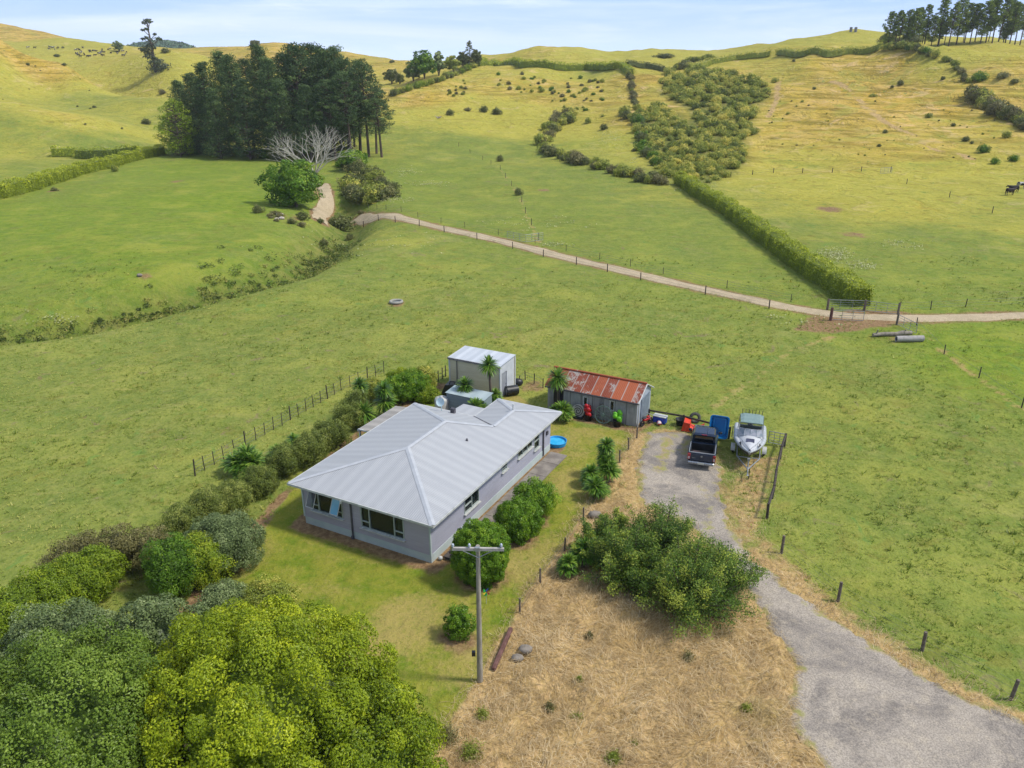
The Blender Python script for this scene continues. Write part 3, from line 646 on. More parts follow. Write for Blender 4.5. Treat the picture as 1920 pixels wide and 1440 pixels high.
    for p, q in ((A, B), (B, C), (C, D), (D, I), (I, K), (K, A)):
        P0, P1 = Vector(p), Vector(q); dr = (P1-P0).normalized(); nrm = dr.cross(Vector((0, 0, 1)))
        m = (P0+P1)/2; ang = math.atan2(dr.y, dr.x); g.box((m.x+nrm.x*.04, m.y+nrm.y*.04, ze-.07), ((P1-P0).length+.12, .07, .13), ang)
    g.build('gutter', WHITE, h)
    s = MB(); s.quad((L_, Fy, so_z), (L_, By, so_z), (Rr, By, so_z), (Rr, Fy, so_z)); s.quad((xm, By, so_z), (xm, Wy, so_z), (Rr, Wy, so_z), (Rr, By, so_z)); s.build('soffit', WHITE, h)
    for (x, y, r0) in ((-5.8, y0-.05, 0), (x1+.06, 2.15, 0), (x1+.06, 14.6, 0)):
        dp = MB(); top = 2.7
        if y < 1: dp.box((x, y, 1.45), (.09, .07, 2.45)); dp.box((x, y-.03, .12), (.14, .12, .2))
        elif y < 3: dp.box((x, y, 2.35), (.05, .16, .55))
        else: dp.box((x, y, 1.35), (.07, .1, 2.5))
        dp.build('downpipe', DARKT, h)
    for x, y in ((x0-.01, y0-.01), (x1+.012, y0-.012)): cb = MB(); cb.box((x, y, 1.64), (.09, .09, 2.26)); cb.build('corner_board', PLINTH, h)
    # front windows
    window(h, 'y', y0, F1[0], F1[1], F1[2], F1[3], (-8.2, -7.0), curtains=((-8.65, -8.25), (-7.3, -6.6)), transom=((-8.75, -8.2, 1.5), (-7.0, -6.45, 1.5)))
    window(h, 'y', y0, F2[0], F2[1], F2[2], F2[3], (-4.55, -2.85), curtains=((-5.1, -4.6), (-2.8, -2.3)), transom=((-5.15, -4.55, 1.4), (-2.85, -2.2, 1.4)))
    for xa, gm in ((-8.78, GLASS), (-7.02, PAINTED_SKYGLASS)):                    # two awning sashes propped open
        sh = MB(); gl = MB(); w_, hh, an = .56, .98, R(24); zt_ = 2.46
        def Q(a, d): return (xa+a, y0-.08-math.sin(an)*d, zt_-math.cos(an)*d)
        for p, q in ((Q(0, 0), Q(w_, 0)), (Q(0, hh), Q(w_, hh)), (Q(0, 0), Q(0, hh)), (Q(w_, 0), Q(w_, hh))): sh.cyl(p, q, .028, n=4, smooth=False)
        s_ = sh.build('open_sash', WHITE, h); gl.quad(Q(.02, .02), Q(w_-.02, .02), Q(w_-.02, hh-.02), Q(.02, hh-.02)); gl.build('pane', gm, s_)
    window(h, 'x', x1, *S1, (4.85,), out=1, curtains=((4.95, 5.6),), transom=((4.0, 4.85, 1.6),))
    window(h, 'x', x1, *S2, (), out=1, transom=((8.6, 9.3, 1.85),)); window(h, 'x', x1, *S3, (11.5, 12.2), out=1); window(h, 'x', x1, *S4, (), out=1, transom=((13.2, 14.0, 1.7),), curtains=((13.25, 13.6),))
    # roof fittings
    v = MB(); v.lathe([(.09, 0), (.07, .12), (.05, .2), (0.001, .21)], (-2.8, 8.3, 3.44), 8); v.build('vent_pipe', DARKT, roof)
    v = MB(); v.cyl((-2.45, 13.9, 3.4), (-2.45, 13.9, 3.85), .05); v.cyl((-2.45, 13.9, 3.85), (-2.45, 13.9, 3.9), .09); v.build('flue', WHITE, roof)
    dsh = MB(); dsh.lathe([(.001, 0), (.16, .02), (.29, .06), (.31, .08)], (0, 0, 0), 16); Mx = Matrix.Rotation(R(70), 4, 'X'); Mz = Matrix.Rotation(R(10), 4, 'Z')
    dsh.v = [tuple(Matrix.Translation((-7.2, 12.2, 3.75)) @ Mz @ Mx @ Vector(p)) for p in dsh.v]; dsh.cyl((-7.2, 12.3, 3.0), (-7.2, 12.25, 3.75), .03)
    dsh.build('satellite_dish', mat('dish_grey', 'A8C0C6', 'B8CBD0', .5), h)
    v = MB(); v.box((-6.4, 12.5, 3.15), (.3, .25, .35)); v.build('chimney', DARKT, h)
    pr = MB(); pr.add([(-7.0, 13.0, 2.75), (-5.0, 13.0, 2.85), (-5.0, 14.9, 2.7), (-7.0, 14.9, 2.6)], [[0, 1, 2, 3]]); pr.box((-6, 14.8, 1.3), (1.9, .1, 2.5)); pr.box((-6.95, 13.9, 1.3), (.1, 1.7, 2.5))
    facet_mesh('porch_roof', [([(-7.0, 13.0, 2.72), (-5.0, 13.0, 2.72), (-5.0, 14.9, 2.6), (-7.0, 14.9, 2.6)], 0)], ROOF, h); pr = MB(); pr.box((-6, 14.8, 1.3), (1.9, .1, 2.5)); pr.box((-6.95, 13.9, 1.3), (.1, 1.7, 2.5)); pr.build('porch_wall', LILAC, h)
    for k, (xx, yy) in enumerate(((x1+.05, 15.2),)):
        v = MB(); v.box((xx, yy, 1.6), (.1, .22, .28)); v.build('meter_box', DARKT, h)
    v = MB(); v.box((-6.05, -.12, 2.62), (.1, .12, .2)); v.build('eave_light', WHITE, h)
    return h
house()
# deck lean-to at the left rear of the house
def awning():
    a = thing('deck_awning', 'flat pale boarded lean-to roof along the far left side of the house', 'awning', (*E0, 0), TH); M_ = sheet_mat('awning_sheet', '8C8780', 'A9A39A', period=.9)
    facet_mesh('roof_sheet', [([(-11.3, 8.2, 2.45), (-9.95, 8.2, 2.6), (-9.95, 12.6, 2.6), (-11.3, 12.6, 2.45)], 1)], M_, a)
    b = MB(); b.box((-11.3, 10.4, 2.38), (.08, 4.5, .12)); b.box((-10.6, 8.2, 2.45), (1.4, .08, .1)); b.build('beam', WHITE, a)
    for y in (8.3, 10.4, 12.5): p = MB(); p.box((-11.25, y, 1.17), (.1, .1, 2.34)); p.build('post', WHITE, a)
awning()
# ------------------------------------------------------------------ sheds
def white_shed():
    x0, x1, y0, y1 = -12.67, -7.93, 22.15, 24.75; zf, zb = 2.85, 2.95
    s = thing('storage_shed', 'tall boxy cream shed with white flat roof and white door side', 'shed', (*E0, 0), TH)
    cream = board_mat('cream_boards', 'CABFA4', 'D2C8B0', .2); wh = mat('white_steel', 'B6BAC2', 'C3C7CE', .5, scale=1.5)
    w = MB(); w.box(((x0+x1)/2, y0+.06, zf/2), (x1-x0, .12, zf)); w.box((x0+.06, (y0+y1)/2, zf/2), (.12, y1-y0-.24, zf)); w.box(((x0+x1)/2, y1-.06, zf/2), (x1-x0, .12, zf)); w.build('wall', cream, s)
    w = MB(); wall_panels(w, 'x', x1-.003, y0+.12, y1-.12, 0, zf, [(y0+.3, y0+1.2, 0, 2.1)], .12, -1); w.build('side_wall', wh, s)
    w = MB(); w.box((x1-.09, y0+.75, 1.04), (.06, .88, 2.06)); dr = w.build('door', mat('door_grey', '9498A2', '868A94', .5), s)
    w = MB(); w.cyl((x1-.04, y0+1.08, 1.0), (x1+.02, y0+1.08, 1.0), .03); w.build('handle', DARKT, dr)
    for (x, y) in ((x0-.01, y0-.01), (x1+.015, y0-.015), (x1+.015, y1+.015)): w = MB(); w.box((x, y, zf/2), (.1, .1, zf)); w.build('corner_trim', wh, s)
    facet_mesh('roof', [([(x0-.1, y0-.1, zf+.02), (x1+.1, y0-.1, zf+.02), (x1+.1, y1+.1, zb+.05), (x0-.1, y1+.1, zb+.05)], 0)], ROOFN, s)
    w = MB(); w.box(((x0+x1)/2, y0-.1, zf-.07), (x1-x0+.24, .07, .15)); w.build('fascia', mat('flaking_fascia', '8F8B88', '5E5A5A', .8, scale=8), s)
    w = MB(); w.box((x0+.72, y0-.05, 1.4), (.07, .07, 2.6)); w.build('downpipe', mat('grey_pipe', '77746C'), s)
white_shed()
def rusty_shed():
    x0, x1, y0, y1 = -3.7, 3.65, 22.25, 25.45; ze, zr = 2.08, 2.95; ym = (y0+y1)/2
    s = thing('rusty_shed', 'weathered grey garage with streaked red rusty iron roof', 'shed', (*E0, 0), TH)
    m, nt, b = newmat('weathered_fibro'); v = coords(nt, 'Object', (1.6, 1.6, .25)); nz = noise(nt, v, 1.6, 5, .65); n2 = noise(nt, coords(nt), .8, 3)
    cc = mixc(nt, ramp(nt, nz, .3, .7), lin('7F8180'), lin('A3A4A0')); cc = mixc(nt, mth(nt, 'MULTIPLY', ramp(nt, n2, .5, .7), .5), cc, lin('6A6B69')); nt.links.new(cc, b.inputs['Base Color']); b.inputs['Roughness'].default_value = .85
    side = mat('blue_grey_gable', '8E98A4', 'A1A9B4', .8, scale=1.2)
    w = MB(); wall_panels(w, 'y', y0, x0, x1, 0, ze, [(-3.2, -2.35, 0, 1.75), (-.62, -.38, 1.0, 1.6), (1.55, 1.8, 1.0, 1.7)], .1)
    w.box(((x0+x1)/2, y1-.05, ze/2), (x1-x0, .1, ze)); w.build('wall', m, s)
    for k in range(1, 8):                                            # cover battens between the sheets
        w = MB(); x = x0+k*(x1-x0)/8+.1; w.box((x, y0-.012, 1.0), (.05, .02, 2.0)); w.build('batten', mat('batten_grey', '6F706F') if k == 1 else bpy.data.materials['batten_grey'], s)
    for xg in (x0, x1):
        w = MB(); sg = 1 if xg == x1 else -1; t = .05
        vs = [(xg-sg*.1, y0+.1, 0), (xg-sg*.1, y1-.1, 0), (xg-sg*.1, y1-.1, ze), (xg-sg*.1, ym, zr-.04), (xg-sg*.1, y0+.1, ze)]; vs += [(xg+sg*.002, a, c) for _, a, c in vs]
        fs = [[0, 1, 2, 3, 4], [9, 8, 7, 6, 5]]+[[i, (i+1) % 5, (i+1) % 5+5, i+5] for i in range(5)]; w.add(vs, fs); w.build('gable_wall', side, s)
    w = MB(); w.box((x1+.03, ym+.2, .95), (.05, 1.9, 1.9)); w.build('garage_door', mat('door_slate', '66707E', '75808E', .6), s)
    w = MB(); w.box((-2.78, y0+.07, .87), (.84, .05, 1.72)); w.build('door', mat('black_door', '20242B', '15181D', .5), s)
    for a0, a1, z0, z1 in ((-.62, -.38, 1.0, 1.6), (1.55, 1.8, 1.0, 1.7)):
        w = MB(); 
        for q in ((a0-.04, (z0+z1)/2, .08, z1-z0+.16), (a1+.04, (z0+z1)/2, .08, z1-z0+.16)): w.box((q[0], y0-.01, q[1]), (q[2], .06, q[3]))
        w.box(((a0+a1)/2, y0-.01, z0-.04), (a1-a0, .06, .08)); w.box(((a0+a1)/2, y0-.01, z1+.04), (a1-a0, .06, .08)); f = w.build('window', WHITE, s)
        w = MB(); w.box(((a0+a1)/2, y0+.05, (z0+z1)/2), (a1-a0, .02, z1-z0)); w.build('pane', mat('dark_pane', '15191A', '24292A', .1), f)
    RU = sheet_mat('rusty_roofing', '9A938C', 'B0A69C', period=.82, rough=.7, rust=('7C3820', 'A0522E'))
    facet_mesh('roof', [([(x0-.2, y0-.22, ze-.05), (x1+.14, y0-.22, ze-.05), (x1+.14, ym, zr), (x0-.2, ym, zr)], 0), ([(x0-.2, ym, zr), (x1+.14, ym, zr), (x1+.14, y1+.2, ze-.05), (x0-.2, y1+.2, ze-.05)], 0)], RU, s)
    w = MB(); w.tube([(x0-.2, ym, zr+.03), (x1+.14, ym, zr+.03)], .09, 6); w.build('ridge_cap', RU, s)
    w = MB(); w.box(((x0+x1)/2, y0-.25, ze-.12), (x1-x0+.3, .07, .09)); w.build('gutter', DARKT, s)
    w = MB(); w.box((x1+.16, y0-.1, 1.0), (.07, .07, 2.0)); w.build('downpipe', WHITE, s)
    w = MB(); w.tube([(.9, y0-.12, 1.95), (.9, y0-.12, 1.35), (.7, y0-.12, 1.35), (.7, y0-.12, .1)], .035); w.build('downpipe', bpy.data.materials['batten_grey'], s)
    for ya in (y0-.22, y1+.2): w = MB(); w.tube([(x1+.16, ym, zr-.03), (x1+.16, ya, ze-.08)], .05, 4); w.build('barge_board', WHITE, s)
rusty_shed()
def pump_shed():
    s = thing('pump_shed', 'small grey-blue garden shed with rust-patched flat roof behind the house', 'shed', (*E0, 0), TH)
    c = [toH(at(u, v, 1.85)) for u, v in ((850, 744), (907, 750), (921, 740), (850, 728))]
    x0, x1 = c[1][0]-3.3, c[1][0]; y0, y1 = c[1][1], c[2][1]+.1
    w = MB(); w.box(((x0+x1)/2, (y0+y1)/2, .9), (x1-x0, y1-y0, 1.8)); w.build('wall', board_mat('slate_boards', '73838B', '82919A', .25, 0), s)
    facet_mesh('roof', [([(x0-.08, y0-.1, 1.84), (x1+.1, y0-.1, 1.84), (x1+.1, y1+.1, 1.95), (x0-.08, y1+.1, 1.95)], 0)], sheet_mat('patched_roofing', '93A3A6', 'AAB6B8', period=1.1), s)
pump_shed()
# ------------------------------------------------------------------ water tank, clutter behind the house
def place(u, v, z=0): return at(u, v, z)
def tank():
    p = at(829, 776); t = thing('water_tank', 'short white round water tank beside the grey-blue garden shed', 'tank', (p[0], p[1], 0)); m = mat('white_plastic', 'B9BAB6', 'A8A9A4', .5)
    b = MB(); b.lathe([(.001, 0), (.55, 0), (.57, .1), (.55, .2), (.57, .6), (.55, .7), (.57, 1.2), (.5, 1.35), (.2, 1.45), (.001, 1.46)], n=20); b.build('barrel', m, t)
    b = MB(); b.lathe([(.18, 1.4), (.18, 1.5), (.001, 1.52)], n=12); b.build('lid', WHITE, t)
tank()
BLK = mat('black_plastic', '16181B', '24272B', .45); RED = mat('red_plastic', 'A81820', '8E1218', .35); BLUE = mat('blue_plastic', '0A72B4', '0E86C6', .35, scale=1.2)
ORNG = mat('orange_plastic', 'D8401C', 'C23616', .45); GREY = mat('galvanised', '8D9296', 'A2A6A9', .45, .5); RUB = mat('tyre_rubber', '17181A', '26272A', .9)
WOOD = mat('weathered_post', '5B5148', '766B5F', .9, scale=5, bs=.4); WOODD = mat('dark_post', '352E2A', '4A4038', .9, scale=5, bs=.4); WOODR = mat('reddish_timber', '5A3D36', '70504A', .9, scale=4, bs=.4); WIRE = mat('fence_wire', '5E6163', '777A7B', .5, .6)
def black_bins():
    p = at(842, 745); p = (p[0], p[1], 0)
    t = thing('compost_bin', 'black upright cover leaning beside the left end of the cream shed', 'cover', p, TH+.2)
    b = MB(); b.add([(-.7, -.5, 0), (.75, -.5, 0), (.75, .5, 0), (-.7, .5, 0), (-.15, -.45, 1.25), (.7, -.45, 1.35), (.7, .45, 1.35), (-.15, .45, 1.25)], [[3, 2, 1, 0], [4, 5, 6, 7], [0, 1, 5, 4], [1, 2, 6, 5], [2, 3, 7, 6], [3, 0, 4, 7]]); b.build('cover', BLK, t)
    b = MB(); b.tube([(.2, -.3, 1.3), (.25, -.3, 1.55), (.6, -.3, 1.58), (.65, -.3, 1.35)], .04); b.build('handle', BLK, t)
    p = at(960, 741); t = thing('overturned_bin', 'black drum lying on its side near the cream shed door', 'drum', (p[0], p[1], .42), .3)
    b = MB(); b.cyl((-.5, 0, 0), (.5, .1, 0), .42, .4, 16); b.build('drum', BLK, t); b = MB(); b.cyl((-.53, 0, 0), (-.5, 0, 0), .3, .3, 14); b.build('lid', GREY, t)
    p = at(970, 722); t = thing('black_sack', 'small dark sack slumped behind the cream shed corner', 'sack', (p[0], p[1], 0)); b = MB(); b.ell((0, 0, .25), (.5, .35, .35)); b.build('sack', BLK, t)
black_bins()
def paddling_pool():
    p = at(1043, 833); t = thing('paddling_pool', 'round bright blue paddling pool at the far corner of the house', 'pool', (p[0], p[1], .04))
    b = MB(); b.lathe([(.001, .02), (.8, .02), (.82, .05), (.86, .34), (.9, .37), (.95, .36), (.93, .3), (.88, 0)], n=28); b.build('shell', mat('pool_blue', '0A86C8', '1496D6', .35), t)
    b = MB(); b.lathe([(.001, .2), (.84, .2)], n=28); b.build('water', mat('pool_water', '2FA4D8', '4CB4E0', .05), t)
paddling_pool(); bpy.data.objects['paddling_pool'].scale = (.8, .8, .8)
def leaning(u, v, dy=0.0):
    p = at(u, v); return (p[0], p[1], 0)
def ornaments():
    wallp = lambda x: HL(x, 22.0, 0)
    # spiral disc
    t = thing('spiral_disc', 'round white panel with black spiral leaning on the grey garage', 'ornament', HL(-.95, 21.75), TH)
    def disc(r, z, th_, tilt=.28, m=0, n=24):
        b = MB(); b.cyl((0, 0, 0), (0, .08, 0), r, r, n, m); b.v = [(x, y*math.cos(tilt)+z0*math.sin(tilt)+r*math.sin(tilt), r*math.cos(tilt)+z0*math.cos(tilt)-y*math.sin(tilt)) for x, y, z0 in b.v]; return b
    disc(.52, 0, .08).build('panel', mat('white_board', 'BDB8B0', 'A8A39A', .6), t)
    b = MB(); pts = []; r = .52; tilt = .28
    for i in range(46):
        a = i*.33; q = .05+.0085*i*1.0; z0 = q*math.sin(a); x = q*math.cos(a); pts.append((x, -.02+z0*math.sin(tilt)+r*math.sin(tilt), r*math.cos(tilt)+z0*math.cos(tilt)))
    b.tube(pts, .03, 5); b.build('spiral', BLK, t)
    b = MB(); b.box((0, -.12, .05), (1.0, .3, .12)); b.build('base', BLK, t)
    # two potted ornaments
    for x, c1, c2, lab in ((.0, 'C0141C', '9A0E14', 'red-leaved ornament in a black pot between spiral disc and wheel'), (2.35, '6FBE1E', '4F9A14', 'lime-green ornament in a black pot right of the wagon wheel')):
        t = thing('potted_ornament', lab, 'potted plant', HL(x, 21.7), TH, 'pots against the grey garage')
        b = MB(); b.lathe([(.001, 0), (.26, 0), (.34, .5), (.36, .52), (.3, .5), (.001, .46)], n=14); b.build('pot', BLK, t)
        b = MB(); q = random.Random(int(x*10))
        for k in range(9):
            a = q.uniform(0, 6.28); b.ell((.2*math.cos(a), .2*math.sin(a), .55+.07*k), (.2, .13, .2), 8, 6)
        b.build('leaves', mat('orn_'+c1, c1, c2, .35), t)
    # wagon wheel
    t = thing('wagon_wheel', 'large grey-green spoked wagon wheel leaning on the garage wall', 'wheel', HL(1.2, 21.7), TH)
    gm = mat('mossy_wood', '6D7F72', '5A6A5E', .9); tl = .25
    def T(p): x, y, z = p; return (x, y+z*math.sin(tl), z*math.cos(tl)+.72)
    b = MB(); b.torus((0, 0, 0), .66, .05, 'y', 28, 6); b.v = [T(p) for p in b.v]; b.build('rim', gm, t)
    for k in range(12):
        a = k*math.pi/6; b = MB(); b.cyl((.08*math.cos(a), 0, .08*math.sin(a)), (.64*math.cos(a), 0, .64*math.sin(a)), .025, n=5); b.v = [T(p) for p in b.v]; b.build('spoke', gm, t)
    b = MB(); b.cyl((0, -.1, 0), (0, .1, 0), .12, n=12); b.v = [T(p) for p in b.v]; b.build('hub', gm, t)
ornaments()
def bike(wheel_r=.22):
    p = at(1211, 797); t = thing('toy_motorbike', 'small red and black motorbike parked by the garage door', 'motorbike', (p[0], p[1], 0), TH+1.2)
    b = MB(); b.box((0, 0, .5), (.75, .22, .2), bev=.05); b.box((.2, 0, .65), (.3, .2, .16), bev=.05); b.build('body', RED, t)
    b = MB(); b.box((-.25, 0, .68), (.45, .2, .09), bev=.03); b.build('seat', BLK, t)
    for x in (-.45, .5): w = MB(); w.torus((x, 0, .26), .2, .06, 'y', 16, 6); w.cyl((x, -.04, .26), (x, .04, .26), .08); w.build('wheel', RUB, t)
    b = MB(); b.tube([(.5, 0, .26), (.35, 0, .8)], .03); b.tube([(.33, -.28, .85), (.33, .28, .85)], .02); b.build('handlebar', WHITE, t)
bike()
def cooler():
    p = at(1237, 792); t = thing('cool_box', 'blue cool box with white lid on the gravel near the garage', 'cooler', (p[0], p[1], 0), TH-.05)
    b = MB(); b.box((0, 0, .27), (1.0, .5, .5), bev=.04); b.build('body', mat('cooler_blue', '1238A0', '1A46B4', .4), t)
    b = MB(); b.box((0, 0, .56), (1.06, .55, .1), bev=.03); b.build('lid', WHITE, t)
    p = at(1235, 796); t = thing('helmet', 'white and red helmet lying in front of the blue cool box', 'helmet', (p[0], p[1]-.1, 0)); b = MB(); b.ell((0, 0, .17), (.19, .22, .18)); b.build('shell', mat('helmet_paint', 'C9C4C2', 'B03038', .3, scale=5, thr=(.45, .55)), t)
    b = MB(); b.box((0, -.2, .16), (.22, .06, .08)); b.build('visor', RED, t)
cooler()
def tub():
    p = at(1275, 797); t = thing('black_tub', 'round black rubber tub left of the orange seat', 'tub', (p[0], p[1], 0)); b = MB(); b.lathe([(.001, 0), (.28, 0), (.34, .5), (.38, .52), (.33, .48), (.27, .06), (.001, .05)], n=18); b.build('tub', BLK, t)
    b = MB()
    for s_ in (-1, 1): b.torus((s_*.38, 0, .44), .07, .02, 'y', 10, 5)
    b.build('handle', BLK, t)
tub()
def orange():
    p = at(1297, 808); t = thing('orange_seat', 'bright orange moulded seat tipped over behind the pickup', 'seat', (p[0], p[1], 0), TH+.15)
    b = MB(); b.add([(-.75, -.35, .05), (-.1, -.35, .05), (-.1, .4, .05), (-.75, .4, .05), (-.6, -.3, .75), (-.15, -.3, .7), (-.15, .35, .8), (-.6, .35, .85)], [[3, 2, 1, 0], [4, 5, 6, 7], [0, 1, 5, 4], [1, 2, 6, 5], [2, 3, 7, 6], [3, 0, 4, 7]]); b.build('backrest', ORNG, t)
    b = MB(); n_ = 8; vs = []
    for i in range(n_+1):
        a = i/n_; x = -.15+1.0*a; z = .35-.75*a*(1-a)+.18*a; vs += [(x, -.45, z), (x, .35, z+.1), (x, -.45, z-.06), (x, .35, z+.04)]
    fs = [[4*i, 4*i+4, 4*i+5, 4*i+1] for i in range(n_)]+[[4*i+2, 4*i+3, 4*i+7, 4*i+6] for i in range(n_)]+[[4*i, 4*i+2, 4*i+6, 4*i+4] for i in range(n_)]+[[4*i+1, 4*i+5, 4*i+7, 4*i+3] for i in range(n_)]
    b.add(vs, fs); b.build('seat', ORNG, t)
    p = at(1304, 795); t = thing('old_tyre', 'worn grey tyre leaning behind the orange seat', 'tyre', (p[0], p[1]+.3, .38), TH+.4)
    b = MB(); b.torus((0, 0, 0), .32, .12, 'y', 24, 8); b.v = [(x, y+z*.35, z*.93) for x, y, z in b.v]; b.build('tread', mat('dusty_rubber', '3A3A38', '55534E', .95), t)
orange()
def blue_tub():
    p = at(1345, 826); t = thing('blue_tub', 'big bright blue moulded plastic tray standing on edge behind the pickup', 'tub', (p[0], p[1], .05), TH+.12)
    W, H_, dpt = 1.3, 1.6, .42; tl = .30
    def ring(w, h, r, y, n=5):
        out = []
        for cx, cz, a0 in ((w/2-r, -h/2+r, -math.pi/2), (w/2-r, h/2-r, 0), (-w/2+r, h/2-r, math.pi/2), (-w/2+r, -h/2+r, math.pi)):
            for i in range(n): a = a0+i*math.pi/2/(n-1); out.append((cx+r*math.cos(a), y, cz+r*math.sin(a)))
        return out
    rings = [ring(W-.24, H_-.24, .14, dpt), ring(W-.06, H_-.06, .2, .0), ring(W+.08, H_+.08, .22, -.02), ring(W+.08, H_+.08, .22, -.07), ring(W-.08, H_-.08, .2, -.06), ring(W-.3, H_-.3, .16, dpt-.08)]
    vs = [q for r in rings for q in r]; n_ = len(rings[0]); fs = [[k*n_+i, k*n_+(i+1) % n_, (k+1)*n_+(i+1) % n_, (k+1)*n_+i] for k in range(5) for i in range(n_)]; fs += [list(range(n_)), list(range(6*n_-1, 5*n_-1, -1))]
    def T(p): x, y, z = p; z += H_/2+.08; return (x, y*math.cos(tl)+z*math.sin(tl)*.9, z*math.cos(tl)-y*math.sin(tl)*.5+.1)
    b = MB(); b.add([T(q) for q in vs], fs); b.build('shell', BLUE, t)
    b = MB()
    for x in (-.42, .42): b.add([T(q) for q in ((x-.05, dpt-.1, -.6), (x+.05, dpt-.1, -.6), (x+.05, dpt-.1, .6), (x-.05, dpt-.1, .6), (x-.03, dpt-.15, -.57), (x+.03, dpt-.15, -.57), (x+.03, dpt-.15, .57), (x-.03, dpt-.15, .57))], [[4, 5, 6, 7], [0, 1, 5, 4], [1, 2, 6, 5], [2, 3, 7, 6], [3, 0, 4, 7]])
    b.add([T(q) for q in ((-.45, dpt-.1, .5), (.45, dpt-.1, .5), (.45, dpt-.1, .58), (-.45, dpt-.1, .58), (-.45, dpt-.16, .5), (.45, dpt-.16, .5), (.45, dpt-.16, .58), (-.45, dpt-.16, .58))], [[4, 5, 6, 7], [0, 1, 5, 4], [1, 2, 6, 5], [2, 3, 7, 6], [3, 0, 4, 7]])
    b.build('moulded_rib', mat('light_blue_plastic', '2A9AD4', '1A8AC6', .35), t)
blue_tub()
# deck step with garden ornaments
def deck():
    a = thing('timber_step', 'low dark timber platform beside the house wall at the path end', 'deck', HL(.55, 1.75), TH); b = MB()
    for k in range(6): b.box((0, -.62+k*.25, .2), (1.3, .235, .05))
    b.box((0, 0, .09), (1.2, 1.35, .16)); b.build('boards', mat('deck_timber', '3E3A38', '524C48', .85), a)
    t = thing('garden_gnome_cart', 'teal watering can shaped ornament on the timber step', 'ornament', HL(.75, 2.1, .23), TH); tm = mat('teal_glaze', '2E7A6A', '3C8C7C', .4)
    b = MB(); b.lathe([(.001, 0), (.22, 0), (.24, .3), (.2, .36), (.001, .36)], n=12); b.build('body', tm, t); b = MB(); b.tube([(.2, 0, .12), (.5, .1, .4)], .04); b.build('spout', tm, t); b = MB(); b.torus((0, 0, .42), .15, .025, 'x', 12, 5); b.build('handle', tm, t)
    t['category'] = 'watering can'; t.name = 'watering_can'
    for k, (x, y, c, lab) in enumerate(((.35, 1.6, '7A1F24', 'maroon flower pot nearest the wall on the timber step'), (.55, 1.35, 'A89A90', 'pale stone flower pot at the front of the timber step'))):
        t = thing('flower_pot', lab, 'flower pot', HL(x, y, .23), TH, 'flower pots on the timber step'); b = MB(); b.lathe([(.001, 0), (.12, 0), (.17, .26), (.19, .27), (.15, .25), (.001, .22)], n=12); b.build('pot', mat('pot'+str(k), c, None, .7), t)
        b = MB(); b.ell((0, 0, .3), (.14, .12, .1)); b.build('plant', mat('potplant'+str(k), '8A4050' if k else '5A6A30', None, .8), t)
deck()
def pinwheel():
    p = at(912, 1132); t = thing('pinwheel', 'multicoloured garden pinwheel on a stake beside the power pole', 'pinwheel', (p[0], p[1], 0), .2); b = MB(); b.cyl((0, 0, 0), (0, 0, .75), .012, n=5); b.build('stake', WHITE, t)
    for k, c in enumerate(('C81E2E', '1E50B0', '28A040', 'D8C020', '30B060', 'D84060')):
        a = k*math.pi/3; b = MB(); d0 = (.26*math.cos(a), -.03, .75+.26*math.sin(a)); d1 = (.17*math.cos(a+.8), -.1, .75+.17*math.sin(a+.8)); b.add([(0, -.02, .75), d0, d1, (0, -.04, .75)], [[0, 1, 2], [3, 2, 1]]); b.build('vane', mat('vane'+str(k), c, None, .5), t, label=('red', 'blue', 'green', 'yellow', 'mint', 'pink')[k]+' vane')
pinwheel()
def wall_bits():
    for (u, v, lab, m_) in ((826, 1050, 'small white ball on bare soil by the house corner', WHITE), (858, 1018, 'white bucket standing against the side wall behind the dome shrub', WHITE)):
        p = at(u, v); t = thing('garden_ball' if 'ball' in lab else 'bucket', lab, 'ball' if 'ball' in lab else 'bucket', (p[0], p[1], 0)); b = MB()
        if 'ball' in lab: b.ell((0, 0, .13), (.13, .13, .13)); b.build('shell', m_, t)
        else:
            b.lathe([(.001, 0), (.14, 0), (.18, .32), (.16, .3), (.001, .05)], n=12); b.build('pail', m_, t); b = MB(); b.torus((0, 0, .3), .17, .01, 'x', 12, 4); b.build('handle', GREY, t)
wall_bits()
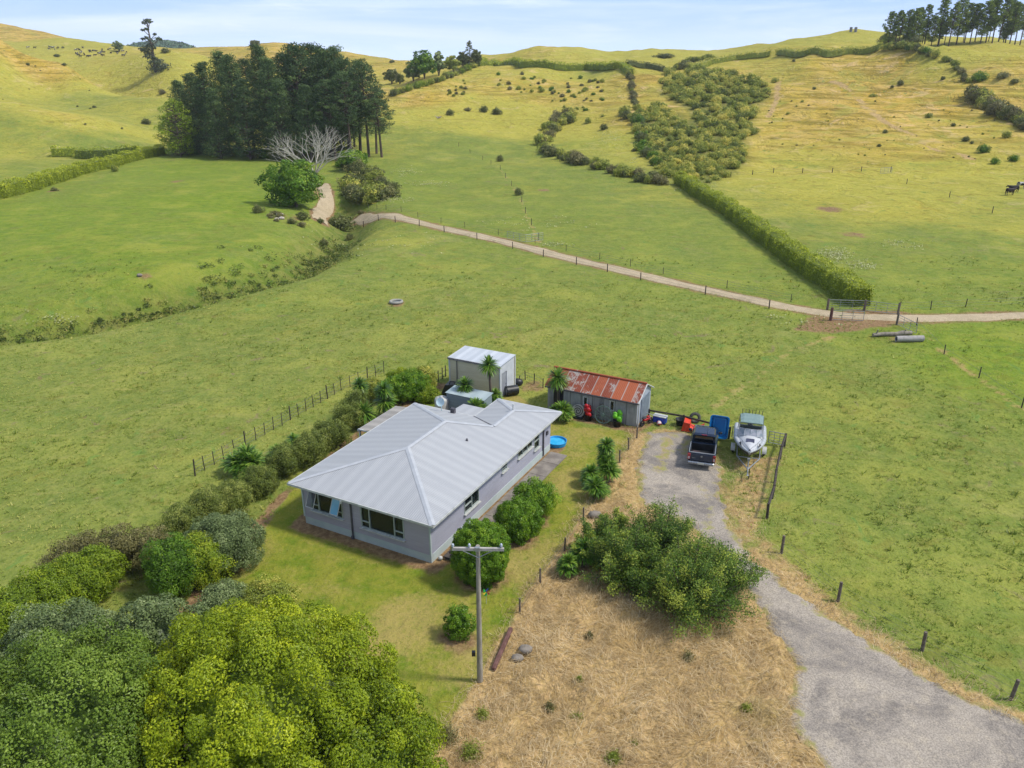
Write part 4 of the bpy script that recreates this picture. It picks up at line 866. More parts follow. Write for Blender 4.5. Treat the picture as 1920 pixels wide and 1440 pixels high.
# ------------------------------------------------------------------ pickup truck
def pickup():
    p = at(1313, 880); t = thing('pickup_truck', 'dark navy double cab pickup parked tail-on with its tub open', 'pickup', (p[0], p[1], .04), TH+R(11))
    NAVY = mat('navy_paint', '12243C', '182E4A', .2, .45, scale=2, coat=.8); CHR = mat('chrome_bumper', '8F959B', 'A5AAB0', .25, .8); L_, W = 5.2, 1.84
    hw = W/2
    def loft(secs, name, m, par=None, bevw=None):
        b = MB(); vs = []; 
        for y, pts in secs: vs += [(x, y, z) for x, z in pts]
        k = len(secs[0][1]); fs = [[i*k+j, i*k+(j+1) % k, (i+1)*k+(j+1) % k, (i+1)*k+j] for i in range(len(secs)-1) for j in range(k)]
        fs += [list(range(k)), list(range(len(vs)-1, len(vs)-k-1, -1))]; b.add(vs, fs)
        o = b.build(name, m, par or t); return o
    def sec(w, z0, z1, r=.1): return [(-w+r*.5, z0), (w-r*.5, z0), (w, z0+r), (w, z1-r), (w-r, z1), (-w+r, z1), (-w, z1-r), (-w, z0+r)]
    # body tub (open), bonnet and lower body
    b = MB()
    for s_ in (-1, 1):
        b.box((s_*(hw-.07), .85, .82), (.14, 1.6, .62), bev=.04)
    b.box((0, .85, .56), (W-.3, 1.6, .1)); b.box((0, 1.62, .84), (W-.3, .08, .6)); b.build('tub', NAVY, t)
    b = MB(); b.box((0, .85, .625), (W-.3, 1.5, .02)); 
    for s_ in (-1, 1): b.box((s_*(hw-.16), .85, .87), (.03, 1.48, .48))
    b.box((0, 1.565, .87), (W-.36, .03, .5)); b.build('tub_liner', BLK, t)
    b = MB()
    for s_ in (-1, 1): b.tube([(s_*(hw-.08), .1, 1.16), (s_*(hw-.08), 1.6, 1.16)], .03, 6)
    b.tube([(-hw+.08, .06, 1.15), (hw-.08, .06, 1.15)], .035, 6); b.build('tub_rail', GREY, t)
    b = MB(); b.box((0, .03, .83), (W-.34, .08, .56), bev=.03); tg = b.build('tailgate', NAVY, t)
    b = MB(); b.cyl((0, -.012, .93), (0, -.03, .93), .075, n=14); b.cyl((0, -.03, .93), (0, -.034, .93), .045, n=3); b.build('emblem', CHR, tg)
    b = MB(); b.box((-.5, -.014, .78), (.26, .012, .03)); b.build('badge', CHR, tg)
    b = MB(); b.box((.1, .6, .75), (.35, .35, .2)); b.box((-.4, .9, .72), (.5, .4, .14)); b.build('cargo', mat('cargo_boxes', '4E2A2E', '38383C', .8), t)
    b = MB(); b.box((0, -.08, .45), (W-.1, .2, .2), bev=.05); b.build('bumper', CHR, t)
    b = MB(); b.box((0, -.19, .47), (.42, .015, .13)); b.build('number_plate', mat('plate_white', 'B8B8AC', 'C4C4B8', .5), t)
    for s_ in (-1, 1):
        b = MB(); b.box((s_*(hw-.09), .0, .86), (.19, .1, .46), bev=.03); tl_ = b.build('tail_light', mat('lamp_red', 'A01018', '7E0C14', .15, coat=1) if s_ < 0 else bpy.data.materials['lamp_red'], t)
        b = MB(); b.box((s_*(hw-.09), -.052, .78), (.11, .02, .18)); b.build('reversing_lens', mat('lens_clear', 'BFAFAF', None, .2) if s_ < 0 else bpy.data.materials['lens_clear'], tl_)
    loft([(1.66, sec(hw, .42, 1.08)), (3.6, sec(hw, .42, 1.08)), (4.2, sec(hw-.01, .42, 1.06)), (4.9, sec(hw-.05, .45, .98)), (5.15, sec(hw-.16, .5, .88))], 'body', NAVY)
    cab = loft([(1.68, sec(hw-.1, 1.04, 1.1, .03)), (1.78, sec(hw-.16, 1.04, 1.66, .05)), (1.95, sec(hw-.2, 1.04, 1.75, .07)), (2.9, sec(hw-.2, 1.04, 1.77, .08)), (3.15, sec(hw-.22, 1.04, 1.72, .06)), (3.85, sec(hw-.14, 1.04, 1.09, .03))], 'cab', NAVY)
    DG = mat('tinted_glass', '0A0D10', '12161A', .05, coat=1)
    b = MB(); b.quad((-.66, 1.70, 1.14), (.66, 1.70, 1.14), (.58, 1.765, 1.6), (-.58, 1.765, 1.6)); b.v = [(x, y-.012, z) for x, y, z in b.v]; b.build('rear_window', DG, cab)
    b = MB(); b.quad((-.7, 3.80, 1.13), (.7, 3.80, 1.13), (.6, 3.22, 1.68), (-.6, 3.22, 1.68)); b.v = [(x, y+.03, z+.02) for x, y, z in b.v]; b.build('windscreen', DG, cab)
    for s_ in (-1, 1):
        b = MB(); b.quad((s_*(hw-.13), 1.95, 1.14), (s_*(hw-.13), 2.65, 1.14), (s_*(hw-.2), 2.65, 1.62), (s_*(hw-.2), 1.95, 1.62)); b.quad((s_*(hw-.13), 2.75, 1.14), (s_*(hw-.13), 3.6, 1.14), (s_*(hw-.2), 3.2, 1.62), (s_*(hw-.2), 2.75, 1.62)); b.v = [(x+s_*.012, y, z) for x, y, z in b.v]; b.build('side_window', DG, cab)
        b = MB(); b.box((s_*(hw+.12), 3.55, 1.18), (.24, .12, .2), bev=.04); b.build('wing_mirror', NAVY, t)
    b = MB(); b.box((0, 1.80, 1.69), (.36, .05, .035)); b.build('brake_light', bpy.data.materials['lamp_red'], cab)
    b = MB(); b.tube([(.18, 2.3, 1.78), (.18, 2.15, 2.05)], .012, 5); b.build('antenna', BLK, cab)
    for x in (-hw+.16, hw-.16):
        for y in (.95, 4.25):
            s_ = 1 if x > 0 else -1
            b = MB(); b.lathe([(.22, -.12), (.34, -.12), (.38, -.07), (.38, .07), (.34, .12), (.22, .12)], n=24); b.v = [(x+q[2], y+q[0], .38+q[1]) for q in b.v]; wh = b.build('wheel', RUB, t)
            b = MB(); b.cyl((x-.1, y, .38), (x+s_*.11 if s_ > 0 else x-.11, y, .38), .22, n=16) if s_ > 0 else b.cyl((x+.1, y, .38), (x-.11, y, .38), .22, n=16); b.build('rim', GREY, wh)
pickup()
# ------------------------------------------------------------------ boat and trailer
def boat():
    p = at(1400, 903); hd = TH+R(11)
    tr = thing('boat_trailer', 'galvanised two wheeled boat trailer under the white boat', 'trailer', (p[0], p[1], .03), hd)
    ph = (p[0], p[1])
    fr = MB(); fr.tube([(0, .1, .5), (0, 1.3, .52)], .05, 6)
    for s_ in (-1, 1): fr.tube([(0, 1.0, .5), (s_*.85, 3.0, .52), (s_*.9, 7.0, .52)], .05, 6)
    for y in (3.0, 4.6, 6.2, 7.0): fr.tube([(-.88, y, .5), (.88, y, .5)], .04, 6)
    fr.build('frame', GREY, tr)
    b = MB(); b.cyl((0, 1.25, .5), (0, 1.5, 1.15), .05); b.box((0, 1.45, 1.1), (.2, .2, .16)); b.build('winch_post', GREY, tr)
    b = MB(); b.cyl((.12, .45, .15), (.12, .45, .85), .03); b.cyl((.08, .45, .12), (.16, .45, .12), .12, n=12); b.build('jockey_wheel', RUB, tr)
    b = MB(); b.box((0, .05, .5), (.14, .3, .1), bev=.03); b.build('coupling', GREY, tr)
    for s_ in (-1, 1):
        b = MB(); b.torus((s_*1.2, 4.7, .32), .23, .1, 'x', 20, 8); w = b.build('wheel', RUB, tr); b = MB(); b.cyl((s_*1.13, 4.7, .32), (s_*1.27, 4.7, .32), .17, n=14); b.build('rim', WHITE, w)
        vs = []; 
        for i in range(9):
            a = math.pi*i/8; y, z = 4.7+.46*math.cos(a), .36+.4*math.sin(a); vs += [(s_*1.05, y, z), (s_*1.38, y, z)]
        b = MB(); b.add(vs, [[2*i, 2*i+1, 2*i+3, 2*i+2] for i in range(8)], smooth=True); b.build('mudguard', WHITE, tr)
    bo = thing('fishing_boat', 'white and grey aluminium boat with green hard top facing its bow forward', 'boat', (p[0], p[1], .03), hd)
    WH = mat('boat_white', 'B4B6BA', 'C0C2C5', .35); GR = mat('hull_grey', '4B4C4C', '5A5C5C', .4, .4); TOP = mat('hardtop_green', '6E8480', '7C918C', .4); SD = mat('boat_side', 'A4A8AC', 'B6BABD', .35, .1)
    N_ = 14; ys = [1.75+5.4*i/(N_-1) for i in range(N_)]
    def hbw(u): return 1.08*min(1, (math.sin(min(1, u*1.75+.02)*math.pi/2))**.75)
    b = MB(); vs = []; K = 7
    for i, y in enumerate(ys):
        u = i/(N_-1); w = hbw(u); zg = 1.72-.28*u; zk = .62+.55*max(0, 1-u*3.2)**2
        yy = y-(.0)
        for (fx, fz) in ((0, 0), (.62, .28), (.86, .42), (.97, .75)): vs.append((w*fx, yy+.5*(1-fz)*max(0, 1-u*4), zk+(zg-zk)*fz))
        for (fx, fz) in ((-.97, .75), (-.86, .42), (-.62, .28)): vs.append((w*fx, yy+.5*(1-fz)*max(0, 1-u*4), zk+(zg-zk)*fz))
    fs = []
    for i in range(N_-1):
        for j in range(K):
            if j == 3: continue
            fs.append([i*K+j, i*K+(j+1) % K, (i+1)*K+(j+1) % K, (i+1)*K+j])
    fs.append([(N_-1)*K+j for j in range(K)]); b.add(vs, fs); b.build('hull', GR, bo)
    for s_ in (-1, 1):                                                # buoyancy tubes along the gunwale
        b = MB(); pts = []; rr = []
        for i, y in enumerate(ys):
            u = i/(N_-1); pts.append((s_*hbw(u)*.98, y-.02, 1.62-.28*u)); rr.append(.08+.14*min(1, u*2.2))
        b.tube(pts, rr, 9); b.build('side_tube', SD, bo)
    # foredeck and cabin
    b = MB(); vs = []; fs = []; M_ = 8
    for i in range(8):
        u = i/(N_-1); w = hbw(u)*.96; zc = 1.72-.28*u+.28*min(1, u*3.5)
        for j in range(M_+1): q = -1+2*j/M_; vs.append((w*q, ys[i]+.02, (1.70-.28*u)+(zc-(1.70-.28*u)+.12)*(1-abs(q)**2.5)))
    for i in range(7):
        for j in range(M_): o = i*(M_+1)+j; fs.append([o, o+1, o+M_+2, o+M_+1])
    b.add(vs, fs, smooth=True); dk = b.build('foredeck', WH, bo)
    b = MB(); b.box((0, 3.0, 1.99), (.62, .5, .04), bev=.015, tilt=R(7)); b.build('hatch', mat('hatch_tint', '3A3C50', '4A4C60', .2), dk)
    for s_ in (-1, 1):
        b = MB(); b.add([(s_*.85, 2.75, 1.78), (s_*.62, 2.25, 1.72), (s_*.68, 2.85, 1.89)], [[0, 1, 2]]); b.v = [(x, y, z+.03) for x, y, z in b.v]; b.build('deck_window', BLK, dk)
        b = MB(); b.tube([(s_*.08, 1.85, 1.86), (s_*.6, 2.6, 2.1), (s_*.98, 3.7, 2.0), (s_*1.0, 4.3, 1.85)], .018, 5)
        b.tube([(s_*.6, 2.6, 2.1), (s_*.55, 2.6, 1.8)], .016, 5); b.build('bow_rail', GREY, bo)
    b = MB(); b.box((0, 1.62, 1.66), (.2, .4, .1), bev=.02); b.cyl((0, 1.45, 1.55), (0, 1.45, 1.75), .05); b.build('anchor_roller', GREY, bo)
    b = MB(); b.box((0, 5.7, 1.05), (1.7, 2.4, .06)); b.box((0, 7.1, 1.2), (1.9, .08, .5)); b.build('cockpit', mat('cockpit_grey', '6B7274', '5B6264', .7), bo)
    for x in (-.42, .42): b = MB(); b.box((x, 5.0, 1.35), (.45, .45, .5), bev=.06); b.box((x, 5.2, 1.65), (.45, .1, .4), bev=.04); b.build('seat', mat('boat_seat', '8A9490', '9AA39F', .7) if x < 0 else bpy.data.materials['boat_seat'], bo)
    # windscreen
    BG = mat('screen_glass', '7E8890', 'A8A8B0', .08, scale=3)
    b = MB(); A0 = [(-.95, 4.15, 1.86), (-.5, 3.85, 1.98), (0, 3.8, 2.0), (.5, 3.85, 1.98), (.95, 4.15, 1.86)]; A1 = [(-.86, 4.4, 2.36), (-.46, 4.15, 2.42), (0, 4.1, 2.44), (.46, 4.15, 2.42), (.86, 4.4, 2.36)]
    b.add(A0+A1, [[i, i+1, i+6, i+5] for i in range(4)]); ws = b.build('windscreen', BG, bo)
    b = MB(); b.tube(A0, .02, 5); b.tube(A1, .022, 5)
    for i in range(5): b.tube([A0[i], A1[i]], .02, 5)
    b.build('frame', WH, ws)
    b = MB(); b.add([(-.85, 4.3, 2.9), (-.6, 4.2, 2.96), (.6, 4.2, 2.96), (.85, 4.3, 2.9), (-.9, 5.9, 2.92), (-.6, 5.9, 3.02), (.6, 5.9, 3.02), (.9, 5.9, 2.92), (-.85, 4.3, 2.84), (.85, 4.3, 2.84), (.9, 5.9, 2.86), (-.9, 5.9, 2.86)], [[0, 1, 5, 4], [1, 2, 6, 5], [2, 3, 7, 6], [8, 11, 10, 9], [0, 3, 2, 1][::1], [0, 8, 9, 3], [4, 5, 6, 7], [4, 7, 10, 11], [0, 4, 11, 8], [3, 9, 10, 7]]); ht = b.build('hard_top', TOP, bo)
    b = MB()
    for x, y in ((-.86, 4.4), (.86, 4.4), (-.9, 5.8), (.9, 5.8)): b.tube([(x*1.1, y+.15, 1.55), (x, y, 2.88)], .03, 6)
    b.build('top_frame', GREY, bo)
    cl = MB(); cl.add([(-.84, 4.38, 2.38), (.84, 4.38, 2.38), (.82, 4.28, 2.84), (-.82, 4.28, 2.84)], [[0, 1, 2, 3]])
    for s_ in (-1, 1): cl.add([(s_*.9, 4.45, 2.35), (s_*.95, 5.75, 1.7), (s_*.89, 5.8, 2.86), (s_*.85, 4.35, 2.84)], [[0, 1, 2, 3]])
    cl.build('clear_screen', GLASS, bo)
    for k in range(7):
        x = -.75+.25*k; b = MB(); b.tube([(x, 5.85, 2.95), (x*1.05, 6.05, 3.3)], .025, 5); b.build('rod_holder', BLK, bo)
    b = MB(); b.box((0, 7.35, 1.35), (.42, .55, .5), bev=.08); b.box((0, 7.35, .85), (.16, .3, .7)); b.build('outboard_motor', BLK, bo)
boat()
for n_ in ('boat_trailer', 'fishing_boat'): bpy.data.objects[n_].scale = (.87,)*3
# ------------------------------------------------------------------ power pole
def pole():
    p = at(900, 1277); t = thing('power_pole', 'grey timber power pole with pale crossarm standing in the garden', 'power pole', p); h = 7.1; CO = mat('aged_pole', '9C968A', '817B70', .9, scale=3, stretch=(3, 3, .5), bs=.3)
    b = MB(); b.cyl((0, 0, -.2), (.02, 0, h), .135, .085, 14); b.build('pole', CO, t); PA = mat('pale_crossarm', 'AFAAA4', '98938D', .8, scale=5)
    b = MB(); b.box((.03, -.13, h-.08), (2.14, .1, .13), rz=-.02); b.build('crossarm', PA, t)
    for s_ in (-1, 1): b = MB(); b.tube([(s_*.62+.03, -.16, h-.14), (.03, -.13, h-.5)], .02, 5); b.build('brace', GREY, t)
    for x in (-1.0, -.32, .98):
        b = MB(); b.cyl((x, -.13, h-.02), (x, -.13, h+.1), .02, n=6); ins = b.build('insulator', GREY, t)
        b = MB(); b.lathe([(.05, h+.04), (.065, h+.07), (.05, h+.1), (.06, h+.13), (.03, h+.18), (.001, h+.19)], (x, -.13, 0), 10); b.build('porcelain', mat('porcelain', 'B8C0CC', 'A8B2C0', .2) if x < -.9 else bpy.data.materials['porcelain'], ins)
    b = MB(); b.box((-.26, .05, 1.5), (.16, .14, .22)); b.build('fuse_box', BLK, t)
    b = MB(); b.box((0, -.13, h-.08), (.2, .13, .17)); b.build('cap_plate', GREY, t)
pole()
# ------------------------------------------------------------------ fences and gates
def fence(name, label, pts, sp=3.0, r=.06, h=1.15, wires=4, m=None, big=None, rz=None, rail=False, step_px=None, group=None, wr=.012):
    m = m or WOODD; pts = [p if len(p) == 3 else (*p, hz(*p)) for p in pts]; P = []
    for a, b_ in zip(pts[:-1], pts[1:]):
        L_ = math.hypot(b_[0]-a[0], b_[1]-a[1]); k = max(1, round(L_/sp)); P += [(a[0]+(b_[0]-a[0])*i/k, a[1]+(b_[1]-a[1])*i/k) for i in range(k)]
    P.append(pts[-1][:2]); P = P[:100]; xs = np.array([p[0] for p in P]); ys_ = np.array([p[1] for p in P]); zs = height(xs, ys_)
    t = thing(name, label, 'fence', (xs[0], ys_[0], zs[0]), 0, group); tops = []; q = random.Random(len(P))
    for i in range(len(P)):
        x, y, z = xs[i]-xs[0], ys_[i]-ys_[0], zs[i]-zs[0]; bg_ = big and i % big == 0
        rr = r*1.6 if bg_ else r; hh = h*(1.12 if bg_ else q.uniform(.93, 1.04)); lx, ly = q.uniform(-.05, .05), q.uniform(-.05, .05)
        b = MB(); b.cyl((x, y, z-.1), (x+lx, y+ly, z+hh), rr, rr*.92, 6); b.build('post', m, t); tops.append((x+lx, y+ly, z, hh))
    for k in range(wires):
        b = MB(); f = (k+.7)/wires; b.tube([(a, c, z+min(h, hh)*f*.95) for a, c, z, hh in tops], wr, 3); b.build('wire', WIRE, t)
    if rail:
        for i in range(len(tops)-1):
            a, c = tops[i], tops[i+1]; b = MB(); b.tube([(a[0], a[1], a[2]+a[3]-.1), (c[0], c[1], c[2]+c[3]-.1)], rail, 5); b.build('rail', m, t)
    return t
def gate(name, label, a, b_, h=1.1, group=None, mesh=False, m=None):
    a = np.array(a, float); b_ = np.array(b_, float); t = thing(name, label, 'gate', tuple(a), 0, group); d = b_-a; b = MB()
    r = .03
    def Q(f, z): return (d[0]*f, d[1]*f, d[2]*f+z)
    b.tube([Q(0, .12), Q(0, h), Q(1, h), Q(1, .12), Q(0, .12)], r, 5); b.build('frame', m or GREY, t)
    for k in range(1, 4): b = MB(); b.tube([Q(0, .12+(h-.12)*k/4), Q(1, .12+(h-.12)*k/4)], r*.6, 4); b.build('bar', m or GREY, t)
    for k in range(1, 3): b = MB(); b.tube([Q(k/3, .12), Q(k/3, h)], r*.8, 4); b.build('upright', m or GREY, t)
    return t
def gpt(u, v): return ground(u, v)
def gp2(*uv): return [ground(u, v) for u, v in uv]
def track_side(off):
    P = np.array(TRACK[:-5]); T = np.gradient(P, axis=0); T /= np.linalg.norm(T, axis=1)[:, None]; return [tuple(q) for q in P+np.stack([-T[:, 1], T[:, 0]], 1)*off]
fence('track_fence', 'post and wire fence along the near side of the farm track', track_side(-2.0), 6.5, .07, 1.05, 3)
fence('track_fence', 'thin wire fence along the far side of the farm track', track_side(2.6), 6.5, .04, .95, 3)
fence('garden_boundary_fence', 'close-set dark post fence left of the garden below the pasture', [at(u, v)[:2] for u, v in ((366, 893), (420, 862), (480, 826), (560, 780), (640, 733), (720, 700))], .95, .032, 1.1, 4, big=5)
fence('shed_fence', 'short dark post fence ending at the cream shed', [at(u, v)[:2] for u, v in ((808, 722), (822, 715), (836, 706))], .6, .05, 1.05, 3)
fence('back_fence', 'wire fence joining the cream shed and the rusty garage', [at(u, v)[:2] for u, v in ((975, 722), (985, 712), (1018, 727))], 1.5, .05, .9, 3)
fence('yard_rail_fence', 'dark timber rail fence behind the parked pickup and blue tub', [at(u, v)[:2] for u, v in ((1216, 788), (1280, 800), (1366, 822))], 3.2, .08, 1.0, 2, rail=.07)
fence('leaning_rail_fence', 'dark rail fence running down beside the boat trailer', [at(u, v)[:2] for u, v in ((1470, 838), (1462, 862), (1453, 905), (1447, 935), (1438, 972))], 2.6, .09, 1.05, 2, rail=.08)
fence('driveway_fence', 'widely spaced weathered posts with fine wire right of the driveway', [at(u, v)[:2] for u, v in ((1465, 1037), (1571, 1128), (1729, 1220), (1895, 1312), (2100, 1430))], 50, .085, 1.12, 3, m=WOOD, wr=.006)
fence('garden_fence', 'old wire fence with grassed posts between lawn and dead grass', [at(u, v)[:2] for u, v in ((1194, 822), (1162, 868), (1120, 930), (1094, 975), (1058, 1035), (1013, 1095), (975, 1150))], 2.7, .06, .95, 3, m=WOOD, wr=.006)
fence('paddock_fence', 'sparse thin fence posts crossing the green paddock at right', gp2((1718, 612), (1770, 664), (1835, 709), (1915, 765)), 6.5, .05, 1.0, 1)
fence('paddock_fence', 'sparse wire fence crossing the middle paddock past two clipped trees', gp2((860, 275), (905, 300), (938, 318), (972, 365), (985, 400), (1010, 450)), 14, .06, 1.2, 1)
fence('hill_foot_fence', 'faint wire fence at the foot of the yellow right-hand hill', gp2((1370, 332), (1450, 324), (1560, 324), (1670, 322)), 8, .09, 1.2, 2)
fence('corner_fence', 'fine wire fence in the upper right paddock near the cows', gp2((1700, 345), (1780, 370), (1860, 400), (1930, 420)), 16, .07, 1.2, 1)
fence('roadside_fence', 'wire fence above the farm track at the far right', gp2((1686, 582), (1745, 580), (1810, 576), (1920, 572), (2100, 566)), 6, .05, 1.0, 3)
def strainer(u, v, h=1.25, r=.13, lab='', m=None):
    p = gpt(u, v); t = thing('gate_post', lab, 'gate post', p, 0, 'gate posts at the track junction'); b = MB(); b.cyl((0, 0, -.1), (0, 0, h), r, r*.93, 10); b.build('post', m or WOOD, t); b = MB(); b.cyl((0, 0, h), (0, 0, h+.03), r*.8, r*.5, 10); b.build('cap', WOODD, t); return p
a1 = strainer(1551, 581, lab='grey gate post at the left end of the gates by the hedge end'); a2 = strainer(1620, 583, lab='gate post between the two closed gates by the hedge end'); a3 = strainer(1683, 591, lab='gate post right of the closed gates beside the track', h=1.35)
a4 = strainer(1557, 601, 1.4, .16, 'stout brown post on the near side of the track junction', WOODR); a5 = strainer(1681, 609, 1.25, .11, 'post carrying the open gate above the concrete trough')
gate('farm_gate', 'closed left-hand metal gate at the end of the long hedge', a1, a2, 1.15, 'farm gates at the track junction'); gate('farm_gate', 'closed right-hand metal gate between hedge end and track', a2, a3, 1.15, 'farm gates at the track junction')
gate('farm_gate', 'thin pale gate swung across the bare track junction', a4, gpt(1618, 603), 1.1, 'farm gates at the track junction'); gate('farm_gate', 'metal gate standing open above the trough and log', a5, gpt(1717, 627), 1.1, 'farm gates at the track junction')
g1 = gpt(951, 448); g2 = gpt(986, 455); g3 = gpt(1018, 451)
gate('paddock_gate', 'left-hand pale gate beside the farm track in mid valley', g1, g2, 1.2, 'paddock gates in mid valley'); gate('paddock_gate', 'right-hand pale gate beside the farm track in mid valley', g2, g3, 1.2, 'paddock gates in mid valley')
gate('hill_gate', 'tiny pale gate at the foot of the yellow hill', gpt(1650, 326), gpt(1672, 325), 1.3)
for k, (a, b_) in enumerate((((1372, 822), (1412, 830)), ((1440, 832), (1470, 838)))):
    gate('wire_gate', ('thin silver yard gate just right of the blue tub', 'thin silver yard gate right of the boat stern')[k], (*at(*a)[:2], 0), (*at(*b_)[:2], 0), 1.0)
def log_trough():
    a = gpt(1636, 632); b_ = gpt(1708, 629); t = thing('fallen_log', 'long grey weathered log lying beside the open gate', 'log', (a[0], a[1], a[2])); d = (b_[0]-a[0], b_[1]-a[1], b_[2]-a[2]); b = MB()
    b.tube([(0, 0, .22), (d[0]*.3, d[1]*.3+.1, .26), (d[0]*.62, d[1]*.62, .24), (d[0]*.78, d[1]*.78, .34), (d[0], d[1], d[2]+.25)], [.18, .2, .22, .28, .2], 9); b.build('trunk', mat('bleached_log', '8F877A', '6F685C', .95, scale=4, bs=.5), t)
    for f, e in ((.08, .5), (.8, .45)): b = MB(); b.cyl((d[0]*f, d[1]*f, .3), (d[0]*f+.1, d[1]*f-.1, .3+e), .08, .05); b.build('branch_stub', bpy.data.materials['bleached_log'], t)
    a = gpt(1680, 641); t = thing('concrete_pipe', 'pale round concrete pipe lying in front of the grey log', 'pipe', (a[0], a[1], a[2])); b = MB(); b.cyl((0, 0, .3), (2.6, .1, .32), .3, .3, 16, cap=False); b.build('pipe', mat('pale_concrete', 'A19C98', '8A8682', .9), t)
    b = MB(); b.torus((0, 0, .3), .26, .05, 'x', 16, 6); b.torus((2.6, .1, .32), .26, .05, 'x', 16, 6); b.build('collar', bpy.data.materials['pale_concrete'], t)
log_trough()
p = gpt(743, 568); t = thing('tyre_trough', 'large tyre ring trough lying alone in the middle pasture', 'trough', p); b = MB(); b.torus((0, 0, .16), .66, .15, 'z', 28, 8); b.build('ring', mat('dusty_tyre', '8A8880', '9C9A90', .95), t); b = MB(); b.lathe([(.001, .1), (.55, .1)], n=24); b.build('water', mat('trough_water', '6A6F70', '83888A', .1), t)
t0 = gpt(935, 1262); t = thing('timber_beam', 'dark reddish timber beam lying along the dead grass right of the pole', 'beam', (0, 0, 0)); q0 = at(925, 1262); q1 = at(958, 1185); t.location = (q0[0], q0[1], 0); b = MB(); ang = math.atan2(q1[1]-q0[1], q1[0]-q0[0]); L_ = math.hypot(q1[0]-q0[0], q1[1]-q0[1]); b.box(((q1[0]-q0[0])/2, (q1[1]-q0[1])/2, .2), (L_, .2, .24), ang, bev=.04); b.build('timber', WOODR, t)
for k, (u, v, s, lab) in enumerate(((970, 1238, .3, 'grey boulder in the dead grass, nearer the timber beam'), (985, 1222, .34, 'grey boulder in the dead grass, further from the camera'), (1115, 970, .42, 'smooth grey boulder beside the spiky shrubs at the fence'), (648, 870, .6, ''), (262, 518, .35, 'pale rock in the green field left of the gully'))):
    if not lab: continue
    p = ground(u, v); b = MB(); b.ell((0, 0, s*.4), (s, s*.75, s*.6), 12, 8); q = random.Random(k); b.v = [(x*(1+q.uniform(-.1, .1)), y*(1+q.uniform(-.1, .1)), z*(1+q.uniform(-.1, .1))) for x, y, z in b.v]
    o = b.build('boulder', mat('boulder%d' % k, '8A8278', '6E675E', .95, scale=3, bs=.5), None, label=lab, cat='rock'); o.location = p
def cistern():
    for k, (u, v) in enumerate(((1595, 57), (1604, 57))):
        p = ground(u, v+3); t = thing('hilltop_tank', ('left', 'right')[k]+' of two grey water tanks on the right hilltop skyline', 'tank', p, 0, 'water tanks on the hilltop'); b = MB(); b.cyl((0, 0, -.3), (0, 0, 2.6), .85, n=14); b.build('barrel', mat('tank_grey', '6F7072', '858688', .7) if k == 0 else bpy.data.materials['tank_grey'], t); b = MB(); b.lathe([(.9, 2.6), (.001, 2.9)], n=14); b.build('lid', GREY, t)
cistern()
# ------------------------------------------------------------------ foliage materials
F_BRIGHT = foliage('bright_leaf', '405410', '6C7C14', '98A022', .3, gain=(1.7, 1.65, 1.4))
F_OLIVE = foliage('olive_leaf', '3C5018', '5A6E26', '80903E', .25, gain=(1.6, 1.6, 1.4))
F_YELLOW = foliage('yellow_green_leaf', '4E5E14', '6E7E1C', '96982A', .3, gain=(1.45, 1.55, 1.5))
F_GREYG = foliage('grey_green_leaf', '3C4C30', '5A6A44', '8A9870', .2, gain=(1.5, 1.45, 1.2))
F_GLOSSY = foliage('glossy_leaf', '34560E', '53761A', '86A02E', .3, .35)
F_HEATH = foliage('heath_leaf', '445022', '646E2E', '8C8E4A', .25, gain=(1.45, 1.5, 1.35))
F_BROWN = foliage('brown_scrub', '4A4A2C', '66643C', '86825A', .15, gain=(1.4, 1.35, 1.2))
F_PINE = foliage('pine_needle', '263A20', '3E5430', '647A44', .2, .6)
F_RPINE = foliage('ridge_pine_needle', '3C4E20', '5C702C', '84923E', .3, .6)
F_HEDGE = foliage('hedge_leaf', '4A5A1A', '6E7E20', 'A0AA2C', .3)
F_SCRUB = foliage('scrub_leaf', '4A5822', '748232', 'ACA852', .28)
F_DARKS = foliage('dark_scrub_leaf', '38421F', '525C2E', '74744A', .2)
F_YUCCA = foliage('sword_leaf', '2C4614', '486A22', '82983E', .25, .35, gain=(1.3, 1.35, 1.2))
F_TREEF = foliage('willow_leaf', '2E4A12', '4A6C1A', '76902A', .3)
F_GRASS = foliage('grass_blade', '6A7C2C', '8A9644', 'ACAA60', .4, .9, gain=(1.25, 1.25, 1.25))
F_STRAW = foliage('dead_grass_blade', '8A744E', 'B29A70', 'D2C09A', .3, .8, gain=(1.17, 1.2, 1.25))
F_WEED = foliage('weed_leaf', '50621E', '738234', '949650', .35)
BARK = mat('tree_bark', '4C4238', '6A5E50', .95, scale=3, stretch=(1, 1, .3), bs=.5); BARE = mat('bleached_branch', 'A29E92', 'B8B3A6', .9, scale=4)
PBARK = mat('pine_bark', '4A3E36', '6A5A4C', .95, scale=2, stretch=(1, 1, .2))
def stem_mesh(h, r, k=3, seed=0, name='stem'):
    q = random.Random(seed); b = MB()
    for i in range(k):
        a = 6.28*i/k+q.random(); b.tube([(0, 0, -.1), (.25*h*math.cos(a)*.5, .25*h*math.sin(a)*.5, h*.5), (.5*h*math.cos(a), .5*h*math.sin(a), h)], [r, r*.7, r*.3], 6)
    return b
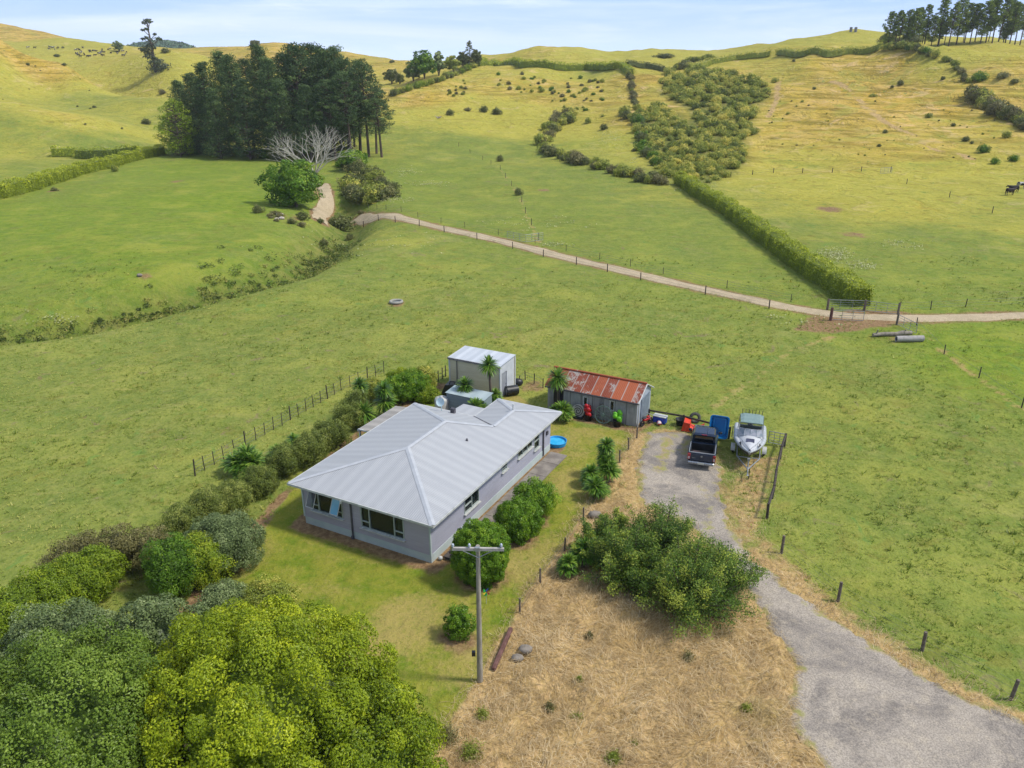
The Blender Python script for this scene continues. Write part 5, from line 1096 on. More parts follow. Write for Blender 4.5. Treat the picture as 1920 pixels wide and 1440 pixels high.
def shrub(name, label, cat, loc, r, m, nclump=60, cr=.3, nleaf=120, ls=.09, seed=1, low=-.6, zc=None, group=None, corek=.8, flat=1, wide=.55, boxy=0, inner=.8, stem=True, tv=.22, part='foliage'):
    t = thing(name, label, cat, loc, 0, group); zc = r[2]*.85 if zc is None else zc
    V, Q, T = crown(r, nclump, cr, nleaf, ls, seed, (0, 0, zc), low, inner, corek, flat, wide, tv, boxy)
    V[:, :2] *= (1+.09*np.sin(np.arctan2(V[:, 1], V[:, 0])*3+seed)*np.clip(1.6-V[:, 2]/max(zc, .1)*.8, .3, 1))[:, None]
    V[:, 2] = np.maximum(V[:, 2], .02*((np.arange(len(V)) % 7)+1)*.5)
    link(part, np_mesh(part, V, Q, m, T), parent=t)
    if stem: stem_mesh(zc, max(.04, r[0]*.06), 4, seed).build('stem' if part == 'foliage' else 'trunk', BARK, t)
    return t
def ctr(u, v, z=0): p = at(u, v, z); return (p[0], p[1], 0)
# ---- foreground trees (lower left)
def big_tree(label, cx, cy, rx, ry, rz_, zc, m, seed, nclump, nleaf, ls, cr, low=-.35, name='broadleaf_tree', group='trees in the near left corner', tv=.22):
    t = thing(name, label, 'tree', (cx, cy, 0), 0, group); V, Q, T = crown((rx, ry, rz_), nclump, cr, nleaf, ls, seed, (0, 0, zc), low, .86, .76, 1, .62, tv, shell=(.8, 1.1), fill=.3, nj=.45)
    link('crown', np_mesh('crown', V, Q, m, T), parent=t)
    q = random.Random(seed); b = MB(); b.tube([(0, 0, -.2), (.1, .05, zc*.5), (.2, 0, zc)], [.38, .3, .22], 10); b.build('trunk', BARK, t)
    for i in range(5):
        a = i*1.26+q.random()*.5; b = MB(); b.tube([(.1, 0, zc*.35), (rx*.3*math.cos(a), ry*.3*math.sin(a), zc*.7), (rx*.65*math.cos(a), ry*.65*math.sin(a), zc+rz_*.4)], [.2, .13, .06], 7); b.build('limb', BARK, t)
    return t
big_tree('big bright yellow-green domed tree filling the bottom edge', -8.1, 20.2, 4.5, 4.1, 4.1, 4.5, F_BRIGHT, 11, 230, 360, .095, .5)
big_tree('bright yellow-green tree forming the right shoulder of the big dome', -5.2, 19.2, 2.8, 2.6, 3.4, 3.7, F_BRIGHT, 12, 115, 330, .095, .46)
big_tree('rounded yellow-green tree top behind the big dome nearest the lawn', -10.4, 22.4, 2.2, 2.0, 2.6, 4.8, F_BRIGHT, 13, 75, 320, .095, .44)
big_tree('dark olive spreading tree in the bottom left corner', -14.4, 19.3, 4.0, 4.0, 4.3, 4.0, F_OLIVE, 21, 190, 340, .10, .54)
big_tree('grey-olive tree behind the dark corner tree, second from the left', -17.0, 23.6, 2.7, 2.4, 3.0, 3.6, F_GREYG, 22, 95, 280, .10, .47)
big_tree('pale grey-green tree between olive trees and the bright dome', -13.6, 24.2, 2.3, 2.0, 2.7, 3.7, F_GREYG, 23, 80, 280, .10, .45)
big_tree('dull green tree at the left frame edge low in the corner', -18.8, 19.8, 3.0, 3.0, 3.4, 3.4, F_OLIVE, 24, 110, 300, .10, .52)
for k, (u, v, r, h, m, lab) in enumerate(((28, 1215, 1.9, 1.7, F_YELLOW, 'yellow-green shrub at the left frame edge above the corner trees'), (95, 1165, 1.7, 1.5, F_YELLOW, 'yellow-green shrub next to the leftmost one along the pasture edge'), (150, 1130, 1.5, 1.4, F_YELLOW, 'yellow-green shrub below the brown scrub'), (190, 1108, 1.2, 1.3, F_YELLOW, 'brightest yellow shrub top beside the pale grey-green tree'),
        (335, 1108, 1.5, 1.7, F_TREEF, 'dark green rounded shrub between brown scrub and yellow shrub'), (385, 1092, 1.25, 1.45, F_YELLOW, 'yellow shrub directly below the grey-green round bush'), (505, 1150, 1.3, .9, F_SCRUB, 'low soft green shrub on the lawn edge behind the bright dome tree'), (425, 1150, 1.1, .8, F_GREYG, 'low grey-green shrub tucked behind the bright dome tree'))):
    shrub('garden_shrub', lab, 'shrub', ctr(u, v), (r, r*.9, h), m, 60, .36, 150, .10, 40+k, part='foliage')
shrub('garden_shrub', 'large round silvery grey-green bush at the lawn edge', 'bush', ctr(425, 1062), (2.0, 1.7, 1.65), F_GREYG, 110, .34, 170, .09, 50, low=-.75)
for k, (u, v, r, h) in enumerate(((130, 1075, 1.2, .9), (175, 1060, 1.5, 1.1), (235, 1062, 1.6, 1.3), (290, 1065, 1.4, 1.3))):
    shrub('brown_scrub', ('leftmost straggly brown scrub bush', 'second straggly brown scrub bush from the left', 'taller brown twiggy bush in the middle of the scrub row', 'brown twiggy bush touching the dark green shrub')[k]+' on the pasture edge', 'bush', ctr(u, v), (r, r*.8, h), F_BROWN, 45, .34, 90, .10, 60+k, corek=.6, inner=.6)
HG = [(345, 1003, 1.25, 1.15), (395, 975, 1.3, 1.2), (440, 958, 1.35, 1.3), (488, 925, 1.2, 1.2), (538, 888, 1.15, 1.2), (582, 868, 1.3, 1.35), (622, 838, 1.3, 1.4), (655, 805, 1.2, 1.4), (672, 785, 1.1, 1.3)]
ordn = ['nearest', 'second', 'third', 'fourth', 'fifth', 'sixth', 'seventh', 'eighth', 'farthest']
for k, (u, v, r, h) in enumerate(HG):
    shrub('heath_bush', ordn[k]+' from the camera in the olive bush row left of the house', 'bush', ctr(u, v), (r*(.92+.1*math.sin(k*2.3)), r*.9, h*(.86+.08*math.sin(k*1.7))), F_HEATH, 70, .34, 130, .085, 70+k, low=-.7, inner=.62, corek=.68, tv=.3, group='olive bush row left of the house')
# ---- garden shrubs on the right
shrub('dome_shrub', 'tall clipped dome of glossy green leaves behind the power pole', 'bush', ctr(903, 1085), (1.45, 1.4, 1.75), F_GLOSSY, 210, .2, 170, .085, 81, low=-.95, zc=1.6, corek=.84, inner=.88, boxy=.25)
shrub('round_shrub', 'round dark glossy green bush by the path end', 'bush', ctr(973, 1003), (1.3, 1.25, 1.2), F_GLOSSY, 150, .22, 160, .085, 82, low=-.85, corek=.82, inner=.84)
shrub('round_shrub', 'looser yellow-tinged bush behind the round glossy bush', 'bush', ctr(1002, 962), (1.35, 1.25, 1.15), F_GLOSSY, 70, .32, 110, .10, 83, low=-.7, corek=.7, inner=.7, tv=.35)
shrub('small_shrub', 'small young green shrub alone on the lawn left of the pole', 'bush', ctr(860, 1192), (.68, .66, .85), F_GLOSSY, 36, .2, 110, .08, 84, low=-.9, zc=.8, corek=.65)
# loose leafy tree on the dead grass
def loose_tree(u, v, r, n_, lab, seed, lean=0):
    p = ctr(u, v); t = thing('leafy_tree', lab, 'tree', p, 0, 'loose leafy trees on the dead grass'); rng = np.random.default_rng(seed); parts = []; b = MB()
    for i in range(n_):
        a = i*2.4+rng.uniform(-.3, .3); el = rng.uniform(.15, 1.35); L_ = r*rng.uniform(.75, 1.12)
        d = np.array([math.cos(a)*math.cos(el), math.sin(a)*math.cos(el), math.sin(el)*1.0]); d[0] += lean*.15
        tip = d*L_*np.array([1, 1, 1.12])+np.array([0, 0, .25]); mid = tip*.5+np.array([0, 0, .15]); s = np.linspace(.3, 1, 10)
        b.tube([(0, 0, 0), tuple(mid), tuple(tip)], [.05, .03, .01], 4)
        k = 330; f = rng.uniform(.22, 1.03, k)**.85; P = (1-f)[:, None]**2*0+2*((1-f)*f)[:, None]*mid+(f**2)[:, None]*tip; w = .13+.36*(1-f); P = P+rng.normal(size=(k, 3))*w[:, None]*r*.36
        P[:, 2] = np.maximum(P[:, 2], .05); parts.append(leaves(P, rdir(rng, k)*.6+np.array([0, 0, .5])+d*.3, np.full(k, .12), rng, rng.normal(.42, .2)+rng.normal(0, .16, k)+(f > .85)*.18, .42))
    V, Q, T = join(parts); link('crown', np_mesh('crown', V, Q, foliage('loose_leaf', '304A1A', '4E6A26', '8A983C', .3) if 'loose_leaf' not in bpy.data.materials else bpy.data.materials['loose_leaf'], T), parent=t); b.build('branches', BARK, t); return t
loose_tree(1285, 1145, 3.1, 78, 'big loose tree with long leafy shoots beside the driveway, rightmost of the clump', 91, 1)
loose_tree(1180, 1095, 2.5, 60, 'loose leafy tree on the left of the clump by the driveway', 92)
loose_tree(1235, 1050, 2.7, 60, 'loose leafy tree at the back of the clump by the driveway', 93)
loose_tree(1335, 1110, 2.3, 40, 'loose leafy tree reaching over the driveway edge at the right of the clump', 95, 1)
loose_tree(1120, 1050, 1.9, 40, 'dark leafy shrub between the yuccas and the loose trees', 96)
loose_tree(1150, 1020, 1.5, 26, 'yellowish loose shrub at the back left of the clump by the boulder', 94)
# ---- sword-leaved cabbage trees and yuccas
def sword_head(c, r, k, rng, droop=.3, up=-.2, w=.05):
    V, Q, T = [], [], []
    for i in range(k):
        d = rdir(rng, 1)[0]; d[2] = max(d[2], up)+.25*rng.random(); d /= np.linalg.norm(d); L_ = r*rng.uniform(.8, 1.1); s = np.cross(d, [0, 0, 1.0]); s /= np.linalg.norm(s)+1e-6; ww = w*rng.uniform(.8, 1.2)
        o = len(V); tt = float(np.clip(rng.normal(.5, .2), 0, 1))
        for f, wf in ((.08, .6), (.45, 1), (.8, .7), (1.02, .08)):
            p = np.asarray(c)+d*L_*f-np.array([0, 0, droop*L_*f**2.6*.7]); V += [p-s*ww*wf, p+s*ww*wf]; T += [tt+f*.15]*2
        Q += [(o+2*j, o+2*j+1, o+2*j+3, o+2*j+2) for j in range(3)]
    return V, Q, T
def cabbage(lab, u, v, heads, seed, group='cabbage trees and yuccas around the yard', name='cabbage_tree', cat='tree', w=.045, k=240):
    heads = [(a, b, c, r*1.12) for a, b, c, r in heads]
    p = ctr(u, v); t = thing(name, lab, cat, p, 0, group); rng = np.random.default_rng(seed)
    for (dx, dy, z, r) in heads:
        V, Q, T = sword_head((dx, dy, z), r, k, rng, up=-.55 if z > 1 else -.1, w=w); me = np_mesh('leaf_head', V, Q, F_YUCCA, np.clip(T, 0, 1)); link('leaf_head', me, parent=t)
    zt = max(h[2] for h in heads); tp = max(heads, key=lambda h: h[2]); b = MB(); b.tube([(0, 0, -.1), (tp[0]*.4, tp[1]*.4, zt*.5), (tp[0], tp[1], zt)], [.14, .1, .09], 8); b.build('trunk', BARK, t); return t
cabbage('tallest cabbage tree with bare trunk before the cream shed', 922, 770, [(-.2, 0, 3.9, .85)], 1)
cabbage('low bushy yucca at the right end of the cream shed front', 926, 765, [(.0, -.1, .8, .75), (.1, -.3, 1.3, .6)], 2)
cabbage('medium cabbage tree before the left half of the cream shed', 873, 772, [(0, 0, 2.3, .75), (.1, 0, 1.5, .5)], 3)
cabbage('bushy yucca in front of the grey-blue garden shed', 892, 796, [(0, 0, 1.5, .8), (.5, .1, 1.2, .7)], 4)
cabbage('cabbage tree with round head against the rusty roof corner', 1048, 772, [(-.2, 0, 2.9, .95)], 5)
cabbage('wide low yucca clump at the garage door beneath the cabbage tree', 1056, 788, [(-.1, 0, .9, .85), (.15, -.2, .6, .7), (-.5, .1, .7, .7)], 6)
cabbage('tallest yucca in the clump beside the garden fence', 1134, 892, [(0, 0, 2.3, .62), (0, 0, 1.7, .62), (.05, 0, 1.1, .7)], 7)
cabbage('yucca at the left of the garden fence clump', 1107, 910, [(0, 0, .95, .68), (0, 0, .5, .7)], 8)
cabbage('wide yucca at the right of the garden fence clump', 1141, 905, [(0, 0, .9, .8), (-.2, .3, 1.3, .6)], 9)
cabbage('yucca nearest the camera in the garden fence clump', 1115, 935, [(0, 0, .9, .82), (.3, 0, .6, .7)], 10)
cabbage('slender cabbage tree at the far end of the olive bush row', 678, 772, [(0, 0, 2.3, .7), (.15, -.1, 1.7, .45), (.1, -.1, 1.1, .5)], 11)
cabbage('drooping yucca in front of the slender cabbage tree', 683, 800, [(0, 0, 1.2, 1.0)], 12, k=200)
cabbage('second drooping cabbage tree beside the boarded awning', 722, 783, [(0, 0, 2.4, .75), (.1, 0, 1.4, .95)], 13)
cabbage('big bright green yucca clump by the close-set post fence', 462, 888, [(0, 0, .9, 1.15), (-.7, .1, .8, .95), (.6, -.1, .9, .95), (0, .5, 1.2, .9), (.1, -.6, .5, .8)], 14, k=190, w=.06, name='yucca_clump', cat='shrub')
cabbage('small yucca right of the big bright yucca clump', 520, 858, [(0, 0, .45, .7), (.4, .2, .5, .5)], 15, k=110, name='yucca_clump', cat='shrub')
cabbage('smallest yucca tuft up the slope by the post fence', 551, 832, [(0, 0, .4, .55)], 16, k=100, name='yucca_clump', cat='shrub')
cabbage('small pale yucca at the left foot of the loose tree clump', 1063, 1078, [(0, 0, .5, .62), (.05, 0, .9, .5)], 17)
cabbage('dark yucca between small pale yucca and the loose trees', 1092, 1065, [(0, 0, .9, .75), (.1, .1, 1.3, .6)], 18)
for k, (u, v, r, h, m, lab) in enumerate(((745, 752, 1.3, 1.1, F_GLOSSY, 'bright green leafy shrub behind the boarded awning'), (775, 748, 1.4, 1.3, F_GLOSSY, 'biggest bright green leafy shrub behind the house'), (792, 735, 1.1, 1.2, F_SCRUB, 'dull green shrub left of the cream shed'), (752, 735, 1.2, 1.1, F_YELLOW, 'yellow-green shrub above the bright green leafy shrub'), (802, 752, .8, .6, F_YELLOW, 'low lime green shrub left of the white tank'), (700, 745, .9, .8, F_SCRUB, 'soft green shrub between the two drooping cabbage trees'))):
    shrub('garden_shrub', lab, 'shrub', ctr(u, v), (r, r*.9, h), m, 50, .32, 110, .11, 130+k)
def weed(lab, p, r, h, m, seed):
    rng = np.random.default_rng(seed); n_ = int(420+900*r); c = rng.normal(0, .02, (6, 2)); i = rng.integers(0, 6, n_); P = np.zeros((n_, 3)); P[:, :2] = (c[i]+rng.normal(0, .24, (n_, 2)))*r; P[:, 2] = np.abs(rng.normal(0, .45, n_))*h*np.exp(-(P[:, 0]**2+P[:, 1]**2)/(r*r*1.4))
    V, Q, T = leaves(P, np.tile([0, 0, .6], (n_, 1))+rdir(rng, n_)*.8, np.full(n_, .1), rng, rng.normal(.45, .22, n_), .3); link('weed_clump', np_mesh('weed_clump', V, Q, m, T), p, label=lab, category='weed') if False else tagp(link('weed_clump', np_mesh('weed_clump', V, Q, m, T), p), lab, 'weed')
for k, (u, v, r, h, m, lab) in enumerate(((840, 1385, .9, .6, F_BROWN, 'grey-brown dead weed clump right of the bright dome tree'), (885, 1415, .9, .55, F_WEED, 'green-grey weed clump at the bottom centre edge'), (1080, 1352, .55, .35, F_WEED, 'small green weed clump in the middle of the dead grass'), (1150, 1425, .6, .35, F_WEED, 'green weed tuft at the bottom edge of the dead grass'), (905, 1345, .5, .4, F_WEED, 'small weedy tuft left in the dead grass below the pole'), (1085, 1280, .3, .35, F_WEED, 'tiny green seedling in the centre of the dead grass'), (780, 1400, .8, .6, F_WEED, 'dull green undergrowth at the foot of the bright dome tree'), (1190, 1400, .3, .25, F_WEED, 'small green tuft right of the bottom weed tuft'), (1105, 1195, .28, .3, F_BROWN, 'brown dock stalks below the small pale yucca'), (1030, 1330, .4, .35, F_BROWN, 'dark brown dead stalks left of the middle weed clump'), (1400, 1330, .4, .25, F_WEED, 'green weeds at the ragged gravel edge'), (1290, 1235, .5, .4, F_BROWN, 'brown undergrowth below the rightmost loose tree'))):
    weed(lab, ctr(u, v), r, h, m, 150+k)
# ------------------------------------------------------------------ distant bushes: five meshes shared by copies
def unit_bush(seed, m, ls=.16, n_=30, nl=32, flat=.9):
    V, Q, T = crown((.85, .85, .7), n_, .34, nl, ls, seed, (0, 0, .55), -.7, .5, .62, 1, .6, .28); V[:, :2] *= (1+.16*np.sin(np.arctan2(V[:, 1], V[:, 0])*3+seed))[:, None]; V[:, 2] = np.maximum(V[:, 2], 0); return np_mesh('foliage', V, Q, m, T)
UB = {k: [unit_bush(s+i*10, m) for i in range(3)] for k, (s, m) in dict(dark=(201, F_DARKS), scrub=(301, F_SCRUB), green=(401, F_TREEF), brown=(501, F_BROWN), yel=(601, F_YELLOW)).items()}
brnd = random.Random(5)
def bush(p, r, kind, label, group=None, hs=1.0, name='hill_bush', cat='bush'):
    o = bpy.data.objects.new(name, brnd.choice(UB[kind])); COL.objects.link(o); o.location = (p[0], p[1], p[2]-.05*r); o.rotation_euler = (0, 0, brnd.uniform(0, 6.28)); o.scale = (r, r*brnd.uniform(.7, 1.25), r*hs)
    return tagp(o, label, cat, group)
def pxr(p, px): return px/F*math.hypot(p[1]*CP+(HC-p[2])*SP, 0)
# named single bushes in the valley (u, v base, half-width px, kind, label)
for u, v, w, kd, lab, hs in (
    (937, 303, 8, 'dark', 'small clipped dark tree higher up the mid-valley fence', 1.15), (972, 366, 8, 'dark', 'small clipped dark tree lower down the mid-valley fence', 1.3),
    (484, 399, 11, 'dark', 'round dark bush on the creek edge left of the white rocks', 1), (547, 419, 9, 'dark', 'dark bush left of the trio beside the creek', .9), (568, 412, 12, 'dark', 'tallest bush of the trio beside the creek', 1), (566, 425, 9, 'brown', 'brown bush lowest of the trio beside the creek', .8),
    (601, 418, 8, 'dark', 'small dark bush at the foot of the creek track', .9), (636, 429, 27, 'dark', 'big round dark bush at the head of the farm track', .75), (608, 462, 13, 'dark', 'dark bush hanging over the gully bend', .9), (656, 450, 9, 'dark', 'slim dark bush on the pasture lip right of the gully bend', 1.1),
    (677, 402, 8, 'brown', 'small grey-brown bush beside the start of the farm track', .8), (215, 322, 8, 'scrub', 'pale rounded bush in front of the left hedge', 1.2), (102, 358, 6, 'dark', 'small dark bush on bare patch below the left hedge', .9),
    (275, 232, 9, 'dark', 'dark bush on the hillside above the hedge end', .8), (302, 238, 6, 'dark', 'smaller dark bush right of the hillside bush above the hedge end', .7), (305, 176, 8, 'brown', 'faint brown bush in the valley left of the pine grove', .8),
    (843, 216, 9, 'dark', 'leftmost of three round bushes on the central slope', .9), (908, 210, 8, 'dark', 'middle of three round bushes on the central slope', 1.1), (931, 214, 10, 'dark', 'rightmost of three round bushes on the central slope', .9), (877, 208, 7, 'brown', 'small brown bush between bushes on the central slope', .7),
    (1132, 243, 9, 'dark', 'lone bush inside the bright weedy paddock', .9), (1102, 231, 8, 'scrub', 'small bush at the upper edge of the weedy paddock', 1), (1188, 284, 5, 'dark', 'tiny dark bush low in the weedy paddock', .9), (1097, 170, 6, 'scrub', 'bright green bush on the tan slope', .8),
    (1452, 155, 7, 'scrub', 'round bush at the top of the tan slope right of the thicket', 1), (1526, 168, 4, 'dark', 'tiny bush high on the ochre hill', 1), (1488, 116, 4, 'dark', 'tiny bush below the ridge hedge gap', 1), (1636, 182, 8, 'scrub', 'low flat bush in the middle of the ochre hill', .6),
    (1672, 165, 4, 'dark', 'smaller of two dark bushes high on the ochre hill', 1), (1688, 160, 6, 'dark', 'larger of two dark bushes high on the ochre hill', 1.3), (1767, 150, 4, 'dark', 'tiny dark upright bush near the ridge shrub belt', 1.3), (1741, 221, 7, 'scrub', 'rounded green bush right of the worn hill path', 1),
    (1787, 237, 5, 'dark', 'small bush left of the lower right bush pair', 1), (1659, 250, 5, 'dark', 'small bush left of the worn hill path', 1.1), (1648, 275, 4, 'dark', 'tiny bush low on the ochre hill', 1), (1810, 265, 7, 'dark', 'left bush of the lower right pair', 1), (1822, 270, 5, 'dark', 'small right bush of the lower right pair', .9),
    (1843, 286, 12, 'green', 'biggest round bush at the foot of the right hill', .95), (1864, 307, 10, 'green', 'lowest round bush at the foot of the right hill', .9), (1901, 302, 10, 'green', 'round bush at the right frame edge at the hill foot', .85), (1887, 258, 10, 'scrub', 'round bush at the right edge above the hill foot', .9),
    (1835, 152, 16, 'green', 'large round bush on the far right ridge slope', .8), (1880, 146, 14, 'dark', 'wide flat bush on the far right ridge slope', .6), (1902, 156, 8, 'dark', 'small bush at the end of the far right ridge slope', .8), (1504, 192, 4, 'scrub', 'faint bush on the left part of the ochre hill', .8), (1477, 214, 4, 'scrub', 'faint small bush beside the thicket edge on the ochre hill', .8),
    (118, 91, 3, 'dark', 'tiny dark shrub on the far left skyline', 1), (53, 123, 4, 'dark', 'dot-like bush on the tan left hill', 1), (107, 106, 6, 'dark', 'dark low bush on the far left hill crest', .6), (121, 122, 5, 'dark', 'dark bush just below the left hill crest', .6), (177, 202, 4, 'dark', 'tiny bush halfway down the left hillside', .8),
    (310, 98, 10, 'dark', 'dark spreading bush right of the lone tall tree', .6), (1247, 108, 18, 'dark', 'dark low thicket bush on the central skyline', .35), (735, 117, 5, 'dark', 'tiny bush on the skyline right of the grove', .7), (1020, 116, 3, 'dark', 'faint speck bush on the central hill', .7)):
    p = ground(u, v); bush(p, pxr(p, w), kd, lab, None, hs)
def scatter(n_, poly, r0, r1, kinds, label, group, seed, name='hill_bush'):
    q = random.Random(seed); us = [p[0] for p in poly]; vs_ = [p[1] for p in poly]; k = 0; tries = 0
    while k < n_ and tries < n_*30:
        tries += 1; u, v = q.uniform(min(us), max(us)), q.uniform(min(vs_), max(vs_))
        if not inpoly(np.array([u]), np.array([v]), poly)[0]: continue
        p = ground(u, v); bush(p, pxr(p, q.uniform(r0, r1)), q.choice(kinds), label, group, q.uniform(.7, 1.1), name); k += 1
scatter(60, [(930,140),(1060,140),(1130,150),(1140,190),(1130,225),(1060,205),(1000,180),(930,165)], 2.5, 6, ['scrub', 'scrub', 'green', 'brown'], 'low green and brown bush scattered over the tan central slope', 'bushes scattered over the tan central slope', 1)
scatter(14, [(835,175),(870,150),(880,165),(860,200)], 2.5, 5, ['scrub', 'brown'], 'straggling low bush on the left shoulder of the central slope', 'low bushes on the shoulder of the central slope', 2)
scatter(64, [(1300,150),(1900,200),(1900,300),(1500,290),(1400,250)], 1.0, 2.6, ['dark', 'brown', 'scrub', 'scrub'], 'tiny dark tussock dotted over the ochre right-hand hill', 'tussocks dotted over the ochre hill', 3)
scatter(10, [(0,110),(130,130),(280,210),(280,250),(0,230)], 1.5, 2.6, ['dark', 'brown'], 'tiny bush dotted over the left hillside', 'tiny bushes over the left hillside', 4)
# bush belts (each bush a thing)
def belt(pts, n_, w0, w1, kinds, label, group, seed, jit=4, hs=(.8, 1.1), name='scrub_bush'):
    q = random.Random(seed); L_ = [0]
    for a, b in zip(pts[:-1], pts[1:]): L_.append(L_[-1]+math.hypot(b[0]-a[0], b[1]-a[1]))
    for i in range(n_):
        s = (i+q.uniform(-.3, .3))/n_*L_[-1]; s = min(max(s, 0), L_[-1]-.01); j = max(k for k in range(len(pts)-1) if L_[k] <= s); f = (s-L_[j])/(L_[j+1]-L_[j])
        u = pts[j][0]+(pts[j+1][0]-pts[j][0])*f+q.uniform(-jit, jit); v = pts[j][1]+(pts[j+1][1]-pts[j][1])*f+q.uniform(-jit, jit)*.7
        p = ground(u, v); bush(p, pxr(p, q.uniform(w0, w1)), q.choice(kinds), label, group, q.uniform(*hs), name)
belt([(1022,240),(1050,225),(1075,222),(1030,250),(1015,272),(1030,290),(1060,300),(1100,310),(1150,325),(1200,338),(1245,345)], 54, 9, 16, ['dark', 'scrub', 'scrub', 'brown'], 'rounded bush in the belt curving below the bright weedy paddock', 'bush belt below the weedy paddock', 11, 6)
belt([(1165,215),(1195,225),(1205,260),(1215,290),(1235,310)], 24, 9, 15, ['scrub', 'dark', 'green'], 'bush on the right edge of the bright weedy paddock', 'bush belt right of the weedy paddock', 12, 8)
belt([(1178,140),(1185,165),(1190,190),(1197,215)], 20, 5, 8, ['scrub', 'brown', 'dark'], 'small bush in the thin line down the middle of the central slope', 'thin bush line down the central slope', 13, 3)
belt([(1250,140),(1290,122),(1320,114),(1345,112)], 16, 7, 10, ['dark', 'scrub'], 'bush along the top edge of the hillside thicket', 'bushes along the top of the thicket', 14, 4)
belt([(1660,92),(1700,92),(1730,98),(1755,108)], 18, 8, 11, ['scrub', 'dark', 'green'], 'green bush in the belt below the ridge pines', 'bush belt below the ridge pines', 15, 3)
belt([(1770,115),(1790,122),(1800,140),(1815,160)], 14, 6, 9, ['brown', 'scrub', 'dark'], 'small bush in the thin belt crossing the right ridge', 'thin bush belt crossing the right ridge', 16, 3)
belt([(1822,178),(1835,190),(1855,205),(1880,215),(1905,228),(1925,245)], 26, 12, 19, ['brown', 'scrub', 'dark'], 'large grey-green bush in the dense belt at the right edge', 'dense bush belt at the right edge', 17, 6)
belt([(655,345),(665,370),(690,378),(710,372),(730,362)], 22, 13, 22, ['dark', 'scrub', 'dark'], 'rounded bush in the clump at the foot of the pine grove', 'bush clump at the foot of the pine grove', 18, 9)
belt([(640,310),(670,322),(700,335),(725,350)], 18, 12, 20, ['scrub', 'dark', 'brown'], 'bush under the right end of the pine grove', 'bushes under the right end of the pine grove', 19, 8)
belt([(735,180),(765,170),(800,160),(830,150),(850,142),(870,134),(895,124)], 40, 6, 9, ['scrub', 'dark', 'yel'], 'shrub in the overgrown hedge climbing left of the central hill', 'overgrown hedge left of the central hill', 20, 2.5)
belt([(350,288),(400,288),(450,291),(500,296),(530,300)], 30, 8, 14, ['dark', 'green', 'scrub'], 'understorey bush along the front edge of the pine grove', 'bushes along the front of the pine grove', 21, 3, (.6, 1.3))
belt([(500,405),(530,412),(500,395)], 6, 6, 10, ['brown'], 'low brown weed clump beside the white rocks on the creek bank', 'brown weeds on the creek bank', 23, 6, (.4, .6))
belt([(1655,80),(1670,86),(1690,84),(1715,78),(1740,76)], 20, 7, 11, ['dark', 'scrub', 'dark'], 'dark understorey bush among the ridge pines', 'understorey among the ridge pines', 24, 4)
for k, (u, v) in enumerate(((525, 404), (528, 411), (519, 413))):
    p = ground(u, v); b = MB(); b.ell((0, 0, .15), (.7-.15*k, .5, .3), 10, 6); o = b.build('pale_rock', mat('pale_rock', 'B8AFA2', '968C7E', .95) if k == 0 else bpy.data.materials['pale_rock'], None, label=('largest', 'middle', 'smallest')[k]+' of three pale rocks on the creek bank', cat='rock'); o.location = p
p = ground(822, 222); b = MB()
for i in range(7): b.tube([(0, 0, 0), (math.cos(i)*1.2, math.sin(i)*1.2, .8+.3*math.sin(i*3))], [.15, .05], 5)
o = b.build('dead_stump', mat('stump_grey', '9A8F94', '7E7478', .9), None, label='pale grey dead stump on the central slope beside a bush', cat='stump'); o.location = p
# hillside thicket
def thicket():
    poly = [(1240,150),(1290,135),(1345,132),(1410,150),(1435,160),(1440,185),(1420,200),(1405,235),(1415,250),(1395,262),(1400,300),(1380,320),(1370,330),(1320,345),(1265,340),(1225,320),(1210,260),(1200,215),(1240,200),(1290,225),(1300,215),(1260,185),(1240,170)]
    hole = [(1255,190),(1300,200),(1305,235),(1270,232)]
    rng = np.random.default_rng(77); parts = []; k = 0
    base = [crown((.85, .85, .6), 22, .34, 20, .19, 700+i, (0, 0, .45), -.5, .5, .6, 1, .6, .28) for i in range(6)]
    while k < 780:
        u, v = rng.uniform(1200, 1442), rng.uniform(130, 346)
        if not inpoly(np.array([u]), np.array([v]), poly)[0] or inpoly(np.array([u]), np.array([v]), hole)[0]: continue
        p = ground(u, v); r = pxr(p, rng.uniform(6, 12.5)); V, Q, T = base[rng.integers(6)]; a = rng.uniform(0, 6.28); c, s = math.cos(a), math.sin(a)
        W = np.stack([V[:, 0]*c-V[:, 1]*s, V[:, 0]*s+V[:, 1]*c, V[:, 2]*rng.uniform(.6, 1.2)], 1)*r+np.array(p); parts.append((W, Q, np.clip(T+rng.normal(0, .26), 0, 1))); k += 1
    V, Q, T = join(parts); link('hillside_scrub', np_mesh('hillside_scrub', V, Q, F_SCRUB, T), kind='stuff', label='dense native scrub covering the gully on the right hillside', category='scrub') if False else link('hillside_scrub', np_mesh('hillside_scrub', V, Q, F_SCRUB, T), kind='stuff', label='dense green scrub covering the gully on the right hillside')
thicket()
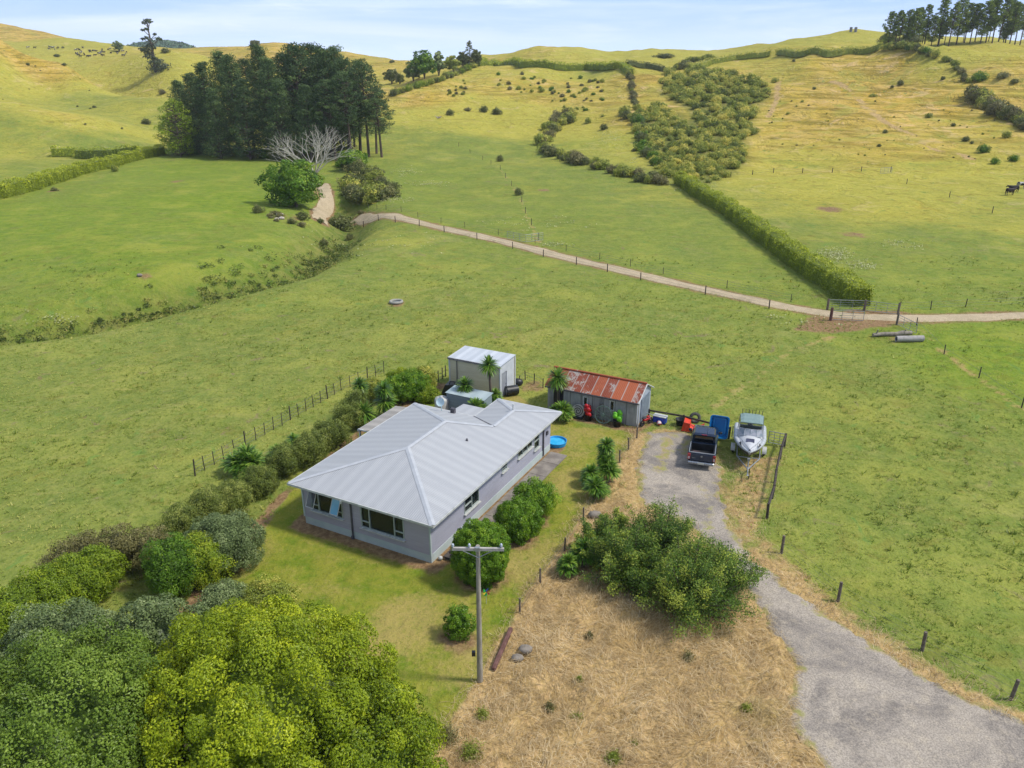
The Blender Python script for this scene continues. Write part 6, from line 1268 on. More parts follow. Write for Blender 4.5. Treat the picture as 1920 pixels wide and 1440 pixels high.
# ------------------------------------------------------------------ hedges
def hedge(label, uv, w, h, ls, seed, m=F_HEDGE, dens=14, name='clipped_hedge', group=None, world=None):
    pts = [ground(u, v)[:2] for u, v in uv]; rng = np.random.default_rng(seed); P = []
    for a, b in zip(pts[:-1], pts[1:]):
        L_ = math.hypot(b[0]-a[0], b[1]-a[1]); k = max(1, int(L_/.8)); P += [(a[0]+(b[0]-a[0])*i/k, a[1]+(b[1]-a[1])*i/k) for i in range(k)]
    P.append(pts[-1]); P = np.array(P); T = np.gradient(P, axis=0); T /= np.linalg.norm(T, axis=1)[:, None]+1e-9; Nn = np.stack([-T[:, 1], T[:, 0]], 1); Z = height(P[:, 0], P[:, 1])
    L_ = np.hypot(*np.diff(P, axis=0).T).sum(); peri = 2*h+w; n_ = int(L_*peri*dens); i = rng.integers(0, len(P)-1, n_); f = rng.random(n_)
    base = P[i]*(1-f)[:, None]+P[i+1]*f[:, None]; zb = Z[i]*(1-f)+Z[i+1]*f; s = rng.random(n_)*peri
    lump = 1+.16*np.sin(i*1.04+1)*np.sin(i*.376)+.13*np.sin(i*1.9+np.sin(i*.7)*2); ww = w*.5*lump; hh = h*(1+.10*np.sin(i*.61+2)+.08*np.sin(i*1.5+np.sin(i*.33)))
    side = np.where(s < h, -1., np.where(s > h+w, 1., 0.)); off = np.where(s < h, -ww, np.where(s > h+w, ww, ((s-h)/w*2-1)*ww)); z = np.where(s < h, s/h, np.where(s > h+w, (peri-s)/h, 1.))*hh
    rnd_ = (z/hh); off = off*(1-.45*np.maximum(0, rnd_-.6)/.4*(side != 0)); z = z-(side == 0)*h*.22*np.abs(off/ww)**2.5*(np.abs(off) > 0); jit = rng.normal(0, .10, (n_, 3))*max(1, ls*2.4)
    ec = rng.random(n_) < min(.3, w*h*2*dens*1.5/n_); e_ = rng.random(n_) < .5; i = np.where(ec, np.where(e_, 0, len(P)-2), i); base = np.where(ec[:, None], np.where(e_[:, None], P[0]-T[0]*.1, P[-1]+T[-1]*.1), base); zb = np.where(ec, np.where(e_, Z[0], Z[-1]), zb); off = np.where(ec, rng.uniform(-.5, .5, n_)*w, off); z = np.where(ec, rng.random(n_)*h, z)
    V0 = np.stack([base[:, 0]+Nn[i, 0]*off, base[:, 1]+Nn[i, 1]*off, zb+z], 1)+jit; nn = np.stack([Nn[i, 0]*side, Nn[i, 1]*side, (side == 0)*1.+.25], 1)
    parts = [leaves(V0, nn, np.full(n_, ls), rng, np.clip(.35+.3*rnd_+rng.normal(0, .15, n_)+.1*np.sin(i*.9), 0, 1), .65)]  # tint rises with height, painting a lit top over shaded sides
    k = len(P); C = []
    for (o, zz_) in ((-.40, 0), (-.28, .78), (.28, .78), (.40, 0)): C.append(np.stack([P[:, 0]+Nn[:, 0]*o*w, P[:, 1]+Nn[:, 1]*o*w, Z+zz_*h], 1))
    C = np.concatenate(C); Q = np.array([(a*k+j, a*k+j+1, (a+1)*k+j+1, (a+1)*k+j) for a in range(3) for j in range(k-1)]+[(0, k, 2*k, 3*k), (k-1, 4*k-1, 3*k-1, 2*k-1)]); parts.append((C, Q, np.full(len(C), .3)))
    V, Q, T_ = join(parts); o = V[0].copy(); V = V-o
    return link(name, np_mesh(name, V, Q, m, T_), tuple(o), label=label, cat='hedge', group=group)
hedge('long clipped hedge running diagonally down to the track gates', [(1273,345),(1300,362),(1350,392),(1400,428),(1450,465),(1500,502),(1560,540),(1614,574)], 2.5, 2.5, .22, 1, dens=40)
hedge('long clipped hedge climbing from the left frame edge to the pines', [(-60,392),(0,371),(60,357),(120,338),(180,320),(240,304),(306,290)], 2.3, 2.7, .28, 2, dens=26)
hedge('short stub of hedge above the left hedge', [(100,293),(138,293)], 3.2, 2.8, .4, 3, dens=8); hedge('straight hedge behind the left hedge near the pines', [(147,296),(200,296),(256,290)], 3.2, 2.8, .4, 4, dens=8)
hedge('level clipped hedge along the top of the central slope', [(895,125),(925,124),(980,127),(1040,130),(1100,131),(1156,129)], 4.2, 3.4, .55, 5, dens=4.5)
hedge('short hedge dropping down the slope right of the level hedge', [(1165,127),(1172,133),(1182,140)], 4, 3, .5, 6, dens=5)
hedge('dark hedge right of the hedge gap on the central hill', [(1176,125),(1210,127),(1245,134)], 3.8, 2.6, .5, 7, m=F_DARKS, dens=4.5)
hedge('dark hedge rising to the gap below the right hilltop', [(1290,130),(1330,121),(1380,112),(1444,104)], 3.8, 2.8, .5, 8, m=F_SCRUB, dens=5)
hedge('dark hedge between the ridge gap and the pines', [(1460,104),(1500,107),(1550,107),(1600,101),(1650,93)], 4, 3, .5, 9, m=F_SCRUB, dens=5)
# ------------------------------------------------------------------ pines
def pine_meshes(seed, h, crown0, rad, m, ncl, open_=.5, nleaf=46, ls=.62, lean=0.0, top='cone'):
    rng = np.random.default_rng(seed); parts = []; b = MB(); b.tube([(0, 0, -1), (lean*.3, 0, h*.5), (lean, 0, h*.97)], [h*.016, h*.011, .06], 7); lim = MB()
    for i in range(ncl):
        f = crown0+(1-crown0)*((i+rng.random())/ncl); env = rad*(math.sin(math.pi*min(1, (f-crown0)/(1-crown0)*.85+.12))**.7 if top == 'round' else (1-((f-crown0)/(1-crown0))**1.4*.82))
        a = i*2.399+rng.uniform(-.5, .5); rr = env*rng.uniform(.35, 1.0); z = f*h; c = np.array([lean*f+rr*math.cos(a), rr*math.sin(a), z]); s = rad*rng.uniform(.2, .34)*(1.1-.4*f)
        n_ = nleaf; d = rdir(rng, n_); P = c+d*s*np.array([1.25, 1.25, .62])*rng.uniform(.5, 1.05, n_)[:, None]
        parts.append(leaves(P, d*.6+np.array([0, 0, .5]), np.full(n_, ls), rng, rng.normal(.45, .16)+rng.normal(0, .12, n_), .4, .6))
        if rr > rad*.25: lim.tube([(lean*f*.9, 0, z-rr*.35), (c[0]*.6, c[1]*.6, z-rr*.12), tuple(c)], [.14, .1, .04], 4)
    V, Q, T = join(parts); tr = b
    tr.v += []; o = len(tr.v); tr.v += lim.v; tr.f += [[i+o for i in f_] for f_ in lim.f]; tr.m += lim.m; tr.sm += lim.sm
    return np_mesh('crown', V, Q, m, T), tr
def tree_proto(name, seed, *a, trunk_m=PBARK, **k):
    me, tr = pine_meshes(seed, *a, **k); root = bpy.data.objects.new(name, None); COL.objects.link(root); link('crown', me, parent=root); tr.build('trunk', trunk_m, root); return root
PR = [tree_proto('pine_tree', 1, 30, .14, 7.2, F_PINE, 150, nleaf=58), tree_proto('pine_tree', 2, 30, .26, 7.4, F_PINE, 135, top='round', nleaf=64), tree_proto('pine_tree', 3, 30, .06, 7.6, F_PINE, 165, nleaf=58), tree_proto('pine_tree', 4, 30, .42, 6.0, F_PINE, 72, top='round', lean=1.5, nleaf=56)]
used = set()
def plant(protos, k, u, v, tv, label, group, name=None, cat='tree', base_h=30, sx=1.0, Y=None, rz=None):
    pr = protos[k]; p = ground(u, v) if Y is None else None
    if p is None:
        x, dy, dz = ray(u, v); X = x/dy*Y; p = (X, Y, hz(X, Y)); D = Y*CP+(HC-p[2])*SP; X = (u-960)/F*D; p = (X, Y, hz(X, Y))
    x, dy, dz = ray(u, tv); ztop = HC+dz/dy*p[1]; h = max(1.5, ztop-p[2]); s = h/base_h
    if id(pr) not in used: used.add(id(pr)); o = pr; o.location = p; o.rotation_euler = (0, 0, rz if rz is not None else brnd.uniform(0, 6.28)); o.scale = (s*sx, s*sx, s); tagp(o, label, cat, group)
    else: o = dup(pr, p, rz if rz is not None else brnd.uniform(0, 6.28), (s*sx, s*sx, s), label, group); o['category'] = cat
    if name: o.name = name
    return o
GP = 'dark pines of the valley grove'
for u, Y, tv, k, lab, sx in ((352,232,152,2,'low leftmost pine of the dark grove',1.05),(375,240,138,2,'second pine from the left in the dark grove',1),(400,232,118,2,'pine with a stepped top at the left of the grove',1),(432,236,98,0,'tall pointed pine left of the grove centre',.85),(450,228,104,0,None,.9),(478,240,112,1,None,.95),(505,232,86,2,'tallest pointed pine left of the grove centre',.9),(520,226,110,0,None,1),(548,238,102,1,None,1),(570,230,84,1,'broad rounded pine at the grove summit',1.1),(600,238,84,1,'broad pine right of the grove summit',1.1),(622,228,92,2,None,1),(640,240,88,0,None,.9),(655,226,110,1,None,1),(676,232,112,3,'open pine with bare trunk right of the grove centre',1.15),(692,224,118,3,'pine with visible bare trunk near the right end of the grove',1.1),(706,230,165,3,'shorter pine second from the right end of the grove',1.3),(716,222,185,3,'rightmost short layered pine of the grove',1.5),
        (415,224,165,2,None,1),(470,222,150,2,None,1),(535,220,150,0,None,1),(585,218,160,0,None,1),(630,218,150,3,None,1.1),(660,218,135,3,None,1),(390,246,150,0,None,1),(560,248,110,2,None,1),(610,250,105,2,None,1),(665,246,130,0,None,1)):
    plant(PR, k, u, 290, tv, lab or 'dark pine standing inside the dense valley grove', GP, sx=sx, Y=Y)
YB = tree_proto('broadleaf_tree', 31, 14, .08, 5.0, F_YELLOW, 60, top='round', nleaf=50, ls=.5, trunk_m=BARK); 
plant([YB], 0, 340, 285, 188, 'yellow-green broadleaf tree at the left end of the pine grove', 'broadleaf trees in the valley', base_h=14, Y=226); plant([YB], 0, 325, 285, 215, 'lower yellow-green broadleaf tree at the hedge end', 'broadleaf trees in the valley', base_h=14, Y=232)
def round_tree(u, v, tv, hw, m, lab, seed, ncl=60, nl=90, ls=.4, low=-.3, Y=None, group=None, zf=.55):
    p = ground(u, v); x, dy, dz = ray(u, tv); top = HC+dz/dy*p[1]-p[2]; r = pxr(p, hw); rz_ = top*(1-zf)*.98; t = thing('broadleaf_tree', lab, 'tree', p, 0, group)
    V, Q, T = crown((r, r*.9, rz_), ncl, r*.26, nl, ls, seed, (0, 0, top*zf), low, .5, .5, .75, .6, .3); V[:, :2] *= (1+.15*np.sin(np.arctan2(V[:, 1], V[:, 0])*3+seed)+.08*np.sin(V[:, 2:3].ravel()*1.7))[:, None]; link('crown', np_mesh('crown', V, Q, m, T), parent=t); stem_mesh(top*zf, .25, 4, seed).build('trunk', BARK, t); return t
round_tree(556, 388, 302, 50, F_TREEF, 'leafy green spreading tree beside the creek track below the bare tree', 5, 130, 90, .42, low=-.85, zf=.5)
round_tree(660, 318, 285, 26, F_TREEF, 'dark fern-like tree under the bare trunks at the right of the grove', 6, 40, 80, .5, low=-.6)
def bare_tree():
    p = ground(592, 345); t = thing('bare_tree', 'pale leafless spreading tree in front of the pines', 'tree', p); q = random.Random(3); b = MB(); tw = []
    def grow(P, d, L_, r, lv, mb):
        e = P+d*L_; mb.tube([tuple(P), tuple((P+e)/2+Vector((q.uniform(-.1, .1),)*3)*L_*.3), tuple(e)], [r, r*.8, r*.6], 4 if lv > 1 else 6)
        if lv < 5:
            for i in range(3 if lv < 3 else 2):
                nd = (d+Vector((q.uniform(-1, 1), q.uniform(-1, 1), q.uniform(-.45, .65)))*.75).normalized(); grow(e, nd, L_*q.uniform(.66, .84), r*.6, lv+1, mb)
    b.tube([(0, 0, -.5), (0, 0, 2)], [.6, .5], 8); b.build('trunk', BARE, t)
    for i in range(10):
        a = i*.63+q.random()*.4; m_ = MB(); grow(Vector((0, 0, 2)), Vector((math.cos(a)*.9, math.sin(a)*.9, .5+.6*q.random())).normalized(), 3.9, .16, 1, m_); m_.build('limb', BARE, t)
bare_tree()
# lone tall tree on the left hill, with small companions
def lone():
    p = ground(293, 134); t = thing('lone_tree', 'tall ragged lone tree on the left hillside against the sky', 'tree', p); rng = np.random.default_rng(5); D = p[1]*CP+(HC-p[2])*SP; H_ = 89/F*D*1.02; parts = []; b = MB()
    b.tube([(0, 0, -1), (-.4, 0, H_*.5), (-.9, 0, H_*.96)], [.9, .6, .15], 8)
    for (x, z, s, n_) in ((0, .06, 5.4, 300), (3.0, .1, 5.0, 280), (-3, .3, 3.6, 160), (-.8, .17, 3.0, 120), (2.4, .2, 2.2, 80), (.3, .25, 2.2, 80), (-4.4, .38, 3.0, 130), (-2.6, .45, 3.2, 150), (-6.0, .42, 2.0, 70), (-1.0, .5, 1.9, 70), (1.2, .45, 1.5, 40), (-4.6, .62, 1.6, 45), (-2.4, .64, 1.5, 45), (-.2, .6, 1.4, 40), (3.8, .63, 1.7, 45), (5.2, .61, 1.2, 30), (2.0, .7, 1.3, 35), (-3.8, .78, 1.2, 35), (-1.5, .8, 1.6, 50), (-2.8, .92, 1.7, 60), (-.8, .96, 2.0, 80), (1.0, .93, 1.6, 55)):
        c = np.array([x, rng.uniform(-1.5, 1.5)*(.5+s*.2), z*H_]); d = rdir(rng, n_); P = c+d*s*np.array([1.1, 1, .55])*rng.uniform(.4, 1.05, n_)[:, None]; parts.append(leaves(P, d, np.full(n_, 1.0), rng, rng.normal(.4, .15, n_), .6)); b.tube([(-.4, 0, max(0, c[2]-3)), tuple(c)], [.25, .08], 4)
    V, Q, T = join(parts); link('crown', np_mesh('crown', V, Q, foliage('lone_leaf', '25301F', '38452E', '56614A', .1), T), parent=t); b.build('trunk', BARK, t)
lone()
for k, (u, v, tv, hw, m, lab) in enumerate(((224, 97, 76, 9, F_GREYG, 'small faint tree on the skyline left of the lone tree'), (735, 158, 128, 13, F_DARKS, 'dark shrubby tree on the slope right of the grove'), (796, 148, 94, 25, F_TREEF, 'big rounded green tree at the skyline left of centre'), (775, 152, 116, 16, F_GREYG, 'lower left rounded grey tree of the skyline cluster'), (823, 142, 94, 9, F_GREYG, 'slender grey tree right of the big rounded skyline tree'),
        (868, 128, 98, 13, F_DARKS, 'dark wind-shaped tree left of the tallest skyline tree'), (894, 125, 92, 9, F_DARKS, 'shorter dark tree beside the tallest skyline tree'), (850, 135, 105, 14, F_SCRUB, 'pale green shrubby tree left of the tallest skyline tree'), (479, 90, 76, 9, F_DARKS, 'tiny wind-bent tree on the knoll above the grove'), (750, 158, 138, 7, F_DARKS, 'smaller dark tree beside the shrubby slope tree'))):
    round_tree(u, v, tv, hw, m, lab, 60+k, 34, 46, .95, zf=.5, low=-.6)
plant([tree_proto('skyline_tree', 66, 20, .12, 4.4, F_DARKS, 46, top='round', ls=.9, nleaf=34, trunk_m=BARK)], 0, 881, 128, 77, 'tallest dark wind-shaped tree on the central skyline', None, base_h=20)
# ridge pines
RP = [tree_proto('ridge_pine', 71+i, 24, (.28, .38, .45, .2)[i], (4.6, 4.2, 4.0, 4.8)[i], F_RPINE, (84, 66, 54, 90)[i], top='round', ls=.75, nleaf=48, lean=(.0, 1.2, -1, .4)[i]) for i in range(4)]
q9 = random.Random(9)
RL = [(1662, 22), (1675, 20), (1682, 26), (1697, 18), (1710, 16), (1720, 14), (1733, 8), (1745, 30), (1758, -2), (1770, 30), (1778, 5), (1793, -4), (1808, 6), (1818, 8), (1828, 6), (1838, 2), (1848, 0), (1860, -6), (1872, -6), (1884, -2), (1893, 4), (1902, 8), (1912, 14), (1925, 20), (1760, 38), (1806, 30), (1852, 26), (1880, 22), (1700, 32), (1728, 34)]
for k, (u, tv) in enumerate(RL):
    lab = {0: 'leftmost pine of the row on the right skyline', 8: 'tall forked pine in the middle of the ridge row', 17: 'tallest pine cut by the top of the frame on the ridge', 23: 'pine at the right frame edge on the ridge'}.get(k, 'tall bare-trunked pine in the row on the right skyline')
    plant(RP, k % 4, u, 80, tv, lab, 'pines along the right skyline', base_h=24, Y=396+q9.uniform(-5, 6)+(8 if k > 20 else 0), sx=1.05)
# distant forested knob
rng = np.random.default_rng(4); parts = []; 
for i in range(900):
    u, v = rng.uniform(226, 372), rng.uniform(81, 104); X0 = (u-960)/F; Yq = 1400+rng.uniform(-120, 60); D = Yq*CP; X = X0*D*1.0; z = hz(X, Yq)
    d = rdir(rng, 12); parts.append(leaves(np.array([X, Yq, z+2.5])+d*4.5*np.array([1, 1, .8]), d, np.full(12, 5.0), rng, rng.normal(.4, .15, 12), .8))
V, Q, T = join(parts); link('far_forest', np_mesh('far_forest', V, Q, foliage('far_forest_leaf', '31483A', '40583F', '566C4C', .1), T), kind='stuff', label='dark forest covering the distant knob')
# ------------------------------------------------------------------ cattle
def cow_mesh(c1, c2, seed):
    b = MB(); prof = []
    secs = [(-1.05, 1.12, .12, .14), (-.95, 1.1, .27, .3), (-.7, 1.08, .31, .36), (-.2, 1.02, .33, .4), (.3, 1.02, .32, .39), (.65, 1.08, .27, .36), (.9, 1.16, .2, .28), (1.12, 1.26, .14, .19), (1.3, 1.34, .12, .15), (1.42, 1.3, .12, .14), (1.62, 1.18, .08, .1), (1.7, 1.14, .04, .06)]
    n_ = 10; vs = []
    for x, z, w, h in secs:
        for i in range(n_): t = 2*math.pi*i/n_; vs.append((x, w*math.cos(t), z+h*math.sin(t)))
    fs = [[k*n_+i, k*n_+(i+1) % n_, (k+1)*n_+(i+1) % n_, (k+1)*n_+i] for k in range(len(secs)-1) for i in range(n_)]+[list(range(n_))[::-1], list(range(len(vs)-n_, len(vs)))]; b.add(vs, fs, smooth=True)
    for x, y, dx in ((-.82, .18, -.06), (-.82, -.18, .08), (.6, .16, .05), (.6, -.16, -.05)): b.tube([(x, y, .95), (x+(-.06 if x < 0 else .02), y, .52), (x+dx, y, .02)], [.12, .07, .05], 7)
    b.tube([(-1.05, 0, 1.25), (-1.15, 0, .9), (-1.12, 0, .55)], [.03, .02, .04], 5)
    for s in (-1, 1): b.tube([(1.38, s*.1, 1.4), (1.34, s*.26, 1.42)], [.05, .02], 5)
    return b, mat('hide_'+str(seed), c1, c2, .8, scale=1.5, thr=(.47, .53))
CM = [cow_mesh('141210', '1C1A18', 0), cow_mesh('161412', 'A8A49C', 1), cow_mesh('2A1C14', '1E1610', 2)]
CP_ = []
for i, (b, m) in enumerate(CM): CP_.append(b.build('cow', m, None))
cu = [0, 0, 0]
def cow(p, k, label, group=None, s=1.0):
    if cu[k] == 0: o = CP_[k]; cu[k] = 1
    else: o = CP_[k].copy(); COL.objects.link(o)
    o.location = p; o.rotation_euler = (0, 0, brnd.uniform(0, 6.28)); o.scale = (s,)*3; tagp(o, label, 'cow', group); return o
o = cow(ground(1893, 366), 2, 'dark brown cow standing in the upper right paddock'); o.rotation_euler[2] = .2; o = cow(ground(1899, 361), 0, 'black cow just behind the brown cow in the upper right paddock'); o.rotation_euler[2] = 3.2
o = cow(ground(1914, 354), 1, 'black and white cow at the right frame edge'); o.rotation_euler[2] = .1
q5 = random.Random(12)
for k in range(54):
    if k < 44: u, v = q5.uniform(142, 238), q5.uniform(91, 108)
    else: u, v = q5.uniform(45, 130), q5.uniform(86, 98)
    if k >= 44: lab, gr = 'cow in the loose line trailing left of the distant herd', 'cows trailing left of the herd'
    else: lab, gr = 'cow of the distant herd grazing left of the lone tree', 'distant cattle herd'
    cow(ground(u, v), q5.choice((0, 1, 1, 0, 2)), lab, gr, .95)
# ------------------------------------------------------------------ grass as geometry
def tufts():
    rng = np.random.default_rng(8); n_ = 150000; Y = 17+78*rng.random(n_)**1.0; X = (rng.random(n_)*2-1)*(Y*.62+18)
    nzv = np.sin(X*.9+np.sin(Y*.7)*1.5)*np.sin(Y*1.1-X*.3)+.6*np.sin(X*2.3+Y)*np.sin(Y*2.9); keep = rng.random(n_) < .35+.35*nzv
    X, Y = X[keep], Y[keep]; keep = (sdf(X, Y, DRIVE) < -.6) & ~inpoly(X, Y, HOUSE) & (sdf(X, Y, STRAW) < -.2); X, Y = X[keep], Y[keep]; ln = sdf(X, Y, LAWN) > 0; keep = ~ln | (rng.random(len(X)) < .5); X, Y, ln = X[keep], Y[keep], ln[keep]
    for poly in ([HL(x, y)[:2] for x, y in ((-12.8, 22), (-7.8, 22), (-7.8, 25), (-12.8, 25))], [HL(x, y)[:2] for x, y in ((-3.9, 22), (3.9, 22), (3.9, 25.8), (-3.9, 25.8))], [HL(x, y)[:2] for x, y in ((-.6, 2), (1.1, 2), (1.1, 16), (-.6, 16))]):
        k = ~inpoly(X, Y, poly); X, Y, ln = X[k], Y[k], ln[k]
    Z = height(X, Y); n_ = len(X); s = np.where(ln, .05, rng.uniform(.05, .14, n_)); V = []; T = []; base = np.stack([X, Y, Z], 1); tn = np.clip(.5+.35*np.sin(X*.31+2*np.sin(Y*.17))*np.sin(Y*.27)+rng.normal(0, .22, n_), 0, 1)
    for j in range(4):
        a = rng.uniform(0, 6.28, n_); d = np.stack([np.cos(a), np.sin(a), np.zeros(n_)], 1); c = np.stack([-np.sin(a), np.cos(a), np.zeros(n_)], 1); w = (s*.22)[:, None]; b0 = base+d*(s*rng.uniform(0, 1, n_))[:, None]*.8; tip = b0+d*(s*rng.uniform(.3, 1.3, n_))[:, None]; tip[:, 2] += s*rng.uniform(.5, 1.1, n_)
        V.append(np.stack([b0-c*w, b0+c*w, tip+c*w*.3, tip-c*w*.3], 1)); T.append(np.repeat(np.clip(tn+rng.normal(0, .1, n_), 0, 1), 4))
    V = np.concatenate(V).reshape(-1, 3); Q = np.arange(len(V)).reshape(-1, 4); link('pasture_grass', np_mesh('pasture_grass', V, Q, F_GRASS, np.concatenate(T)), kind='stuff', label='tufts of green grass over the near pasture and lawn')
tufts()
def rank_grass():
    rng = np.random.default_rng(18); V = []; T = []; n_ = 16000; Y = rng.uniform(20, 110, n_); X = (rng.random(n_)*2-1)*(Y*.62+16)
    f = np.sin(X*.21+1.3*np.sin(Y*.13))*np.sin(Y*.17-X*.07)+.5*np.sin(X*.7+Y*.4)*np.sin(Y*.6-X*.2); k = (rng.random(n_) < np.clip(.10+.55*f, .02, 1)) & (sdf(X, Y, DRIVE) < -1) & (sdf(X, Y, LAWN) < -.5) & (sdf(X, Y, STRAW) < -.5) & (seg_dist(X, Y, TRACK) > 2.5)
    X, Y = X[k], Y[k]; Z = height(X, Y); n_ = len(X); s = rng.uniform(.10, .24, n_); tn = rng.choice([.2, .4, .6, .95], n_, p=[.3, .3, .25, .15])
    for j in range(9):
        a = rng.uniform(0, 6.28, n_); d = np.stack([np.cos(a), np.sin(a), 0*a], 1); c = np.stack([-np.sin(a), np.cos(a), 0*a], 1); b0 = np.stack([X, Y, Z], 1)+d*(s*rng.uniform(0, .9, n_))[:, None]; tip = b0+d*(s*rng.uniform(.2, 1, n_))[:, None]; tip[:, 2] += s*rng.uniform(.5, 1.1, n_); w = (s*.16)[:, None]
        V.append(np.stack([b0-c*w, b0+c*w, tip+c*w*.3, tip-c*w*.3], 1)); T.append(np.repeat(np.clip(tn+rng.normal(0, .1, n_), 0, 1), 4))
    V = np.concatenate(V).reshape(-1, 3); link('rank_grass', np_mesh('rank_grass', V, np.arange(len(V)).reshape(-1, 4), F_WEED, np.concatenate(T)), kind='stuff', label='darker rank grass clumps scattered over the pasture')
rank_grass()
def strawmat():
    rng = np.random.default_rng(9); n_ = 170000; X = rng.uniform(-6, 34, n_); Y = rng.uniform(15, 56, n_)
    d1 = sdf(X, Y, STRAW); dv = sdf(X, Y, VERGE); ds = sdf(X, Y, STRIP); dd_ = sdf(X, Y, DRIVE)
    edge = np.exp(-(dd_/.6)**2)*(rng.random(n_) < .35); fl = np.exp(-(seg_dist(X, Y, P2((1192,815),(1150,880),(1100,950),(1050,1035),(990,1112),(940,1195),(890,1290),(850,1345)))/.5)**2)
    band = np.exp(-(seg_dist(X, Y, P2((1430,1052),(1510,1118),(1628,1198),(1768,1286),(1926,1352),(2120,1438)))/.5)**2)
    p = np.maximum.reduce([sstep(-.3, .5, d1), .4*sstep(-.2, .8, dv), .5*sstep(-.2, .4, ds), edge, fl*.8, band*.9])*np.where((dd_ > .5), .0, 1); k = rng.random(n_) < p; X, Y, d1 = X[k], Y[k], d1[k]; n_ = len(X)
    a = 2.2*np.sin(X*.55+.8*np.sin(Y*.6))+1.7*np.sin(Y*.5-X*.3)+1.5*np.sin(X*1.9)*np.sin(Y*1.7)+rng.normal(0, .8, n_); L_ = rng.uniform(.25, .75, n_)*np.where(d1 > 0, 1, .6); d = np.stack([np.cos(a), np.sin(a), 0*a], 1); c = np.stack([-np.sin(a), np.cos(a), 0*a], 1); w = rng.uniform(.005, .012, n_)[:, None]
    Z = .16*np.maximum(0, (np.sin(X*1.7+Y*.9)*np.sin(Y*1.9-X*.6)+.6*np.sin(X*3.1-Y*2.3+1)*np.sin(Y*3.7+X*1.3))+.3)*sstep(0, 1, d1); hh = rng.uniform(.02, .30, n_)
    V = []; curl = rng.normal(0, .25, n_)[:, None]
    for f in (0, .5, 1.0):
        q = np.stack([X, Y, Z], 1)+d*(L_*f)[:, None]+c*curl*(f**2)*L_[:, None]; q[:, 2] += hh*(4*f*(1-f)*.6+.15+.25*f); ww = w*(1-.6*f); V += [q-c*ww, q+c*ww]
    V = np.stack(V, 1).reshape(-1, 3); o = np.arange(n_)[:, None]*6; Q = np.concatenate([o+np.array([[0, 1, 3, 2]]), o+np.array([[2, 3, 5, 4]])]); t = np.clip(rng.normal(.5, .25, n_)+.15*np.sin(X*.8)*np.sin(Y*.9), 0, 1)
    link('dead_grass', np_mesh('dead_grass', V, Q, F_STRAW, np.repeat(t, 6)), kind='stuff', label='matted straw-coloured dead grass between garden and driveway')
strawmat()
def flowers():
    rng = np.random.default_rng(10); parts = []
    for (u, v, su, sv_, k) in ((760,325,25,8,60),(800,345,40,5,60),(730,375,45,6,60),(1040,460,25,4,20),(1565,478,30,14,90),(1620,500,40,10,40),(1140,260,35,20,130),(1190,300,20,8,30),(1020,420,120,20,30),(1300,350,60,15,40),(1700,460,60,10,30),(1480,600,100,15,10),(100,600,60,15,25),(700,455,200,30,40)):
        for _ in range(k):
            p = ground(rng.normal(u, su*.5), rng.normal(v, sv_*.5)); d = rdir(rng, 5); parts.append(leaves(np.array(p)+d*np.array([.9, .5, .06])+np.array([0, 0, .2]), d*.3+np.array([0, 0, 1]), np.full(5, .22), rng, rng.normal(.5, .25, 5), .8))
    V, Q, T = join(parts); link('pale_weed_flowers', np_mesh('pale_weed_flowers', V, Q, foliage('pale_flower', '848A50', '9C9E68', 'B4B48A', .2, gain=(1.2, 1.2, 1.2)), T), kind='stuff', label='pale flowering weeds streaked over the valley slopes')
flowers()
def gully_rushes():
    rng = np.random.default_rng(44); G = np.array(GULLY[:-2]); seg = np.hypot(*np.diff(G, axis=0).T); parts = []
    for i in range(len(seg)):
        wd = (2.2, 2.4, 2.8, 3.4, 5.0, 6.0, 4.0, 3.0, 2.5)[min(i, 8)]
        for _ in range(int(seg[i]*5.5)):
            f = rng.random(); x, y = G[i]*(1-f)+G[i+1]*f; x += rng.normal(0, wd*.5); y += rng.normal(0, wd*.55)+2.6; r = rng.uniform(.3, 1.25)*(1 if rng.random() < .9 else 1.5); k = 34; d = rdir(rng, k); d[:, 2] = np.abs(d[:, 2]); z = hz(x, y)
            parts.append(leaves(np.array([x, y, z])+d*np.array([r, r, r*.75])*rng.uniform(.5, 1, k)[:, None], d, np.full(k, .34), rng, rng.choice([.0, .15, .35, .7])+rng.normal(0, .12, k), .35))
    V, Q, T = join(parts); link('gully_rushes', np_mesh('gully_rushes', V, Q, foliage('rush_leaf', '3A4A1C', '5E6E2A', '8E8650', .2), T), kind='stuff', label='low rushes and scrub lining the winding gully')
gully_rushes()
# ------------------------------------------------------------------ camera, sun, sky
cam = bpy.data.cameras.new('camera'); co = bpy.data.objects.new('camera', cam); COL.objects.link(co)
co.location = (0, 0, HC); co.rotation_euler = (R(90)-PITCH, 0, 0)
cam.sensor_width = 36; cam.lens = F/1920*36; cam.clip_start = .5; cam.clip_end = 8000
scene.camera = co
sd = Vector((.78, -.08, 1.08)).normalized()
sun = bpy.data.lights.new('sun', 'SUN'); so_ = bpy.data.objects.new('sun', sun); COL.objects.link(so_)
sun.energy = 2.6; sun.angle = R(7); sun.color = (1, .95, .86)
so_.rotation_euler = sd.to_track_quat('Z', 'Y').to_euler()
w = bpy.data.worlds.new('World'); scene.world = w; w.use_nodes = True; nt = w.node_tree; bg = nt.nodes['Background']
sky = nt.nodes.new('ShaderNodeTexSky'); sky.sky_type = 'NISHITA'; sky.sun_disc = False
sky.sun_elevation = math.asin(sd.z); sky.sun_rotation = math.atan2(sd.x, sd.y); sky.air_density = 1.0; sky.dust_density = 1.2; sky.ozone_density = 1.2; sky.altitude = 100
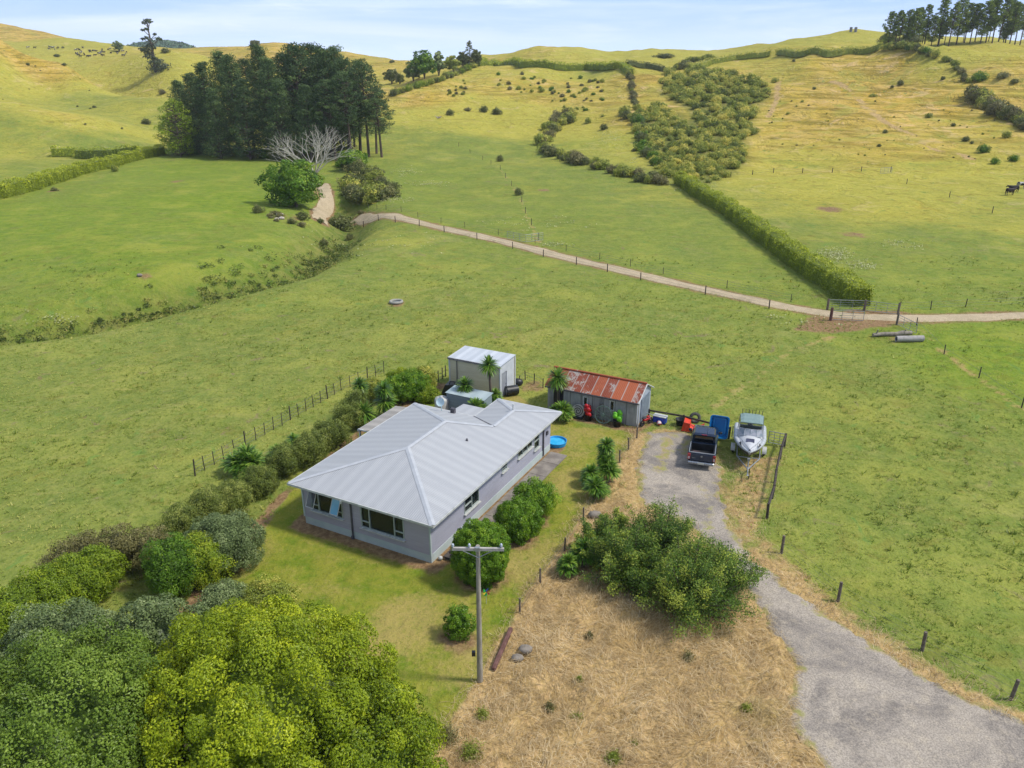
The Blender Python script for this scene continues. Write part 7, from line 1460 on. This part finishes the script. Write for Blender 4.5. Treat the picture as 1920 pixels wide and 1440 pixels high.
tc = nt.nodes.new('ShaderNodeTexCoord'); mp = nt.nodes.new('ShaderNodeMapping'); mp.inputs['Scale'].default_value = (1.2, 1.2, 16); mp.inputs['Rotation'].default_value = (0, R(3), 0)
nt.links.new(tc.outputs['Generated'], mp.inputs[0])
nz = noise(nt, mp.outputs[0], 1.6, 7, .6, .5); mp2 = nt.nodes.new('ShaderNodeMapping'); mp2.inputs['Scale'].default_value = (3, 1.5, 22); mp2.inputs['Rotation'].default_value = (0, R(-12), 0)
nt.links.new(tc.outputs['Generated'], mp2.inputs[0]); nz2 = noise(nt, mp2.outputs[0], 2.0, 6, .65, .3)
sep = nt.nodes.new('ShaderNodeSeparateXYZ'); nt.links.new(tc.outputs['Generated'], sep.inputs[0])
cl = mth(nt, 'ADD', mth(nt, 'MULTIPLY', ramp(nt, nz, .42, .72), .75), mth(nt, 'MULTIPLY', ramp(nt, nz2, .5, .75), .5), clamp=True)
low = ramp(nt, sep.outputs[2], .10, -.02)
fac = mth(nt, 'MAXIMUM', cl, mth(nt, 'MULTIPLY', low, .1))
high = mth(nt, 'MULTIPLY', ramp(nt, sep.outputs[2], .15, .8), .45)
fac = mth(nt, 'MAXIMUM', fac, high)
band = mixc(nt, ramp(nt, sep.outputs[2], -.01, .075), (5.6, 6.9, 9.0, 1), (3.2, 4.7, 8.3, 1))
base = mixc(nt, ramp(nt, sep.outputs[2], .25, .07), sky.outputs[0], band)
skyc = mixc(nt, mth(nt, 'MULTIPLY', fac, .75), base, (6.9, 7.5, 8.8, 1))
nt.links.new(skyc, bg.inputs[0]); bg.inputs[1].default_value = .11
vs = scene.view_settings; vs.view_transform = 'Standard'; vs.look = 'None'; vs.exposure = EXPO; vs.gamma = 1
scene.render.engine = 'CYCLES'; scene.render.resolution_x = 1024; scene.render.resolution_y = 768
scene.cycles.max_bounces = 5; scene.cycles.diffuse_bounces = 3; scene.cycles.transparent_max_bounces = 6

hb = MB(); hb.box((0, 1395, 37), (5500, 3080, 180)); hm = bpy.data.materials.new('haze'); hm.use_nodes = True; hn = hm.node_tree; hn.nodes.remove(hn.nodes['Principled BSDF'])
pv = hn.nodes.new('ShaderNodeVolumePrincipled'); pv.inputs['Density'].default_value = .00012; pv.inputs['Color'].default_value = (.86, .92, 1, 1); hn.links.new(pv.outputs[0], hn.nodes['Material Output'].inputs['Volume'])
hb.build('haze', hm, kind='stuff', label='thin pale haze over the valley')
